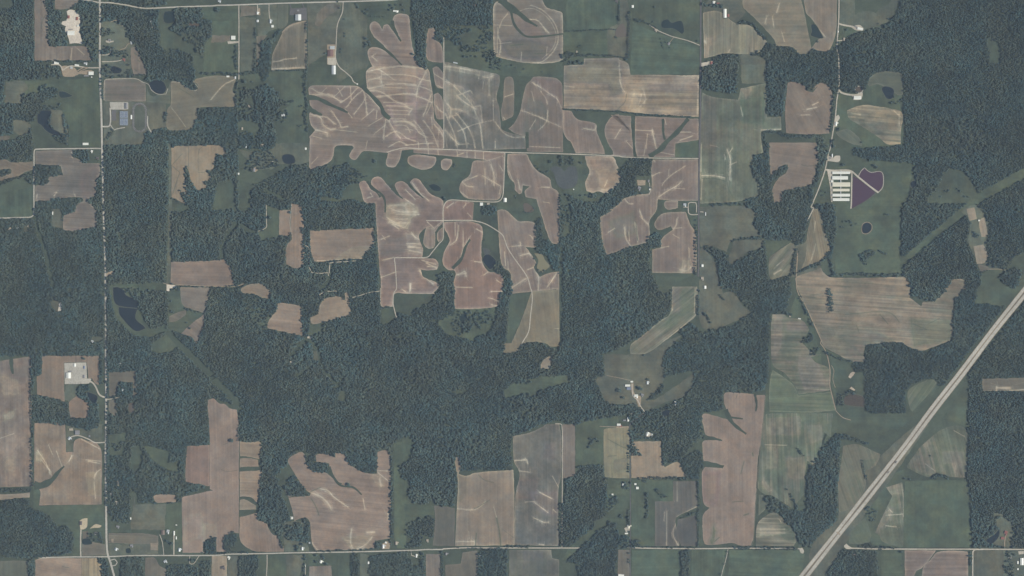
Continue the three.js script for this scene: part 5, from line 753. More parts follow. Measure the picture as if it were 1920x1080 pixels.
pond('dark green wedge pond beside the field at the top edge', 't40 8,180 35,178 92,272 60,276 0,255 t30 1475,230 1470,182 1490,172', 'pondgreen');
pond('small rectangular dark pond above the cream farm', 't40 328,632 370,630 368,665 330,668', 'mud', { bankC: 'concrete', bank: 3 }); pond('star-shaped dark pond in the corner by the northeast wood', 't40 515,640 545,625 600,648 590,708 555,713 530,680');
pond('upper purple waste lagoon of the barn farm', 't41 348,235 360,205 388,175 412,195 440,208 500,200 520,225 520,300 490,343 468,342 440,318', 'lagoon', { bankC: 'dirt', bank: 2 });
pond('lower purple waste lagoon with a pointed end', 't41 308,235 352,258 470,352 400,408 296,468 300,350', 'lagoon', { bankC: 'olivegreen', bank: 3 });
pond('round dark pond in the middle of the barn pasture', 't41 372,610 380,580 410,568 438,585 438,620 410,645 378,642', 'water', { bankC: 'dirt', bank: 3 }); pond('little dark pond hidden among bushes at the wood edge', 't41 722,285 745,265 765,280 755,312 728,312');
pond('grey-green lake above the dense wood', 't21 1048,182 1078,162 1120,168 1150,200 1180,165 1225,162 1243,190 1246,262 1222,308 1160,325 1112,308 1088,262 1074,210', 'lake', { murky: true, bankC: 'grass' });
pond('dried brown pond in the grass basin', 't21 855,432 888,430 928,468 922,490 872,494 858,470', 'mud', { rough: .9, bankC: 'shade' }); pond('dark farm pond below the bright grass wedge', 't21 572,808 608,800 655,845 640,885 612,906 585,880 562,842');
pond('khaki algae pond between the pinkish field and the wood', 't21 932,790 988,800 1010,840 1044,880 1030,898 978,930 952,890 962,840', 'algae', { rough: .8 }); pond('murky pool above the dark farm pond', 't21 560,755 600,760 615,790 580,800', 'lake', { murky: true, bank: 1 }); pond('small dark pool between grain field lobes', 't21 170,300 210,290 255,315 250,340 200,335', 'pondgreen', { bank: 1 });
pond('large dark pond right of the west road, upper half', 't01 815,1040 850,1035 880,1052 t02 895,10 912,52 990,92 998,145 860,128 825,90 818,-5'); pond('large dark pond right of the west road, lower half', 't02 858,138 995,150 980,192 985,230 1040,275 1052,292 1000,312 962,300 905,242 865,190');
pond('dark pond below the gravel compound', 't02 628,752 662,760 704,782 700,820 672,830 642,800'); pond('weedy pool behind the farmhouse garden', 't02 930,840 965,830 968,895 935,892', 'mud', { rough: .5 });
pond('dark pool in the small brown field by the track', 't03 598,815 640,810 668,840 650,852 600,850', 'pondgreen', { bank: 1 });
pond('dark pool in the sunlit grove', 't22 395,195 430,190 450,215 420,240 395,235', 'pondgreen', { bank: 1 });
pond('long dark pond left of the red-roofed house', 't43 1272,818 1330,780 1365,738 1362,790 1320,840 1285,840'); pond('brown muddy pond in the grass basin', 't42 250,785 300,770 380,790 386,860 290,850 245,835', 'mud', { murky: true });
pond('dark pool at the house under the creek wood', 't32 390,900 420,880 445,895 430,925 395,920'); pond('small dark pond at the wooded lots by the paddock', 't03 912,885 940,880 945,910 918,915', 'pondgreen', { bank: 1 });

// ---------------------------------------------------------------- yards and bare ground
const Y = yard;
Y('pinkish-white sandy contractor yard with stacked materials', 't00 482,82 505,70 540,76 560,96 578,110 580,182 574,228 585,262 598,318 540,312 505,318 498,285 490,260 470,215 478,190 445,175 452,155 480,150 490,118', 'sand');
Y('bare tan ground of the farm lot with winding tracks', 't00 440,480 480,475 540,490 560,520 650,505 680,520 640,540 560,535 540,552 480,555 455,548', 'dirt'); Y('asphalt parking lot of the school', 't00 795,738 902,737 928,742 928,790 895,792 805,792 795,760', 'concrete'); Y('grey playground slab of the school', 't00 810,795 840,795 840,872 808,872', 'asphalt');
Y('grey asphalt lot around the grey-roofed hall', 't10 630,62 752,55 755,145 672,148 670,110 628,108', 'asphalt'); Y('dirt yard of the red-roofed barn', 't10 900,322 960,322 960,400 965,470 935,470 900,465', 'dirt'); Y('pale gravel yard below the red-roofed barn', 't10 905,420 960,415 968,470 930,470 905,465', 'gravel');
Y('gravel spot at the white barn on the lane', 't10 180,300 260,298 260,310 185,318', 'gravel'); Y('gravel pad between the tan field paddocks', 't10 395,60 415,60 418,110 392,105', 'dirt'); Y('gravel courtyard of the cream farm', 't40 300,685 375,670 376,690 360,720 305,722', 'gravel'); Y('gravel apron of the barn with silver roofs at the road', 't40 290,195 350,180 382,205 380,220 330,220', 'gravel');
Y('pale house yard on the gravel road below the tan hayfield', 't40 178,850 200,830 212,850 195,880 188,915 165,915', 'gravel'); Y('gravel yard of the six long barns', 't41 118,190 210,187 295,193 303,214 220,199 156,202 157,300 158,420 148,418 138,300', 'gravel'); Y('farm lot with a round pad by the gravel road', 't41 125,85 165,100 178,85 212,85 215,110 200,130 120,122', 'gravel');
Y('gravel pump compound with a metal fence', 't02 465,543 625,538 630,655 660,655 642,690 468,695', 'concrete'); Y('rock spoil clearing in the west wood', 't02 430,110 445,95 452,140 440,165 418,175', 'sand'); Y('tan building plot with fresh soil', 't03 575,680 602,665 632,660 630,722 605,742 580,742', [178, 165, 145]); Y('tan spoil heap strip right of the building plot', 't03 650,738 690,705 735,715 722,730 680,732', [176, 162, 142]);
Y('dirt yard of the farm under the ribbon hayfield', 't32 165,690 185,690 190,760 240,785 235,860 220,860 200,800 175,780', 'dirt'); Y('gravel yard of the red-roofed house on the pasture lane', 't32 60,1000 150,1000 150,1012 60,1012', 'dirt'); Y('pale yard of the white house on the wooded lot', 't33 270,45 300,40 320,60 300,72 275,70', 'gravel'); Y('pale yard of the lane house by the pasture', 't33 118,735 155,712 158,750 130,765', 'gravel');
Y('gravel turnaround at the end of the bottom road', 't33 1380,880 1405,875 1418,900 1412,918 1395,915', 'gravel'); Y('teardrop gravel turnaround beside the motorway', 't43 240,862 258,845 280,865 320,882 260,885', 'gravel'); Y('bare sand patch upper of two in the grass basin', 't42 272,645 285,620 305,606 322,612 305,635 288,655', 'patch'); Y('bare sand patch lower of two in the grass basin', 't42 280,725 296,714 322,736 314,744', 'patch');
Y('pale yard of the house circle in the tan field edge', 't13 130,1015 160,985 180,1000 170,1035 140,1040', 'dirt'); Y('yard of the house by the tree row at the bottom road', 't13 1295,850 1330,830 1360,840 1350,885 1300,885', 'dirt'); Y('concrete pad by the black silo shed', 't30 825,50 870,50 885,130 835,138', 'dry'); Y('white yard cut in the small square wood', 't30 675,455 755,440 758,465 720,475 676,482', 'gravel');
Y('pale clearing pad at the woodland crossroads', 't12 755,348 790,352 785,365 758,365', 'gravel'); Y('tiny pale pad in the middle wood', 't12 632,530 655,528 655,545 635,547', 'sand'); Y('red earth pad beside the west road in the woods', 't01 765,940 800,920 835,930 800,950 770,960', 'dirt'); Y('pale farm pad below the tan-brown rectangular field', 't01 1205,1015 1230,1020 1275,1020 1270,1040 1225,1045 1225,1065 1205,1062', 'sand'); Y('old farm dirt pad by the round pond', 't11 350,180 385,165 400,190 380,205', 'dirt');
Y('gravel yard of the old farm with barns on the bottom road', 't43 1500,900 1543,900 1543,920 1505,925', 'gravel'); Y('bare brown yard at the wood farm below the white track', 't31 210,260 272,262 270,298 215,300', 'dirt');

// ---------------------------------------------------------------- roads
road('county_road', 'pale west road running from top to bottom', 't00 716,-40 722,0 724,200 722,440 725,600 733,800 738,1050 t01 745,300 752,600 760,800 t02 765,200 766,600 768,900 t03 764,200 767,500 769,700 772,850 780,925 795,970 815,1040 830,1100', 3.6, 'concrete', { clear: 2.6 });
road('county_road', 'top road that curves from the west road to the hall', 't00 540,-15 640,4 722,18 800,20 900,34 980,50 1060,60 1200,55 1300,50 1543,42 t10 100,39 260,35 630,22 1010,12 1370,0 1450,-15', 2.4, 'concrete');
road('farm_lane', 'narrow pale farm lane below the top road', 't10 262,38 263,300 262,575', 1.8, 'gravel', { clear: 3 }); road('county_road', 'pale side road with a right-angle bend at the left edge', 't01 740,32 500,34 270,37 252,42 247,60 246,300 245,500 235,522 210,530 100,533 -60,538', 2.2, 'concrete', { clear: 3.4 });
road('farm_track', 'straight white track across the grain fields', 't11 1330,60 t21 -20,30 100,34 270,38 500,48 720,60 1160,72 1543,87 t31 100,93 300,101 655,105', 1.7, 'gravel', { layer: 'track' }); road('farm_track', 'straight white track between the lobed field and the grey-green field', 't20 278,270 279,600 278,1070', 1.6, 'gravel', { layer: 'track' });
road('farm_track', 'white farm track that winds past the grain farm to the lower wood', 't21 720,60 716,200 708,350 700,388 680,412 640,420 440,411 340,404 300,415 280,445 273,480 274,560 274,680 240,725 180,800 160,818 100,823 t11 1540,823 1390,822 1388,840 1395,900 1402,1030 t12 1400,10 1382,40 1378,110 1390,170 1402,212', 1.6, 'gravel', { layer: 'track' });
road('farm_track', 'curving farm track from the crossing down to the wood edge', 't21 150,553 273,554 440,552 510,558 580,578 650,618 700,655 718,690 740,750 790,830 845,905 885,970 905,1040 t22 915,30 918,90 905,200 893,310 850,390 835,425', 1.7, 'gravel', { layer: 'track' });
road('county_road', 'dark asphalt county road on the east side of the grain fields', 't30 672,-40 670,300 668,800 t31 660,100 656,400 656,700 653,960', 3.0, 'asphalt', { clear: 3.4 }); road('county_road', 'pale gravel road past the cream farm and the barns', 't40 205,-40 204,100 200,190 190,340 200,400 205,500 204,630 190,720 178,850 160,960 140,1080 t41 130,60 105,185 70,290 35,380 0,460 t31 1490,460 1440,560', 2.0, 'gravel', { clear: 2.6 });
road('county_road', 'bottom road from the west road to the lower wood', 't03 280,948 520,942 775,940 1000,932 1543,931 t13 200,922 420,918 720,911 1100,905 1543,893 t23 150,889 275,888', 2.2, 'concrete'); road('county_road', 'bottom gravel road from the wood to the power line', 't23 270,884 430,876 600,877 900,877 1265,878', 2.0, 'gravel', { clear: 1.2 });
road('county_road', 'bottom gravel road with a turnaround at its east end', 't33 140,873 250,878 500,881 700,882 920,879 1150,880 1385,882', 2.0, 'gravel', { clear: 1.2 }); road('county_road', 'bottom right gravel road', 't43 280,878 480,884 660,885 900,886 1170,886 1600,888', 2.2, 'gravel', { clear: 1.6 }); road('county_road', 'pale side road at the bottom right', 't43 1300,887 1200,888 1182,892 1173,906 1172,1130', 2.4, 'gravel');
road('farm_track', 'long straight pale track beside the grey-green crop', 't22 1085,982 1120,982 1132,990 1136,1080 t23 1135,400 1133,872', 1.5, 'gravel', { layer: 'track', clear: 1.2 }); road('farm_lane', 'narrow dark lane from the farm to the bottom road', 't32 265,900 200,950 160,985 t33 158,60 160,300 162,600 160,880 162,1100', 1.6, 'asphalt', { clear: 2 }); road('farm_lane', 'pale winding farm lane under the ribbon hayfield', 't32 265,895 235,855 215,812 185,785 175,740 175,690', 1.8, 'gravel');
road('driveway', 'winding gravel drive to the red-roofed barn', 't10 1016,12 1010,90 975,180 965,320 962,420 985,480 1030,520 1075,560 1090,590 1115,605', 1.6, 'gravel', { layer: 'track' }); road('driveway', 'pale branch path by the meadow house', 't30 300,180 360,220 440,255 480,268 580,295 665,328', 1.4, 'gravel', { layer: 'track' }); road('driveway', 'faint path to the ruined shed in the meadow', 't30 475,270 440,315', 1.2, 'dirt', { layer: 'track' });
road('driveway', 'gravel drive of the silver-roofed barn by the gravel road', 't40 200,170 240,182 300,192 340,200', 3, 'gravel', { layer: 'track' }); road('driveway', 'curved gravel drive of the cream farm', 't40 202,640 215,665 260,682 310,688', 3.2, 'gravel', { layer: 'track' }); road('driveway', 'hooked gravel drive below the silver-roofed barn', 't40 190,340 192,295 240,292', 1.8, 'gravel', { layer: 'track' }); road('driveway', 'gravel drive to the lagoon dam', 't41 105,185 170,192 280,192 340,235 420,300 490,352', 3, 'gravel', { layer: 'track' }); road('driveway', 'gravel path along the right ends of the long barns', 't41 298,210 296,300 294,420 290,468', 2.4, 'gravel', { layer: 'track' }); road('driveway', 'pale rim path of the upper lagoon', 't41 345,240 362,200 390,172 410,192 440,205 500,198 524,222 524,305 492,348', 1, 'concrete', { layer: 'track', clear: 0 });
road('driveway', 'curved pale drive to the gravel compound', 't02 625,675 660,678 690,710 715,765 740,785 765,790', 2.8, 'gravel', { layer: 'track' }); road('driveway', 'hedged drive to the farmhouse garden', 't02 770,805 820,800 870,788', 1.6, 'gravel', { layer: 'track' }); road('driveway', 'curved drive to the farm with the grey barn', 't03 765,112 690,115 640,90 570,65 520,72 495,90', 2, 'gravel', { layer: 'track' }); road('driveway', 'straight pale drive to the building plot', 't03 585,940 583,840 586,745', 2.4, 'gravel', { layer: 'track' });
road('driveway', 'pale school drive loop from the west road', 't00 738,915 780,915 795,905 800,860 797,780', 2.6, 'concrete', { layer: 'track' }); road('driveway', 'forked footpath below the school courts', 't00 800,905 825,940 845,932 905,922', 1.6, 'concrete', { layer: 'track' }); road('driveway', 'footpath along the east side of the running track', 't00 1068,838 1070,910 1105,972', 1.8, 'concrete', { layer: 'track' }); road('driveway', 'pale footpath that follows the top of the school field', 't00 752,725 754,590 770,573 975,568 1030,592 1075,612 1095,650 1140,680 1200,680 1215,640', .9, 'gravel', { layer: 'track', clear: 0 });
road('driveway', 'farm track loop on the lot beside the west road', 't00 370,468 430,470 455,510 500,480 560,480 640,490 720,490', 2, 'gravel', { layer: 'track' }); road('driveway', 'lower track loop on the lot beside the west road', 't00 455,515 540,520 580,500 610,488 640,490 580,515 560,540 470,545', 1.7, 'dirt', { layer: 'track' }); road('driveway', 'drive to the house with a little pond', 't00 735,446 800,446 860,440 885,430', 1.4, 'gravel', { layer: 'track' }); road('driveway', 'drive with a bend to the second house on the west road', 't00 735,398 780,395 800,375 800,340', 1.3, 'gravel', { layer: 'track' }); road('driveway', 'curved path to the upper house on the west road', 't00 800,158 850,145 875,165 885,190', 1.2, 'dirt', { layer: 'track' }); road('driveway', 'path to the white shed by the brown sliver', 't00 870,358 905,348 925,320 950,308', 1.2, 'dirt', { layer: 'track' });
road('driveway', 'lower winding path along the tan field toe', 't00 1400,580 1405,600 1428,625 1420,655 1380,650 1300,598 1240,592', .8, 'gravel', { layer: 'track', clear: 0 }); road('driveway', 'first short pale lane under the top road', 't10 395,30 400,100', 1.4, 'gravel', { layer: 'track' }); road('driveway', 'second short pale lane under the top road', 't10 480,25 481,100 490,150', 1.4, 'gravel', { layer: 'track' }); road('driveway', 'left entrance of the grey-roofed hall', 't10 628,22 640,62', 2, 'asphalt', { layer: 'track' }); road('driveway', 'right entrance of the grey-roofed hall', 't10 720,20 735,58', 2, 'asphalt', { layer: 'track' }); road('driveway', 'dirt track across the dark striped crop', 't10 575,235 620,190 680,165 750,152', 1.6, 'dirt', { layer: 'track' });
road('driveway', 'loop drive of the house by the county road', 't31 655,510 600,510 582,495 582,430 595,422 635,425 640,440 640,495', 1.6, 'gravel', { layer: 'track' }); road('driveway', 'short house path inside the loop drive', 't31 545,456 582,458', 1.4, 'gravel', { layer: 'track' }); road('driveway', 'short drive across the county road', 't31 665,490 690,492', 1.4, 'gravel', { layer: 'track' }); road('driveway', 'track from the wood farm to the slope field', 't31 300,280 305,340 295,368', 1, 'gravel', { layer: 'track' });
road('farm_track', 'unpaved lane with a dark hedge line under the tan-brown field', 't01 1180,1005 1230,1018 1320,1020 1543,1030 t11 100,1030 230,1030 300,1010', 1.2, 'dirt', { layer: 'track' }); road('farm_track', 'thin white drive between the narrow and the long brown field', 't11 645,420 636,520 632,580 640,640', .9, 'gravel', { layer: 'track' }); road('farm_track', 'white track with an S-bend below the broad tan field', 't11 740,735 768,750 770,880 790,930 850,935 905,930 912,955', 1.2, 'gravel', { layer: 'track', clear: 2.5 }); road('farm_track', 'pale track under the broad tan field to a loading pad', 't11 915,935 920,860 1000,852 1120,845', 1.5, 'gravel', { layer: 'track', clear: 2 }); road('farm_track', 'white drive that bends left to a well pad in the north wood', 't11 460,430 462,560 458,605 400,632', 1.3, 'gravel', { layer: 'track', clear: 2.5 }); road('farm_track', 'pale loop track to the heart-shaped field', 't12 832,70 850,45 900,25 990,22', 1.3, 'gravel', { layer: 'track', clear: 2.5 }); road('farm_track', 'track from the heart-shaped field to the grain farm', 't12 1080,70 1150,50 1200,35 1280,22', 1.2, 'gravel', { layer: 'track', clear: 2.5 }); road('farm_track', 'pale rim track under the western grain field', 't12 1285,0 1288,110 1305,138 1378,132', .9, 'gravel', { layer: 'track', clear: 0 });
road('farm_track', 'winding tan farm track along the striped pink-green field', 't31 1362,760 1370,800 t32 1365,0 1430,130 1480,240 1543,380 t42 70,400 100,440 125,510 140,600 138,700 160,800 180,880', 1.6, 'dirt', { layer: 'track', clear: 1 }); road('farm_track', 'curved tail of the tan farm track', 't42 180,885 230,935 290,955', 1.2, 'dirt', { layer: 'track' }); road('farm_track', 'double tan track beside the striped crop', 't42 150,560 168,600 160,660 178,720', .9, 'dirt', { layer: 'track', clear: 0 }); road('farm_track', 'long grassy farm lane right of the long tan field', 't32 1140,780 1130,900 1110,1080 t33 1080,400 1060,700 1052,820 1030,862 960,868', 1, 'olive', { layer: 'track', clear: 0 }); road('farm_track', 'fine grass track above the ribbon pasture', 't32 -10,632 80,650 160,668', .8, 'dirt', { layer: 'track', clear: 0 }); road('farm_track', 'pale track from the pasture lane to the red-roofed house', 't32 -60,1000 0,1003 150,1008', 1.1, 'dirt', { layer: 'track' }); road('farm_track', 'broken pale path between the green bottom fields', 't33 868,885 855,950 830,1040 815,1100', 1.1, 'gravel', { layer: 'track', clear: 1 }); road('farm_track', 'track from the east clearing to the motorway verge', 't41 1290,905 1350,905 1410,912', 1, 'dirt', { layer: 'track' }); road('driveway', 'short white lane in the green field at the bottom', 't13 466,925 466,1000 460,1100', 1.6, 'gravel', { layer: 'track' }); road('driveway', 'broken white lane along a tree row at the bottom', 't13 744,990 742,1100', 1.2, 'gravel', { layer: 'track' }); road('driveway', 'loop road beside the crossroads', 't03 800,965 830,958 848,980 835,1002 808,1005 805,980', 1.8, 'concrete', { layer: 'track' }); road('driveway', 'drive triangle with a round pond grove', 't03 1372,935 1372,990 1400,992 1440,935', 1.2, 'gravel', { layer: 'track' }); road('driveway', 'drive to the red-roofed house in the lawn', 't43 1404,885 1402,840 1412,780', 1.8, 'dirt', { layer: 'track' }); road('driveway', 'farm drive above the bottom road paddock', 't03 1185,930 1175,840 1155,780', 1.3, 'gravel', { layer: 'track' }); road('driveway', 'pale farm drive beside the small farmhouse', 't03 1258,925 1258,760', 2, 'gravel', { layer: 'track' }); road('driveway', 'curved driveway of the white-roofed house at the bottom', 't23 40,893 45,930 75,940', 1.3, 'gravel', { layer: 'track' });

// ---------------------------------------------------------------- the motorway
{
  const west = 'p 2040,392 1980,467 1920,542 1867,609 1831,656 1793,706 1745,767 1690,842 1617,934 1570,995 1509,1071 1440,1158';
  const east = 'p 2040,405 1980,481 1920,556 1867,621 1831,669 1805,704 1755,768 1699,843 1626,938 1575,1001 1520,1072 1450,1160';
  const mid = 'p 2040,398 1920,549 1831,662 1750,768 1694,843 1621,936 1572,998 1514,1072 1445,1159';
  lineMask(pts(mid), 24, 0);
  road('motorway', 'northern carriageway of the pale diagonal motorway', west, 5.3, 'concrete', { clear: 8, rough: .03 });
  road('motorway', 'southern carriageway of the pale diagonal motorway', east, 5.3, 'concrete', { clear: 8, rough: .03 });
  road('motorway_shoulder', 'paved outer shoulder of the northern carriageway', west, 6.8, 'dirt', { layer: 'track', rough: .05 });
  road('motorway_shoulder', 'paved outer shoulder of the southern carriageway', east, 6.8, 'dirt', { layer: 'track', rough: .05 });
  road('motorway_median', 'grassy median strip between the two carriageways', mid, 3.4, 'drybrown', { layer: 'strip', rough: .2 });
  road('median_crossing', 'short paved crossing through the motorway median', 't43 188,762 212,780', 3, 'dirt', {});
  for (const [src, which] of [[west, 'northern'], [east, 'southern']]) {       // painted lane line, dashes 3 m long
    const P = smooth(pts(src), false), dash = []; let acc = 0;
    for (let i = 0; i + 1 < P.length; i++) {
      const a = P[i], b = P[i + 1], L = Math.hypot(b[0] - a[0], b[1] - a[1]);
      for (let t = 0; t < L; t += 4) if (acc++ % 1 === 0) { const q = (s) => [a[0] + (b[0] - a[0]) * Math.min(1, s / L), a[1] + (b[1] - a[1]) * Math.min(1, s / L)]; if (L > .1) dash.push(ribbon([q(t), q(t + 1.2)], .09, LAYER.line)); }
    }
    tag(put('lane_marking', mergeGeometries(dash), flat([235, 232, 225], gritTile)), 'white dashed lane line on the ' + which + ' carriageway', 'road marking', null, 'structure');
  }
}

// ---------------------------------------------------------------- buildings
const paint = new Map();
function mt(c, o = {}) {
  const k = JSON.stringify([c, o]); if (!paint.has(k)) paint.set(k, new THREE.MeshStandardMaterial({ color: new THREE.Color().setRGB(...own(c)), roughness: .7, ...o })); return paint.get(k);
}
const ROOFS = { white: [226, 223, 216], cream: [214, 206, 190], silver: [186, 188, 190], grey: [136, 136, 140], dark: [96, 94, 98], red: [142, 98, 95], darkred: [122, 98, 97], brown: [126, 116, 112], tan: [172, 161, 149], blue: [124, 134, 156] };
const boxAt = (w, h, d, x, y, z) => { const g = new THREE.BoxGeometry(w, h, d); g.translate(x, y, z); return g; };
function gable(l, w, rise, eave, over, slope) {                  // one roof slab: slope +1 or -1
  const hw = w / 2 + over, hl = l / 2 + over, t = .18, drop = rise * over / (w / 2);
  const sh = new THREE.Shape(); sh.moveTo(0, eave + rise); sh.lineTo(slope * hw, eave - drop); sh.lineTo(slope * hw, eave - drop + t); sh.lineTo(0, eave + rise + t);
  const g = new THREE.ExtrudeGeometry(sh, { depth: 2 * hl, bevelEnabled: false }); g.translate(0, 0, -hl); g.rotateY(Math.PI / 2); return g;
}
function gableWall(l, w, eave, rise) {
  const sh = new THREE.Shape(); sh.moveTo(-w / 2, -.5); sh.lineTo(w / 2, -.5); sh.lineTo(w / 2, eave); sh.lineTo(0, eave + rise - .03); sh.lineTo(-w / 2, eave);
  const g = new THREE.ExtrudeGeometry(sh, { depth: l, bevelEnabled: false }); g.translate(0, 0, -l / 2); g.rotateY(Math.PI / 2); return g;
}
function B(kind, label, at, l, w, rot = 0, roof = 'grey', o = {}) {
  const p = pts(at)[0], root = new THREE.Group(); root.name = numbered(kind === 'house' ? 'house' : kind === 'barn' ? 'barn' : kind === 'hall' ? 'hall' : 'shed');
  tag(root, label, kind === 'long barn' ? 'barn' : kind, o.group);
  root.position.copy(W(p, LAYER.yard + .4)); root.rotation.y = -rot * Math.PI / 180; scene.add(root);
  if (w > l) { [l, w] = [w, l]; root.rotation.y += Math.PI / 2; }
  const house = kind === 'house', eave = o.h ?? (house ? 3 : kind === 'shed' ? 2.6 : 4.2), rise = w * (house ? .26 : .16), over = house ? .5 : .35;
  const rm = mt(ROOFS[roof], { roughness: roof === 'silver' || roof === 'white' ? .5 : .85, metalness: roof === 'silver' ? .15 : 0 }), wm = mt(o.wall ?? (house ? [205, 198, 188] : [188, 186, 180])), dm = mt([84, 80, 78]);
  put('wall', gableWall(l, w, eave, rise), wm, root);
  const rf = put('roof', gable(l, w, rise, eave, over, 1), rm, root); put('roof', gable(l, w, rise, eave, over, -1), rm, root);
  put('ridge_cap', boxAt(l + 2 * over, .14, .4, 0, eave + rise + .2, 0), rm, root);
  if (house) {
    put('chimney', boxAt(.7, 1.6, .7, l * .22, eave + rise + .5, w * .12), mt([130, 96, 86]), rf);
    put('door', boxAt(1, 2.1, .08, -l * .1, 1.05, w / 2 + .04), dm, root);
    for (const x of [-.35, .12, .34]) { put('window', boxAt(1.3, 1.2, .08, l * x, 1.7, w / 2 + .04), mt([70, 78, 88], { roughness: .2 }), root); put('window', boxAt(1.3, 1.2, .08, l * x, 1.7, -w / 2 - .04), mt([70, 78, 88], { roughness: .2 }), root); }
    if (l > 11) {                                                   // a lower wing across the front
      put('wing_wall', boxAt(l * .4, eave + .3, w * .62, l * .22, (eave - .3) / 2, w * .72), wm, root);
      const wr = gable(w * .9, l * .4, l * .4 * .24, eave + .12, .3, 1), w2 = gable(w * .9, l * .4, l * .4 * .24, eave + .12, .3, -1);
      for (const g of [wr, w2]) { g.rotateY(Math.PI / 2); g.translate(l * .22, 0, w * .62); }
      put('wing_roof', wr, rm, root); put('wing_roof', w2, rm, root);
    }
  } else {
    put('door', boxAt(.1, eave * .8, Math.min(5, w * .4), l / 2 + .05, eave * .4, 0), dm, root);
    put('door', boxAt(Math.min(5, l * .25), eave * .78, .1, l * .1, eave * .39, w / 2 + .05), dm, root);
    if (l > 20) for (let x = -l / 2 + 6; x < l / 2 - 3; x += 9) put('roof_vent', boxAt(1, .6, 1, x, eave + rise + .45, 0), mt(ROOFS.grey), rf);
    if (o.fans) for (let x = -l / 2 + 5; x < l / 2 - 3; x += 10) put('wall_fan', boxAt(1.3, 1.3, .2, x, 1.6, w / 2 + .1), dm, root);
  }
  return root;
}
B('hall', 'large white flat-gabled hall on the sandy contractor yard', 't00 515,240', 42, 25, 0, 'white', { h: 6 }); B('shed', 'red-roofed shed at the upper left of the contractor yard', 't00 497,123', 13, 18, 0, 'red'); B('shed', 'red-roofed shed at the upper right of the contractor yard', 't00 558,135', 13, 19, 0, 'red'); B('shed', 'small white shed on the right edge of the contractor yard', 't00 566,187', 11, 11, 0, 'white'); B('shed', 'narrow grey shed above the white hall on the contractor yard', 't00 512,213', 24, 5, 0, 'grey');
B('barn', 'white barn at the upper left of the farm lot with winding tracks', 't00 410,455', 29, 14, 3, 'white'); B('barn', 'white barn at the top middle of the farm lot with winding tracks', 't00 557,472', 26, 9, 8, 'white'); B('house', 'house at the top right of the farm lot with winding tracks', 't00 620,457', 20, 11, 0, 'silver'); B('shed', 'bluish-white shed inside the track loop of the farm lot', 't00 517,490', 15, 12, 10, 'silver'); B('barn', 'big white barn at the road end of the farm lot', 't00 660,530', 30, 20, 0, 'white'); B('shed', 'long grey lean-to shed below the farm lot tracks', 't00 625,548', 28, 7, 0, 'grey'); B('shed', 'tiny white shed below the big white barn of the farm lot', 't00 664,558', 6, 6, 0, 'white');
B('house', 'house with a pale yard on the west road lawns', 't00 792,288', 16, 10, 0, 'grey'); Y('pale drive yard in front of the west road house', 't00 765,292 800,298 820,292 822,303 785,310 765,303', 'gravel'); B('barn', 'white barn beside the top of the brown sliver', 't00 952,310', 11, 18, -8, 'white'); B('house', 'brown-roofed house at the end of the pond drive', 't00 897,430', 16, 11, 0, 'red'); B('house', 'white-roofed cabin in the clearing of the diagonal wood', 't00 1098,158', 15, 14, 20, 'white'); B('shed', 'pale shed south of the cabin in the diagonal wood', 't00 1100,192', 8, 14, 5, 'tan'); B('shed', 'tiny white shed beside the narrow green field', 't00 1455,297', 7, 9, 0, 'white'); B('house', 'grey house in the round wood above the greenish pool', 't00 1440,125', 14, 9, 10, 'grey'); B('house', 'dark house hidden by trees at the bend of the second drive', 't00 775,350', 14, 9, 0, 'dark');
B('hall', 'grey school building at the right end of the parking lot', 't00 915,766', 16, 36, 0, 'grey', { h: 5 }); B('shed', 'white clubhouse between the courts and the running track', 't00 950,847', 9, 24, 0, 'white'); B('barn', 'long white barn above the side road bend', 't00 620,1041', 34, 13, 0, 'white');
B('house', 'white house under trees below the side road', 't01 665,52', 12, 10, 20, 'white'); B('house', 'grey-roofed house on the lower drive off the west road', 't01 705,100', 16, 11, 0, 'dark'); B('shed', 'narrow white shed in the grass clearing of the west wood', 't01 381,500', 6, 20, 0, 'white'); B('house', 'pale house left of two in the west wood edge', 't01 68,612', 12, 16, 10, 'tan'); B('house', 'white house right of two in the west wood edge', 't01 125,610', 8, 15, 0, 'white'); B('house', 'tan-roofed house beside a small lawn in the west wood', 't01 203,585', 13, 9, 30, 'tan'); D('little lawn of the tan-roofed house in the west wood', 't01 175,590 215,590 215,635 175,635', 'dry');
B('barn', 'square white barn beside the farm lane hayfield', 't10 222,273', 25, 22, 0, 'white'); B('shed', 'white shed at the hedge corner of the farm lane', 't10 183,553', 17, 9, 0, 'white'); B('shed', 'pale shed at the foot of the farm lane hedge', 't10 236,562', 9, 15, 0, 'silver'); B('house', 'white-roofed house at the top edge above the hayfield', 't10 122,8', 18, 10, 0, 'silver'); B('house', 'white house at the end of the first short lane', 't10 397,95', 10, 15, 0, 'white'); B('shed', 'grey shed below the first short lane', 't10 397,152', 13, 14, 0, 'silver'); B('house', 'house at the end of the second short lane', 't10 490,155', 11, 22, 0, 'silver'); B('shed', 'square white shed below the second short lane', 't10 506,190', 14, 14, 0, 'white');
B('hall', 'large grey-roofed hall with a white wing on the asphalt lot', 't10 692,127', 34, 36, 0, 'silver', { h: 7 }); B('shed', 'small entrance building above the grey-roofed hall', 't10 690,76', 14, 10, 0, 'grey'); B('barn', 'silver-roofed upper barn of the red barn group', 't10 938,344', 28, 18, 0, 'silver'); B('barn', 'wide red-roofed barn at the end of the winding drive', 't10 925,385', 40, 34, 90, 'darkred'); B('barn', 'long grey barn below the pale gravel yard', 't10 948,506', 24, 52, 0, 'silver'); B('house', 'long white house beside the top driveway', 't10 1397,80', 32, 8, 3, 'white'); B('shed', 'white water tank shed at the end of the thin drive', 't10 1119,608', 7, 7, 0, 'white');
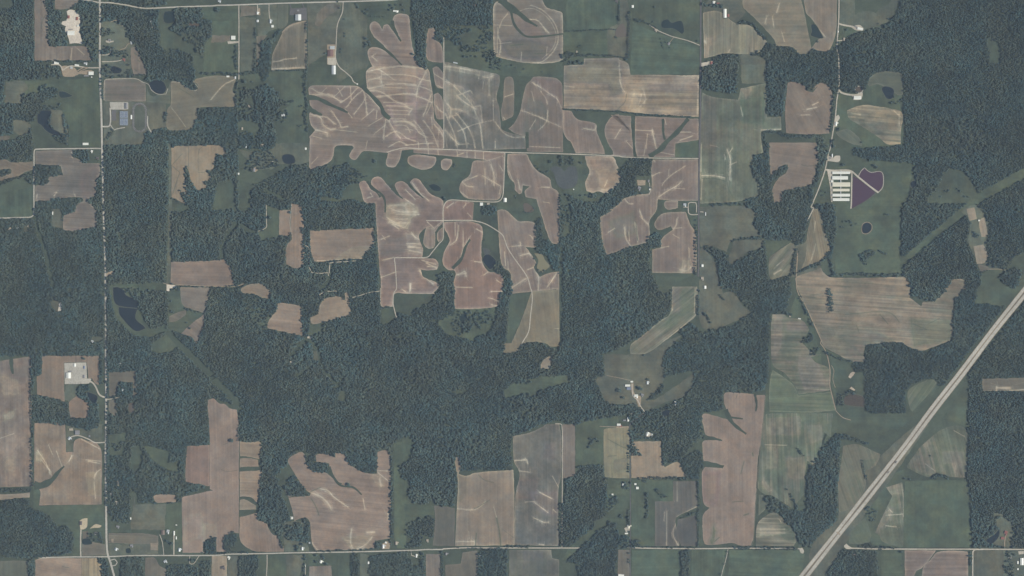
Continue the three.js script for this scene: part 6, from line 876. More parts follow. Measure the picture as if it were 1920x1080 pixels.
B('house', 'white cottage in the worn glade on the farm lane', 't10 337,765', 12, 9, 0, 'tan'); B('house', 'pale house ringed by trees in the green pasture', 't10 580,830', 20, 13, -30, 'silver'); B('shed', 'small tan shed on the lower farm lane glade', 't10 286,930', 9, 14, 0, 'tan'); B('house', 'left house of two where the farm lane ends', 't11 310,10', 18, 12, 10, 'silver'); B('house', 'right house of two where the farm lane ends', 't11 430,8', 18, 12, -5, 'tan'); B('shed', 'white shed at the left edge of the lobed fields', 't11 745,34', 10, 12, 0, 'white'); B('shed', 'small white shed on the lawn left of the round pond', 't11 500,123', 22, 6, 10, 'cream'); B('barn', 'grey barn of the old farm in the trees', 't11 372,188', 14, 20, 0, 'grey'); B('shed', 'little pale shed on the hedged lane', 't11 260,215', 8, 10, 0, 'white');
B('house', 'red brick house inside the square wood lot', 't20 500,42', 15, 12, 10, 'red'); B('shed', 'long tin shed beside the rough grass thicket', 't20 362,455', 26, 7, 12, 'silver'); B('shed', 'white shed in the yard of the bush hedge', 't20 1240,375', 8, 12, 10, 'tan'); B('barn', 'white barn left of the grain farm buildings', 't21 551,435', 18, 18, 0, 'white'); B('house', 'grain farm house between the barns', 't21 600,433', 15, 10, 0, 'tan'); B('barn', 'white barn right of the track corner', 't21 722,405', 17, 24, 0, 'white'); B('house', 'dark house among the grain farm trees', 't21 632,468', 14, 10, 30, 'dark'); B('shed', 'small white pump shed at the foot of the grey lake', 't21 1217,328', 6, 6, 0, 'white');
B('house', 'dark house at the top edge on the rough strip', 't30 62,8', 16, 12, 0, 'dark'); B('shed', 'white shed beside the tree row at the top edge', 't30 178,47', 12, 15, 0, 'white'); B('house', 'grey cottage on the path in the fenced meadows', 't30 348,217', 16, 11, 20, 'tan'); B('shed', 'ruined pale shed below the meadow path', 't30 440,316', 13, 15, 30, 'grey'); B('house', 'white house at the top of the county road', 't30 763,18', 11, 16, 0, 'white'); B('shed', 'red-roofed shed right of the top county road house', 't30 797,26', 17, 11, 0, 'red'); B('barn', 'long white barn upright beside a red shed', 't30 846,97', 17, 52, 0, 'white'); B('shed', 'red shed attached to the long white barn', 't30 869,112', 13, 16, 0, 'red'); B('house', 'red-roofed house in the yard of the small square wood', 't30 745,455', 13, 16, 0, 'red');
B('house', 'house inside the loop drive by the county road', 't31 555,437', 16, 13, 0, 'silver'); B('barn', 'white barn on the lawn below the olive paddock', 't31 682,880', 12, 14, 0, 'white'); B('house', 'tan house at the end of the county road', 't31 682,970', 15, 14, 0, 'tan'); B('barn', 'white barn beside the narrow field below the county road', 't31 702,1036', 13, 18, 0, 'white'); B('house', 'grey house in the wood farm below the white track', 't31 227,318', 18, 16, 20, 'grey'); B('shed', 'white shed at the right of the wood farm', 't31 302,328', 7, 9, 0, 'white'); B('shed', 'pale shed at the top of the wood farm lawn', 't31 293,268', 9, 14, 0, 'grey'); B('shed', 'small white shed by the drive across the county road', 't31 705,506', 5, 20, 0, 'silver');
B('barn', 'slanted silver-white barn at the end of the gravel apron', 't40 357,209', 32, 14, 12, 'white'); B('shed', 'grey shed beside the slanted silver-white barn', 't40 325,192', 14, 8, 20, 'grey'); B('house', 'tan house on the hooked drive at the gravel road', 't40 240,285', 12, 18, 0, 'tan'); B('shed', 'white trailer on the roadside near the hooked drive', 't40 198,229', 6, 9, 0, 'white'); B('barn', 'long cream-white barn of the cream farm', 't40 338,707', 44, 20, 0, 'white'); B('house', 'white-roofed house on the roadside below the hayfield', 't40 183,895', 12, 22, 5, 'white');
B('shed', 'narrow tall bin building of the round pad farm lot', 't41 155,84', 7, 20, 0, 'silver'); B('shed', 'grey house left in the round pad farm lot', 't41 142,102', 10, 9, 0, 'grey'); B('shed', 'small white shed in the east clearing plots', 't41 1217,553', 9, 8, 0, 'white'); B('shed', 'square white control shed left of the long barns', 't41 155,270', 14, 13, 0, 'white');
B('long barn', 'topmost and thinnest of the six long white livestock barns', 't41 220,208', 106, 14, 0, 'white', { group: 'long livestock barns', fans: 1 }); B('long barn', 'second from the top of the six long livestock barns, the shortest', 't41 212,245', 94, 20, 0, 'white', { group: 'long livestock barns', fans: 1 }); B('long barn', 'third and widest of the six long livestock barns, cream roofed', 't41 221,293', 106, 25, 0, 'cream', { group: 'long livestock barns', fans: 1 }); B('long barn', 'fourth of the six long livestock barns, grey-white under the widest', 't41 219,333', 101, 15, 0, 'cream', { group: 'long livestock barns', fans: 1 }); B('long barn', 'fifth of the six long livestock barns above the lowest one', 't41 220,370', 104, 16, 0, 'white', { group: 'long livestock barns', fans: 1 }); B('long barn', 'lowest of the six long livestock barns', 't41 219,402', 100, 16, 0, 'white', { group: 'long livestock barns', fans: 1 }); B('shed', 'long thin feed passage that crosses all six barns', 't41 217,300', 4, 178, 0, 'silver', { h: 4.4 });
B('hall', 'white pump hall on the gravel compound', 't02 497,632', 27, 34, 0, 'white', { h: 6 }); B('shed', 'white shed at the top of the gravel compound', 't02 541,557', 19, 13, 90, 'white'); B('shed', 'grey equipment shed above the white pump hall', 't02 508,603', 18, 8, 0, 'grey'); B('shed', 'upper blue container shed at the right of the compound', 't02 610,574', 10, 16, 0, 'blue'); B('shed', 'lower blue container shed at the right of the compound', 't02 608,640', 12, 20, 0, 'grey'); B('house', 'white house by the mown strip in the west wood', 't02 668,384', 16, 9, 20, 'silver'); B('house', 'house hidden in the trees right of the west road bend', 't02 868,546', 13, 13, 30, 'silver'); B('house', 'farmhouse inside the square garden field', 't02 888,735', 12, 16, 20, 'silver'); B('shed', 'white shed north of the garden farmhouse', 't02 895,693', 8, 10, 0, 'white');
B('barn', 'grey-roofed barn of the farm by the west road', 't03 560,42', 26, 25, 0, 'grey'); B('shed', 'pale sheds in the fenced corner of the farm by the west road', 't03 515,20', 22, 12, 0, 'tan'); B('house', 'white house with a dark wing at the drive end', 't03 502,83', 14, 18, 40, 'silver'); B('shed', 'lone small shed on the farm lawn by the west road', 't03 648,68', 9, 9, 0, 'grey'); B('house', 'tan-roofed house in the middle of the roadside wood', 't03 838,546', 16, 12, 0, 'tan'); B('barn', 'long pale shed behind the first roadside lawn', 't03 853,408', 13, 30, 0, 'tan'); B('house', 'dark house at the upper roadside lot', 't03 800,484', 16, 10, 0, 'grey'); B('house', 'grey house in the lower roadside trees', 't03 845,640', 14, 10, 0, 'dark'); B('house', 'house at the end of the pale garden lane', 't03 853,722', 18, 10, 10, 'grey'); B('shed', 'white garden shed at the wood row corner', 't03 945,664', 7, 12, 0, 'white'); B('house', 'dark-roofed house with a white porch by the bottom track', 't03 482,902', 24, 14, 0, 'dark'); B('hall', 'dark-roofed new building on the tan building plot', 't03 585,697', 17, 22, 0, 'dark'); B('house', 'grey farmhouse among trees beside the bottom drive', 't03 690,772', 12, 16, 0, 'grey'); B('house', 'pale house at the corner below the paddock strip', 't03 840,885', 14, 16, 20, 'silver'); B('house', 'blue-grey house above the wooded pool lot', 't03 952,858', 18, 12, 0, 'grey');
B('barn', 'brown barn at the top of the farm paddock', 't03 1180,765', 20, 26, 0, 'brown'); B('house', 'white house left of the pale farm drive', 't03 1216,755', 16, 16, 10, 'silver'); B('barn', 'narrow white barn at the head of the pale farm drive', 't03 1260,770', 8, 26, 0, 'white'); B('shed', 'white shed right of the pale farm drive', 't03 1275,804', 6, 17, 0, 'white'); B('shed', 'tiny white shed above the pale farm drive', 't03 1276,711', 9, 5, 0, 'white'); B('house', 'white house where the pale farm drive meets the bottom road', 't03 1298,890', 14, 20, 10, 'silver'); B('house', 'white-roofed house under the bottom road with a lawn', 't03 1195,972', 18, 13, -30, 'silver');
B('barn', 'small white barn at the edge of the dark wood wedge', 't13 643,660', 19, 14, 0, 'white'); B('house', 'dark house beside the lower brown field end', 't13 570,858', 18, 12, 0, 'dark'); B('house', 'white house on the lot above the bottom road', 't13 720,882', 13, 18, 0, 'silver'); B('shed', 'tiny grey shed beside the tree row lot', 't13 773,840', 9, 9, 0, 'silver'); B('house', 'white house in the lot corner of the big tan field', 't13 1305,866', 15, 22, 0, 'silver'); B('shed', 'white shed at the top of that field corner lot', 't13 1325,838', 11, 10, 20, 'white'); B('house', 'house with a dark roof inside the brown paddock circle', 't13 147,1017', 22, 16, -20, 'dark'); B('house', 'white house on the green lot with round trees', 't13 855,975', 14, 16, 20, 'white'); B('shed', 'grey shed above the white house on the green lot', 't13 868,942', 11, 16, 0, 'grey'); B('house', 'white house at the wood corner below the bottom road', 't13 1275,938', 20, 10, 20, 'white'); B('shed', 'white shed at the wood edge below the bottom road', 't13 1199,984', 9, 14, 0, 'white'); B('house', 'tan house at the right end of the tree row lot', 't13 1400,842', 14, 18, 0, 'tan'); B('house', 'white house beside the brown paddock drive', 't13 190,945', 16, 12, 20, 'white');
B('house', 'tan house in the round wood patch', 't23 160,822', 12, 12, 0, 'tan'); B('house', 'tall white house at the end of the curved driveway', 't23 80,933', 9, 20, 0, 'white'); B('shed', 'long white shed at the top of the small bottom wood', 't23 548,932', 22, 6, 0, 'white'); B('house', 'house in the trees right of the brown house strip', 't23 295,920', 13, 14, 0, 'grey'); B('shed', 'tiny white shed on the green pasture left of the lane', 't23 1498,490', 11, 9, 0, 'white'); B('shed', 'upper white shed right of the bottom lane', 't33 198,415', 12, 10, 0, 'white'); B('barn', 'white barn with two roofs right of the bottom lane', 't33 212,443', 16, 14, 0, 'white'); B('barn', 'white barn under trees left of the bottom lane', 't33 110,418', 12, 14, 0, 'white'); B('house', 'pale house on the lane yard above the bottom road', 't33 148,722', 16, 22, 0, 'cream'); B('shed', 'white shed south of the lane yard house', 't33 133,772', 18, 8, 0, 'white'); B('shed', 'tiny white shed in the tree-dotted pasture', 't33 32,490', 11, 8, 0, 'white'); B('barn', 'white barn roof at the bottom edge left of the lane', 't33 95,1075', 34, 12, 5, 'white'); B('house', 'white house in the wooded lot above the tan field', 't33 285,52', 13, 22, 20, 'white'); B('shed', 'narrow white shed beside the wooded lot house', 't33 318,60', 6, 20, 0, 'white');
B('shed', 'white shed at the top of the pasture farm', 't32 172,677', 15, 9, 0, 'white'); B('barn', 'white barn of the pasture farm', 't32 142,705', 30, 12, 0, 'white'); B('barn', 'blue-roofed barn of the pasture farm', 't32 150,727', 24, 16, 0, 'blue'); B('house', 'white farmhouse at the bend of the pasture lane', 't32 203,778', 22, 14, 0, 'white'); B('house', 'grey house right of the pasture lane bend', 't32 248,772', 16, 12, 20, 'grey'); B('house', 'white house at the top right of the pasture farm', 't32 285,685', 11, 18, 0, 'silver'); B('barn', 'white barn of the creek yard', 't32 146,950', 11, 24, 0, 'white'); B('shed', 'grey shed left of the creek yard barn', 't32 120,957', 17, 8, 0, 'grey'); B('barn', 'white barn with a red roof half beside the pasture lane', 't32 78,988', 22, 12, 0, 'white'); B('shed', 'red-roofed lean-to shed against the lane barn', 't32 92,997', 12, 10, 0, 'red'); B('house', 'pale house on the creek bank', 't32 172,915', 18, 14, 40, 'tan'); B('house', 'house at the end of the wooded meadow bank', 't32 488,830', 18, 14, 30, 'silver'); B('house', 'small house inside the oak clump', 't32 1316,205', 9, 8, 0, 'tan'); B('shed', 'white livestock shed right of the oak clump', 't32 1385,222', 16, 5, 10, 'white');
B('house', 'brown house in the bottom wood by the turnaround', 't43 322,920', 18, 12, 0, 'brown'); B('house', 'red-roofed house on the lawn with a long pond', 't43 1412,765', 18, 18, 20, 'red'); B('shed', 'red-roofed garage left of the drive by the long pond', 't43 1388,806', 20, 14, 0, 'red'); B('barn', 'ribbed white barn in the bottom right farmyard', 't43 1527,975', 20, 42, 0, 'white'); B('shed', 'white shed left of the ribbed white barn', 't43 1497,982', 8, 16, 0, 'white'); B('shed', 'white shed below the ribbed white barn', 't43 1497,1030', 8, 9, 0, 'white'); B('house', 'house among the farmyard trees', 't43 1440,940', 20, 12, 0, 'grey');

// ---------------------------------------------------------------- school sports ground
{
  const c = W(pts('t00 1010,850')[0], LAYER.track + .1), ring = (a, b, r, y, n = 96) => {                    // a straight-sided ring
    const P = []; for (let i = 0; i <= n; i++) { const t = i / n * 2 * Math.PI, x = Math.cos(t), z = Math.sin(t); P.push([x * r, z * r + Math.sign(Math.round(z * 1e6)) * b]); } return P;
  };
  const shape = (r, b) => { const s = new THREE.Shape(); ring(0, b, r).forEach(([x, z], i) => (i ? s.lineTo(x, -z) : s.moveTo(x, -z))); return s; };
  const t = new THREE.Group(); t.name = numbered('running_track'); t.position.copy(c); scene.add(t); tag(t, 'oval grey running track around a green sports field', 'running track');
  const outer = shape(44, 46); outer.holes.push(new THREE.Path(ring(0, 46, 31).map(([x, z]) => new THREE.Vector2(x, -z))));
  const lay = (g, y) => { g.rotateX(-Math.PI / 2); g.translate(0, y, 0); return g; };
  put('lane_surface', lay(new THREE.ShapeGeometry(outer, 64), 0), flat([92, 96, 100], gritTile), t); put('infield', lay(new THREE.ShapeGeometry(shape(31, 46), 64), -.02), flat('olivegreen'), t);
  for (const r of [34, 37.5, 41]) { const l = shape(r + .12, 46); l.holes.push(new THREE.Path(ring(0, 46, r - .12).map(([x, z]) => new THREE.Vector2(x, -z)))); put('lane_line', lay(new THREE.ShapeGeometry(l, 48), .03), mt([220, 218, 210]), t); }
  put('jump_pit', lay(new THREE.PlaneGeometry(16, 12), .02).translate(0, 0, -72), flat('mud', gritTile), t);
  for (const z of [-44, 44]) put('goal', mergeGeometries([boxAt(.12, 4, .12, -3, 2, z), boxAt(.12, 4, .12, 3, 2, z), boxAt(6.1, .12, .12, 0, 4, z)]), mt([230, 228, 220]), t);
  const k = W(pts('t00 896,855')[0], LAYER.track + .1);
  ['upper', 'lower'].forEach((w, i) => {
    const g = new THREE.Group(); g.name = numbered('tennis_court'); g.position.set(k.x, k.y, k.z + (i ? 22 : -22)); scene.add(g); tag(g, w + ' pale blue tennis court with white lines on the school ground', 'tennis court');
    put('surface', lay(new THREE.PlaneGeometry(50, 42), 0), flat([116, 126, 138], gritTile), g);
    for (const x of [-12.5, 12.5]) {
      put('playing_area', lay(new THREE.PlaneGeometry(17, 32), .03).translate(x, 0, 0), flat([110, 122, 140], gritTile), g);
      const ln = [boxAt(.5, .02, 32, x - 8.5, .06, 0), boxAt(.5, .02, 32, x + 8.5, .06, 0), boxAt(17, .02, .5, x, .06, -16), boxAt(17, .02, .5, x, .06, 16), boxAt(.4, .02, 16, x, .06, 0), boxAt(17, .02, .4, x, .06, -8), boxAt(17, .02, .4, x, .06, 8)];
      put('court_line', mergeGeometries(ln), mt([222, 222, 222]), g); put('net', boxAt(17.5, 1, .06, x, .5, 0), mt([90, 94, 98]), g);
    }
  });
}

// ---------------------------------------------------------------- vehicles
const wheelGeo = new THREE.CylinderGeometry(.36, .36, .25, 12); wheelGeo.rotateX(Math.PI / 2);
const tyre = mt([58, 60, 64]), glassy = mt([60, 66, 76], { roughness: .15 });
function vehicle(type, label, at, heading, colour) {
  const g = new THREE.Group(); g.name = numbered(type === 'lorry' ? 'lorry' : 'car'); g.position.copy(W(pts(at)[0], LAYER.line + .25)); g.rotation.y = -heading * Math.PI / 180; scene.add(g); tag(g, label, type);
  const m = mt(colour, { roughness: .35 });
  const profile = (P, w) => { const s = new THREE.Shape(P.map(([x, y]) => new THREE.Vector2(x, y))); const e = new THREE.ExtrudeGeometry(s, { depth: w - .16, bevelEnabled: true, bevelSize: .08, bevelThickness: .08, bevelSegments: 2 }); e.translate(0, 0, -w / 2 + .08); return e; };
  if (type === 'car') {
    put('body', profile([[-2.2, .4], [2.2, .4], [2.25, .75], [1.2, .95], [-2.2, .98]], 1.8), m, g); put('cabin', profile([[-1.7, .98], [1.1, .96], [.4, 1.45], [-1.2, 1.48]], 1.6), glassy, g); put('roof', boxAt(1.5, .06, 1.45, -.4, 1.59, 0), m, g);
    for (const x of [-1.35, 1.35]) for (const z of [-.85, .85]) { const w = put('wheel', wheelGeo, tyre, g); w.position.set(x, .36, z); }
  } else {
    put('trailer', boxAt(13, 2.8, 2.5, -2.6, 2.6, 0), m, g); put('cab', profile([[4.6, .7], [7, .7], [7, 1.9], [6.6, 3.1], [4.6, 3.2]], 2.4), mt([130, 130, 140], { roughness: .35 }), g); put('chassis', boxAt(15, .3, .9, -1, .95, 0), tyre, g); put('windscreen', boxAt(.08, .8, 2, 6.9, 2.5, 0), glassy, g);
    for (const x of [-8, -6.8, 3.2, 4.4, 6.2]) for (const z of [-1.05, 1.05]) { const w = put('wheel', wheelGeo, tyre, g); w.scale.setScalar(1.35); w.position.set(x, .5, z); }
  }
}
vehicle('lorry', 'dark lorry on the southern carriageway below the swath field', 'p 1680,866', -53, [74, 76, 84]); vehicle('lorry', 'grey lorry on the southern carriageway behind the dark lorry', 'p 1666,885', -53, [120, 112, 108]); vehicle('car', 'dark car on the northern carriageway beside the brown bulb field', 'p 1616,934', 127, [66, 68, 76]); vehicle('car', 'dark car on the northern carriageway below the curve of the wood', 'p 1867,608', 128, [60, 62, 70]); vehicle('car', 'black car on the northern carriageway level with the hay meadow', 'p 1860,617', 128, [54, 56, 64]); vehicle('car', 'blue car on the southern carriageway beside the south wood', 'p 1864,626', -52, [74, 84, 110]); vehicle('car', 'grey car on the southern carriageway above the half-moon field', 'p 1749,775', -52, [84, 86, 92]); vehicle('car', 'red car on the northern carriageway near the median crossing', 'p 1580,981', 127, [120, 70, 70]); vehicle('car', 'silver car on the southern carriageway near the median crossing', 'p 1593,979', -53, [168, 170, 176]);
vehicle('car', 'dark car on the west road beside the school', 't00 727,850', 90, [72, 74, 82]); vehicle('lorry', 'white lorry parked on the pale broken lane at the bottom', 't13 744,1010', 90, [226, 224, 218]); vehicle('car', 'white car on the west road in the woods', 't01 760,780', 90, [226, 226, 224]);
['first from the left', 'second from the left', 'third from the left', 'fourth from the left', 'last on the right'].forEach((w, i) => vehicle('car', `parked car ${w} at the foot of the gravel compound`, `t02 ${508 + i * 19},687`, 90, [[76, 78, 88], [70, 74, 96], [96, 96, 100], [64, 68, 88], [84, 86, 92]][i]));

// ---------------------------------------------------------------- trees
function crownGeo(n, s0, flatTop = .8) {                         // many leaf clumps through the volume of a crown of radius 1
  const save = seed; seed = s0; const parts = [];
  for (let i = 0; i < n; i++) {
    const a = i * 2.39996 + rr(-.4, .4), up = rr(-.25, 1), r = Math.sqrt(Math.max(0, 1 - up * up)) * rr(.45, .86), k = rr(.24, .42);
    const g = new THREE.IcosahedronGeometry(k, 0), p = g.attributes.position, tone = rr(.7, 1.2), c = new Float32Array(p.count * 3);
    for (let j = 0; j < p.count; j++) { const q = hash(Math.round(p.getX(j) * 99), Math.round(p.getY(j) * 99) + Math.round(p.getZ(j) * 57), s0 + i) * .5 + .75; p.setXYZ(j, p.getX(j) * q, p.getY(j) * q * .8, p.getZ(j) * q); c[j * 3] = tone * (.94 + .1 * (i % 3)); c[j * 3 + 1] = tone; c[j * 3 + 2] = tone * .95; }
    g.deleteAttribute('uv'); g.rotateY(a); g.translate(Math.cos(a) * r, 1.15 + up * flatTop, Math.sin(a) * r); g.computeVertexNormals(); g.setAttribute('color', new THREE.BufferAttribute(c, 3)); parts.push(g);
  }
  seed = save; return mergeGeometries(parts);
}
function trunkGeo(tint) {
  const limbs = [new THREE.CylinderGeometry(.05, .1, 1.1, 6, 1).translate(0, .55, 0)];
  for (let i = 0; i < 3; i++) { const g = new THREE.CylinderGeometry(.025, .05, .7, 5, 1).translate(0, .35, 0); g.rotateZ(.7); g.rotateY(i * 2.1); g.translate(0, .75, 0); limbs.push(g); }
  const g = mergeGeometries(limbs.map((x) => { const y = x.toNonIndexed(); y.deleteAttribute('uv'); return y; }));
  const c = new Float32Array(g.attributes.position.count * 3); for (let i = 0; i < c.length; i += 3) { c[i] = tint[0]; c[i + 1] = tint[1]; c[i + 2] = tint[2]; } g.setAttribute('color', new THREE.BufferAttribute(c, 3)); return g;
}
const CROWNS = [0, 1, 2, 3].map((i) => crownGeo(15, 900 + i * 17)), TRUNK = trunkGeo([.9, .55, .4]);
const WHOLE = CROWNS.map((c) => mergeGeometries([c, TRUNK]));
const leafMat = new THREE.MeshStandardMaterial({ vertexColors: true, roughness: .9, side: THREE.DoubleSide });
const LEAF = [0.056, 0.080, 0.060];
const spots = woods.map(() => []);
{
  const step = 9.4 / S; let row = 0;
  for (let y = MY; y < MY + MH / MS; y += step * .87, row++) for (let x = MX + (row % 2) * step / 2; x < MX + MW / MS; x += step) {
    const px = x + rr(-.45, .45) * step, py = y + rr(-.45, .45) * step, id = maskAt(px, py); if (!id) continue;
    const w = woods[id]; if (rnd() > (w.density ?? 1)) continue;
    const stout = vnoise(px * .018, py * .018, 57); if (stout > .1 && rnd() < stout * .45) continue;
    const gap = vnoise(px * .16, py * .16, 31) + .6 * vnoise(px * .45, py * .45, 32); if (gap < -.95) continue;
    spots[id].push([px, py]);
  }
}
const dummy = new THREE.Object3D(), tint = new THREE.Color();
woods.forEach((w, id) => {
  if (!w || !spots[id].length) return;
  const m = new THREE.InstancedMesh(WHOLE[id % 4], leafMat, spots[id].length); m.name = numbered(w.name); m.castShadow = m.receiveShadow = true;
  spots[id].forEach(([x, y], i) => {
    const big = .5 + .5 * vnoise(x * .11, y * .11, 41), r = rr(3.6, 6.6) * (w.edge ? .85 : 1) + big * 2.2 * rnd() + 1.6 * Math.max(-.6, vnoise(x * .018, y * .018, 57)), h = r * rr(.8, 1.1) + 3 + 5 * big * rnd() + rr(0, 5);
    dummy.position.copy(W([x, y], 0)); dummy.rotation.set(0, rnd() * 6.28, 0); dummy.scale.set(r, h * .62, r * rr(.85, 1.15)); dummy.updateMatrix(); m.setMatrixAt(i, dummy.matrix);
    const stand = 1 + .2 * vnoise(x * .012, y * .012, 51) + .2 * vnoise(x * .05, y * .05, 52), v = rr(.72, 1.3) * (1 + .26 * vnoise(x * .14, y * .14, 54)) * stand * (1 + .2 * (w.tone ?? 0)), warm = .2 * vnoise(x * .03, y * .03, 53) + rr(-.12, .18);
    tint.setRGB(LEAF[0] * v * (1 + warm), LEAF[1] * v, LEAF[2] * v * (1 - warm * .8)); m.setColorAt(i, tint);
  });
  m.userData.kind = 'stuff'; tag(m, w.label, w.name === 'tree_line' ? 'tree line' : 'wood'); scene.add(m);
});

// single trees that stand apart in the open
const treeProtos = CROWNS.map((c, i) => {
  const g = new THREE.Group(), mat = leafMat.clone(); mat.color.setRGB(...LEAF).multiplyScalar([1, .85, 1.15, .95][i]);
  put('crown', c, mat, g); put('trunk', TRUNK, new THREE.MeshStandardMaterial({ color: new THREE.Color(.07, .055, .045), roughness: 1 }), g); return g;
});
let treeNo = 0;
function T(label, path, r = 5, group) {
  for (const p of pts(path)) {
    const t = treeProtos[treeNo++ % 4].clone(); t.name = numbered('tree'); t.position.copy(W(p, 0)); t.rotation.y = rnd() * 6.28; const k = r * rr(.95, 1.4); t.scale.set(k, k * rr(.8, 1.05) + 1, k); tag(t, label, 'tree', group); scene.add(t);
  }
}
T('tree at the lower left of a pair in the middle of the west pasture', 't00 298,648', 8); T('tree at the upper right of a pair in the middle of the west pasture', 't00 330,622', 8); T('round tree on the pasture just right of the pond trees', 't00 436,755', 6);
T('lone wide tree in the smooth hayfield under the top road', 't10 112,72', 11); T('large round tree below the bush row left of the striped crop', 't10 306,590', 11); T('small round tree right of the large round one below the bush row', 't10 357,592', 5); T('tree on the left edge of the red-roofed barn', 't10 888,386', 5); T('tree beside the mown curve right of the red-roofed barn', 't10 1004,356 1000,378', 5, 'two trees right of the red-roofed barn'); T('small tree in the olive grass right of the gravel drive', 't10 1028,242 1030,262 1026,140', 4, 'small trees along the gravel drive'); T('dark tree beside the top end of the gravel drive', 't10 990,58', 5); T('small tree near the top road above the muddy patch', 't10 976,13', 4); T('small tree below the winding drive', 't10 1046,492', 4); T('tree of the dense cluster between the two grassland fields', 't10 1180,278 1192,282 1175,310 1188,322 1205,305 1210,328 1178,338', 7, 'tree cluster between grassland and grain field'); T('small shrub tree in the dotted line above the northern lobes', 't10 1205,115 1220,118 1250,122 1262,120 1285,124 1310,122', 3, 'dotted trees above the northern grain lobes'); T('dark bush in the green pasture near the west edge of the lobed field', 't10 690,910 718,906 705,914', 4, 'dark bushes in the lower pasture'); T('tree at the hedge corner of the pasture', 't10 706,770 720,766', 5, 'two trees at the pasture hedge'); T('tree in the top corner beside the driveway house', 't10 1362,40 1355,72 1400,35 1442,35 1455,72 1380,60', 6, 'garden trees of the long white house'); T('tree on the top roadside below the junction', 't10 1115,35 1125,55 1165,85 1185,100 1190,70', 6, 'trees in the top grass corner');
T('dark round tree in the grass left of the white thin drive', 't11 487,532', 9); T('tree on the grass right of the grain lobes', 't11 1243,118 1250,128', 7, 'pair of trees in the central grass'); T('small bush in the central grass below the tiny round field', 't11 1275,212 1305,218 1330,212 1355,220 1330,232', 3, 'bush specks in the central grass');
T('dark bush in the rough grass below the round field', 't20 632,488 652,486 676,498 690,500 800,488 770,472 834,524 990,520 860,500 735,478', 4, 'dark bushes below the round field'); T('tree in the thicket meadow under the square wood lot', 't20 545,275 560,262 590,258 605,268 575,285 535,298 620,255 555,210 540,200 600,190 445,208 460,222 430,216 560,345 575,350 590,345 510,330 530,340', 6, 'dark trees in the rough meadow'); T('tree among the lower clumps of the rough meadow', 't20 430,410 450,412 480,405 515,410 570,412 600,415 640,430 660,440 690,432', 6, 'lower clumps of the rough meadow'); T('small tree beside the sand heap above the banded tan field', 't20 1268,330 1255,338', 4, 'two trees at the sand heap');
T('tree at the north side of the grey lake', 't21 1052,128 1125,90 1130,112 1135,130 1202,100 1215,118', 7, 'trees north of the grey lake'); T('small tree in the bank row left of the grey lake', 't21 945,160 965,182 985,200 1003,206 1025,200 1035,196', 4, 'bank row left of the grey lake'); T('tree right of the grey lake near the tan-rimmed field', 't21 1270,135', 6); T('tree on the right shore of the grey lake', 't21 1310,220', 4); T('round tree in a row below the grey lake', 't21 1270,372 1312,370', 6, 'round trees in a row below the lake'); T('big round tree at the end of the row below the grey lake', 't21 1365,375', 12); T('bush beside the tiny round field', 't21 355,165 358,150', 5, 'bushes beside the tiny round field'); T('bush specks near the small dark pool between the lobes', 't21 195,180 170,245 232,255 165,285 178,320 150,275', 3.5, 'bushes around the lobe pool'); T('tree at the bend of the winding track', 't21 283,388 290,400', 8, 'two trees at the track bend'); T('small bush in the grass basin above the dried pond', 't21 795,378 802,392', 4, 'bushes in the grass basin'); T('bush on the rim of the dried pond', 't21 858,490 875,497 895,495 915,485 930,465', 3.5, 'bushes round the dried pond'); T('bush on the bright wedge above the dark farm pond', 't21 576,695', 4); T('bush on the shore of the algae pond', 't21 935,830 950,870 965,910 985,925 1005,915', 4.5, 'bushes round the algae pond');
T('tree by the county road at the end of the meadow path', 't30 650,298', 5); T('tree on the fenced pasture left of the marsh', 't30 325,158 338,52', 5, 'trees in the fenced pasture'); T('bush among the ruined shed bushes in the meadow', 't30 383,282 390,310 395,330 418,305 450,345 400,345', 4, 'bushes round the ruined shed'); T('tree at the rough strip hollow', 't30 55,268 62,274', 5, 'trees at the muddy hollow'); T('tree on the dry grass below the striped wood corner', 't30 1045,385 1060,392 1120,412 1080,370', 6, 'trees at the square wood verge');
T('tree on the lawn in front of the silver-roofed barn', 't40 262,215', 6); T('round tree on the bank below the white roadside house', 't40 198,938 208,930', 6, 'trees below the white roadside house'); T('tree at the wood edge of the sloping grass', 't40 490,172 558,135', 5, 'trees at the edge of the sloping grass'); T('bush on the field edge by the wedge pond', 't40 50,300', 5); T('tree beside the star-shaped pond', 't40 585,745 600,740 620,750 640,735 655,720 600,700', 6, 'trees by the star-shaped pond'); T('bush in the green field below the tan hayfield', 't40 370,1030', 4);
T('round bush in the grass above the barns', 't41 240,150 460,155 475,168', 8, 'round bushes near the barns'); T('dark bush left of the round pond in the barn pasture', 't41 222,600 238,604 235,562 262,560 285,555 292,568 330,578 300,590', 4.5, 'dark bushes left of the round pasture pond'); T('bush above the middle of the barn pasture', 't41 535,510 548,508 560,512', 5, 'bush clump in the barn pasture'); T('bush right of the foot thicket of the barn pasture', 't41 500,772 512,780 525,788 545,795', 5, 'bush row at the pasture foot'); T('bush in the light green marsh meadow', 't41 1080,340 1115,380 1140,382 990,345 1000,335 975,340 1060,325 940,380', 4.5, 'bushes of the marsh meadow'); T('tree of the clump between the clearing plots', 't41 1182,640 1195,650 1188,665 1200,672 1210,660', 6, 'clump between the clearing plots'); T('bush left of the long barns by the gravel road', 't41 65,355 80,340 95,370 110,350 85,372', 4, 'bushes left of the long barns');
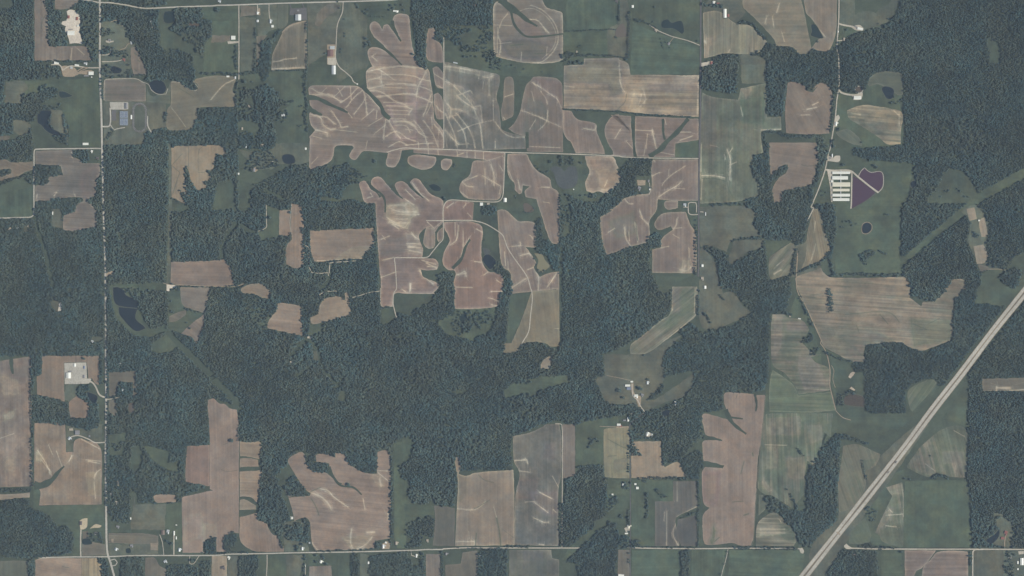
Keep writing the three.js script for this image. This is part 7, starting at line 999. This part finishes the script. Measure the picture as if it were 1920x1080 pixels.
T('large round tree left of the pasture farm', 't32 82,740', 13); T('round tree below the large one at the pasture farm', 't32 110,792', 9); T('broad tree inside the pasture farm', 't32 225,722 240,730', 10, 'broad trees inside the pasture farm'); T('tree beside the top right farm house', 't32 292,662', 7); T('tree at the toe of the hay ribbon', 't32 262,486', 6); T('tall tree at the small house in the crop corner', 't32 1298,188 1310,182 1320,190', 8, 'oak clump trees at the crop corner'); T('bush near the farm lane in the ribbon pasture', 't32 150,452', 4);
T('tree in the pasture corner right of the bottom lane', 't33 272,396 258,394', 6, 'two trees right of the bottom lane'); T('tree in the pasture left of the bottom lane', 't33 95,640 100,655 60,515 30,530 90,650', 7, 'trees in the pasture left of the bottom lane'); T('tree by the white barn left of the bottom lane', 't33 122,405 130,425 145,445 120,440 165,405', 7, 'trees at the white lane barn'); T('tree on the verge of the bottom lane in the fields', 't33 150,915 152,960 152,980', 5, 'verge trees of the lower lane'); T('big tree at the top of the lane hedge stub', 't33 285,485', 8);
T('dark tree of the small group in the green meadow above the power line', 't23 1340,88 1360,95 1355,112 1340,125 1330,148 1380,90', 7, 'meadow group above the power line'); T('oval tree right of that meadow group', 't23 1397,104', 7); T('tree at the pasture edge by the tiny white shed', 't23 1525,514', 9); T('round tree on the lawn of the tall white house', 't23 125,920 128,978 132,1012', 8, 'round lawn trees of the tall white house');
T('round tree on the green lot below the bottom road', 't13 822,930 822,976 897,992 872,935 880,950', 7, 'round trees of the green lot'); T('dark lone tree in the large tan field', 't13 212,100', 9); T('dark lone bush in the big tan field', 't13 1055,418', 8); T('tree at the white lane house right of the lot', 't13 690,870 685,890 720,850', 9, 'trees of the lot above the bottom road'); T('tree in the field corner lot', 't13 1265,850 1270,870 1285,845', 9, 'field corner lot trees');
T('tree on the fence line above the wide green pasture', 't43 680,375', 6); T('round bush on the fence line above the wide green pasture', 't43 718,381', 6); T('bush in the swath field right of the motorway', 't43 865,210', 4); T('tree at the corner of the narrow green bottom field', 't43 656,905', 8); T('tree on the edge of the pink striped bottom field', 't43 660,1003', 4); T('tree on the lawn above the long pond', 't43 1355,657', 7);
T('tree of the row standing in the long clearing', 't22 815,686 820,678 808,656 840,655 830,660', 7, 'tree clumps in the long clearing'); T('lone tree in the long clearing', 't22 905,678 895,684', 6, 'lone trees in the long clearing'); T('dark tree in the sunlit grove', 't22 500,205 515,195 530,270 540,285 490,265 475,235 420,280 435,300 590,250 575,180 560,215 610,225', 7, 'dark trees in the sunlit grove');
T('bush in the garden ground of the west brown fields', 't02 1240,95 1243,168 1255,175 1360,160 1352,250 1375,290', 6, 'bushes in the west garden ground'); T('round tree at the drive triangle', 't03 1400,970 1412,965 1390,965', 8, 'grove in the drive triangle'); T('big tree beside the pale farm drive', 't03 1220,830 1245,845 1205,825', 8, 'trees by the pale farm drive');
T('roadside tree along the shady part of the west road', 't03 762,290 762,340 758,470 762,500 764,560', 5, 'roadside trees of the west road'); T('tree at the small pump wood left of the compound', 't02 600,505 612,512', 6, 'two trees at the compound field');

console.log('woods', woods.length, 'trees', spots.reduce((s, a) => s + a.length, 0), 'pages', pages.length, 'single', treeNo);
renderer.setSize(1024, 576);
renderer.render(scene, camera);
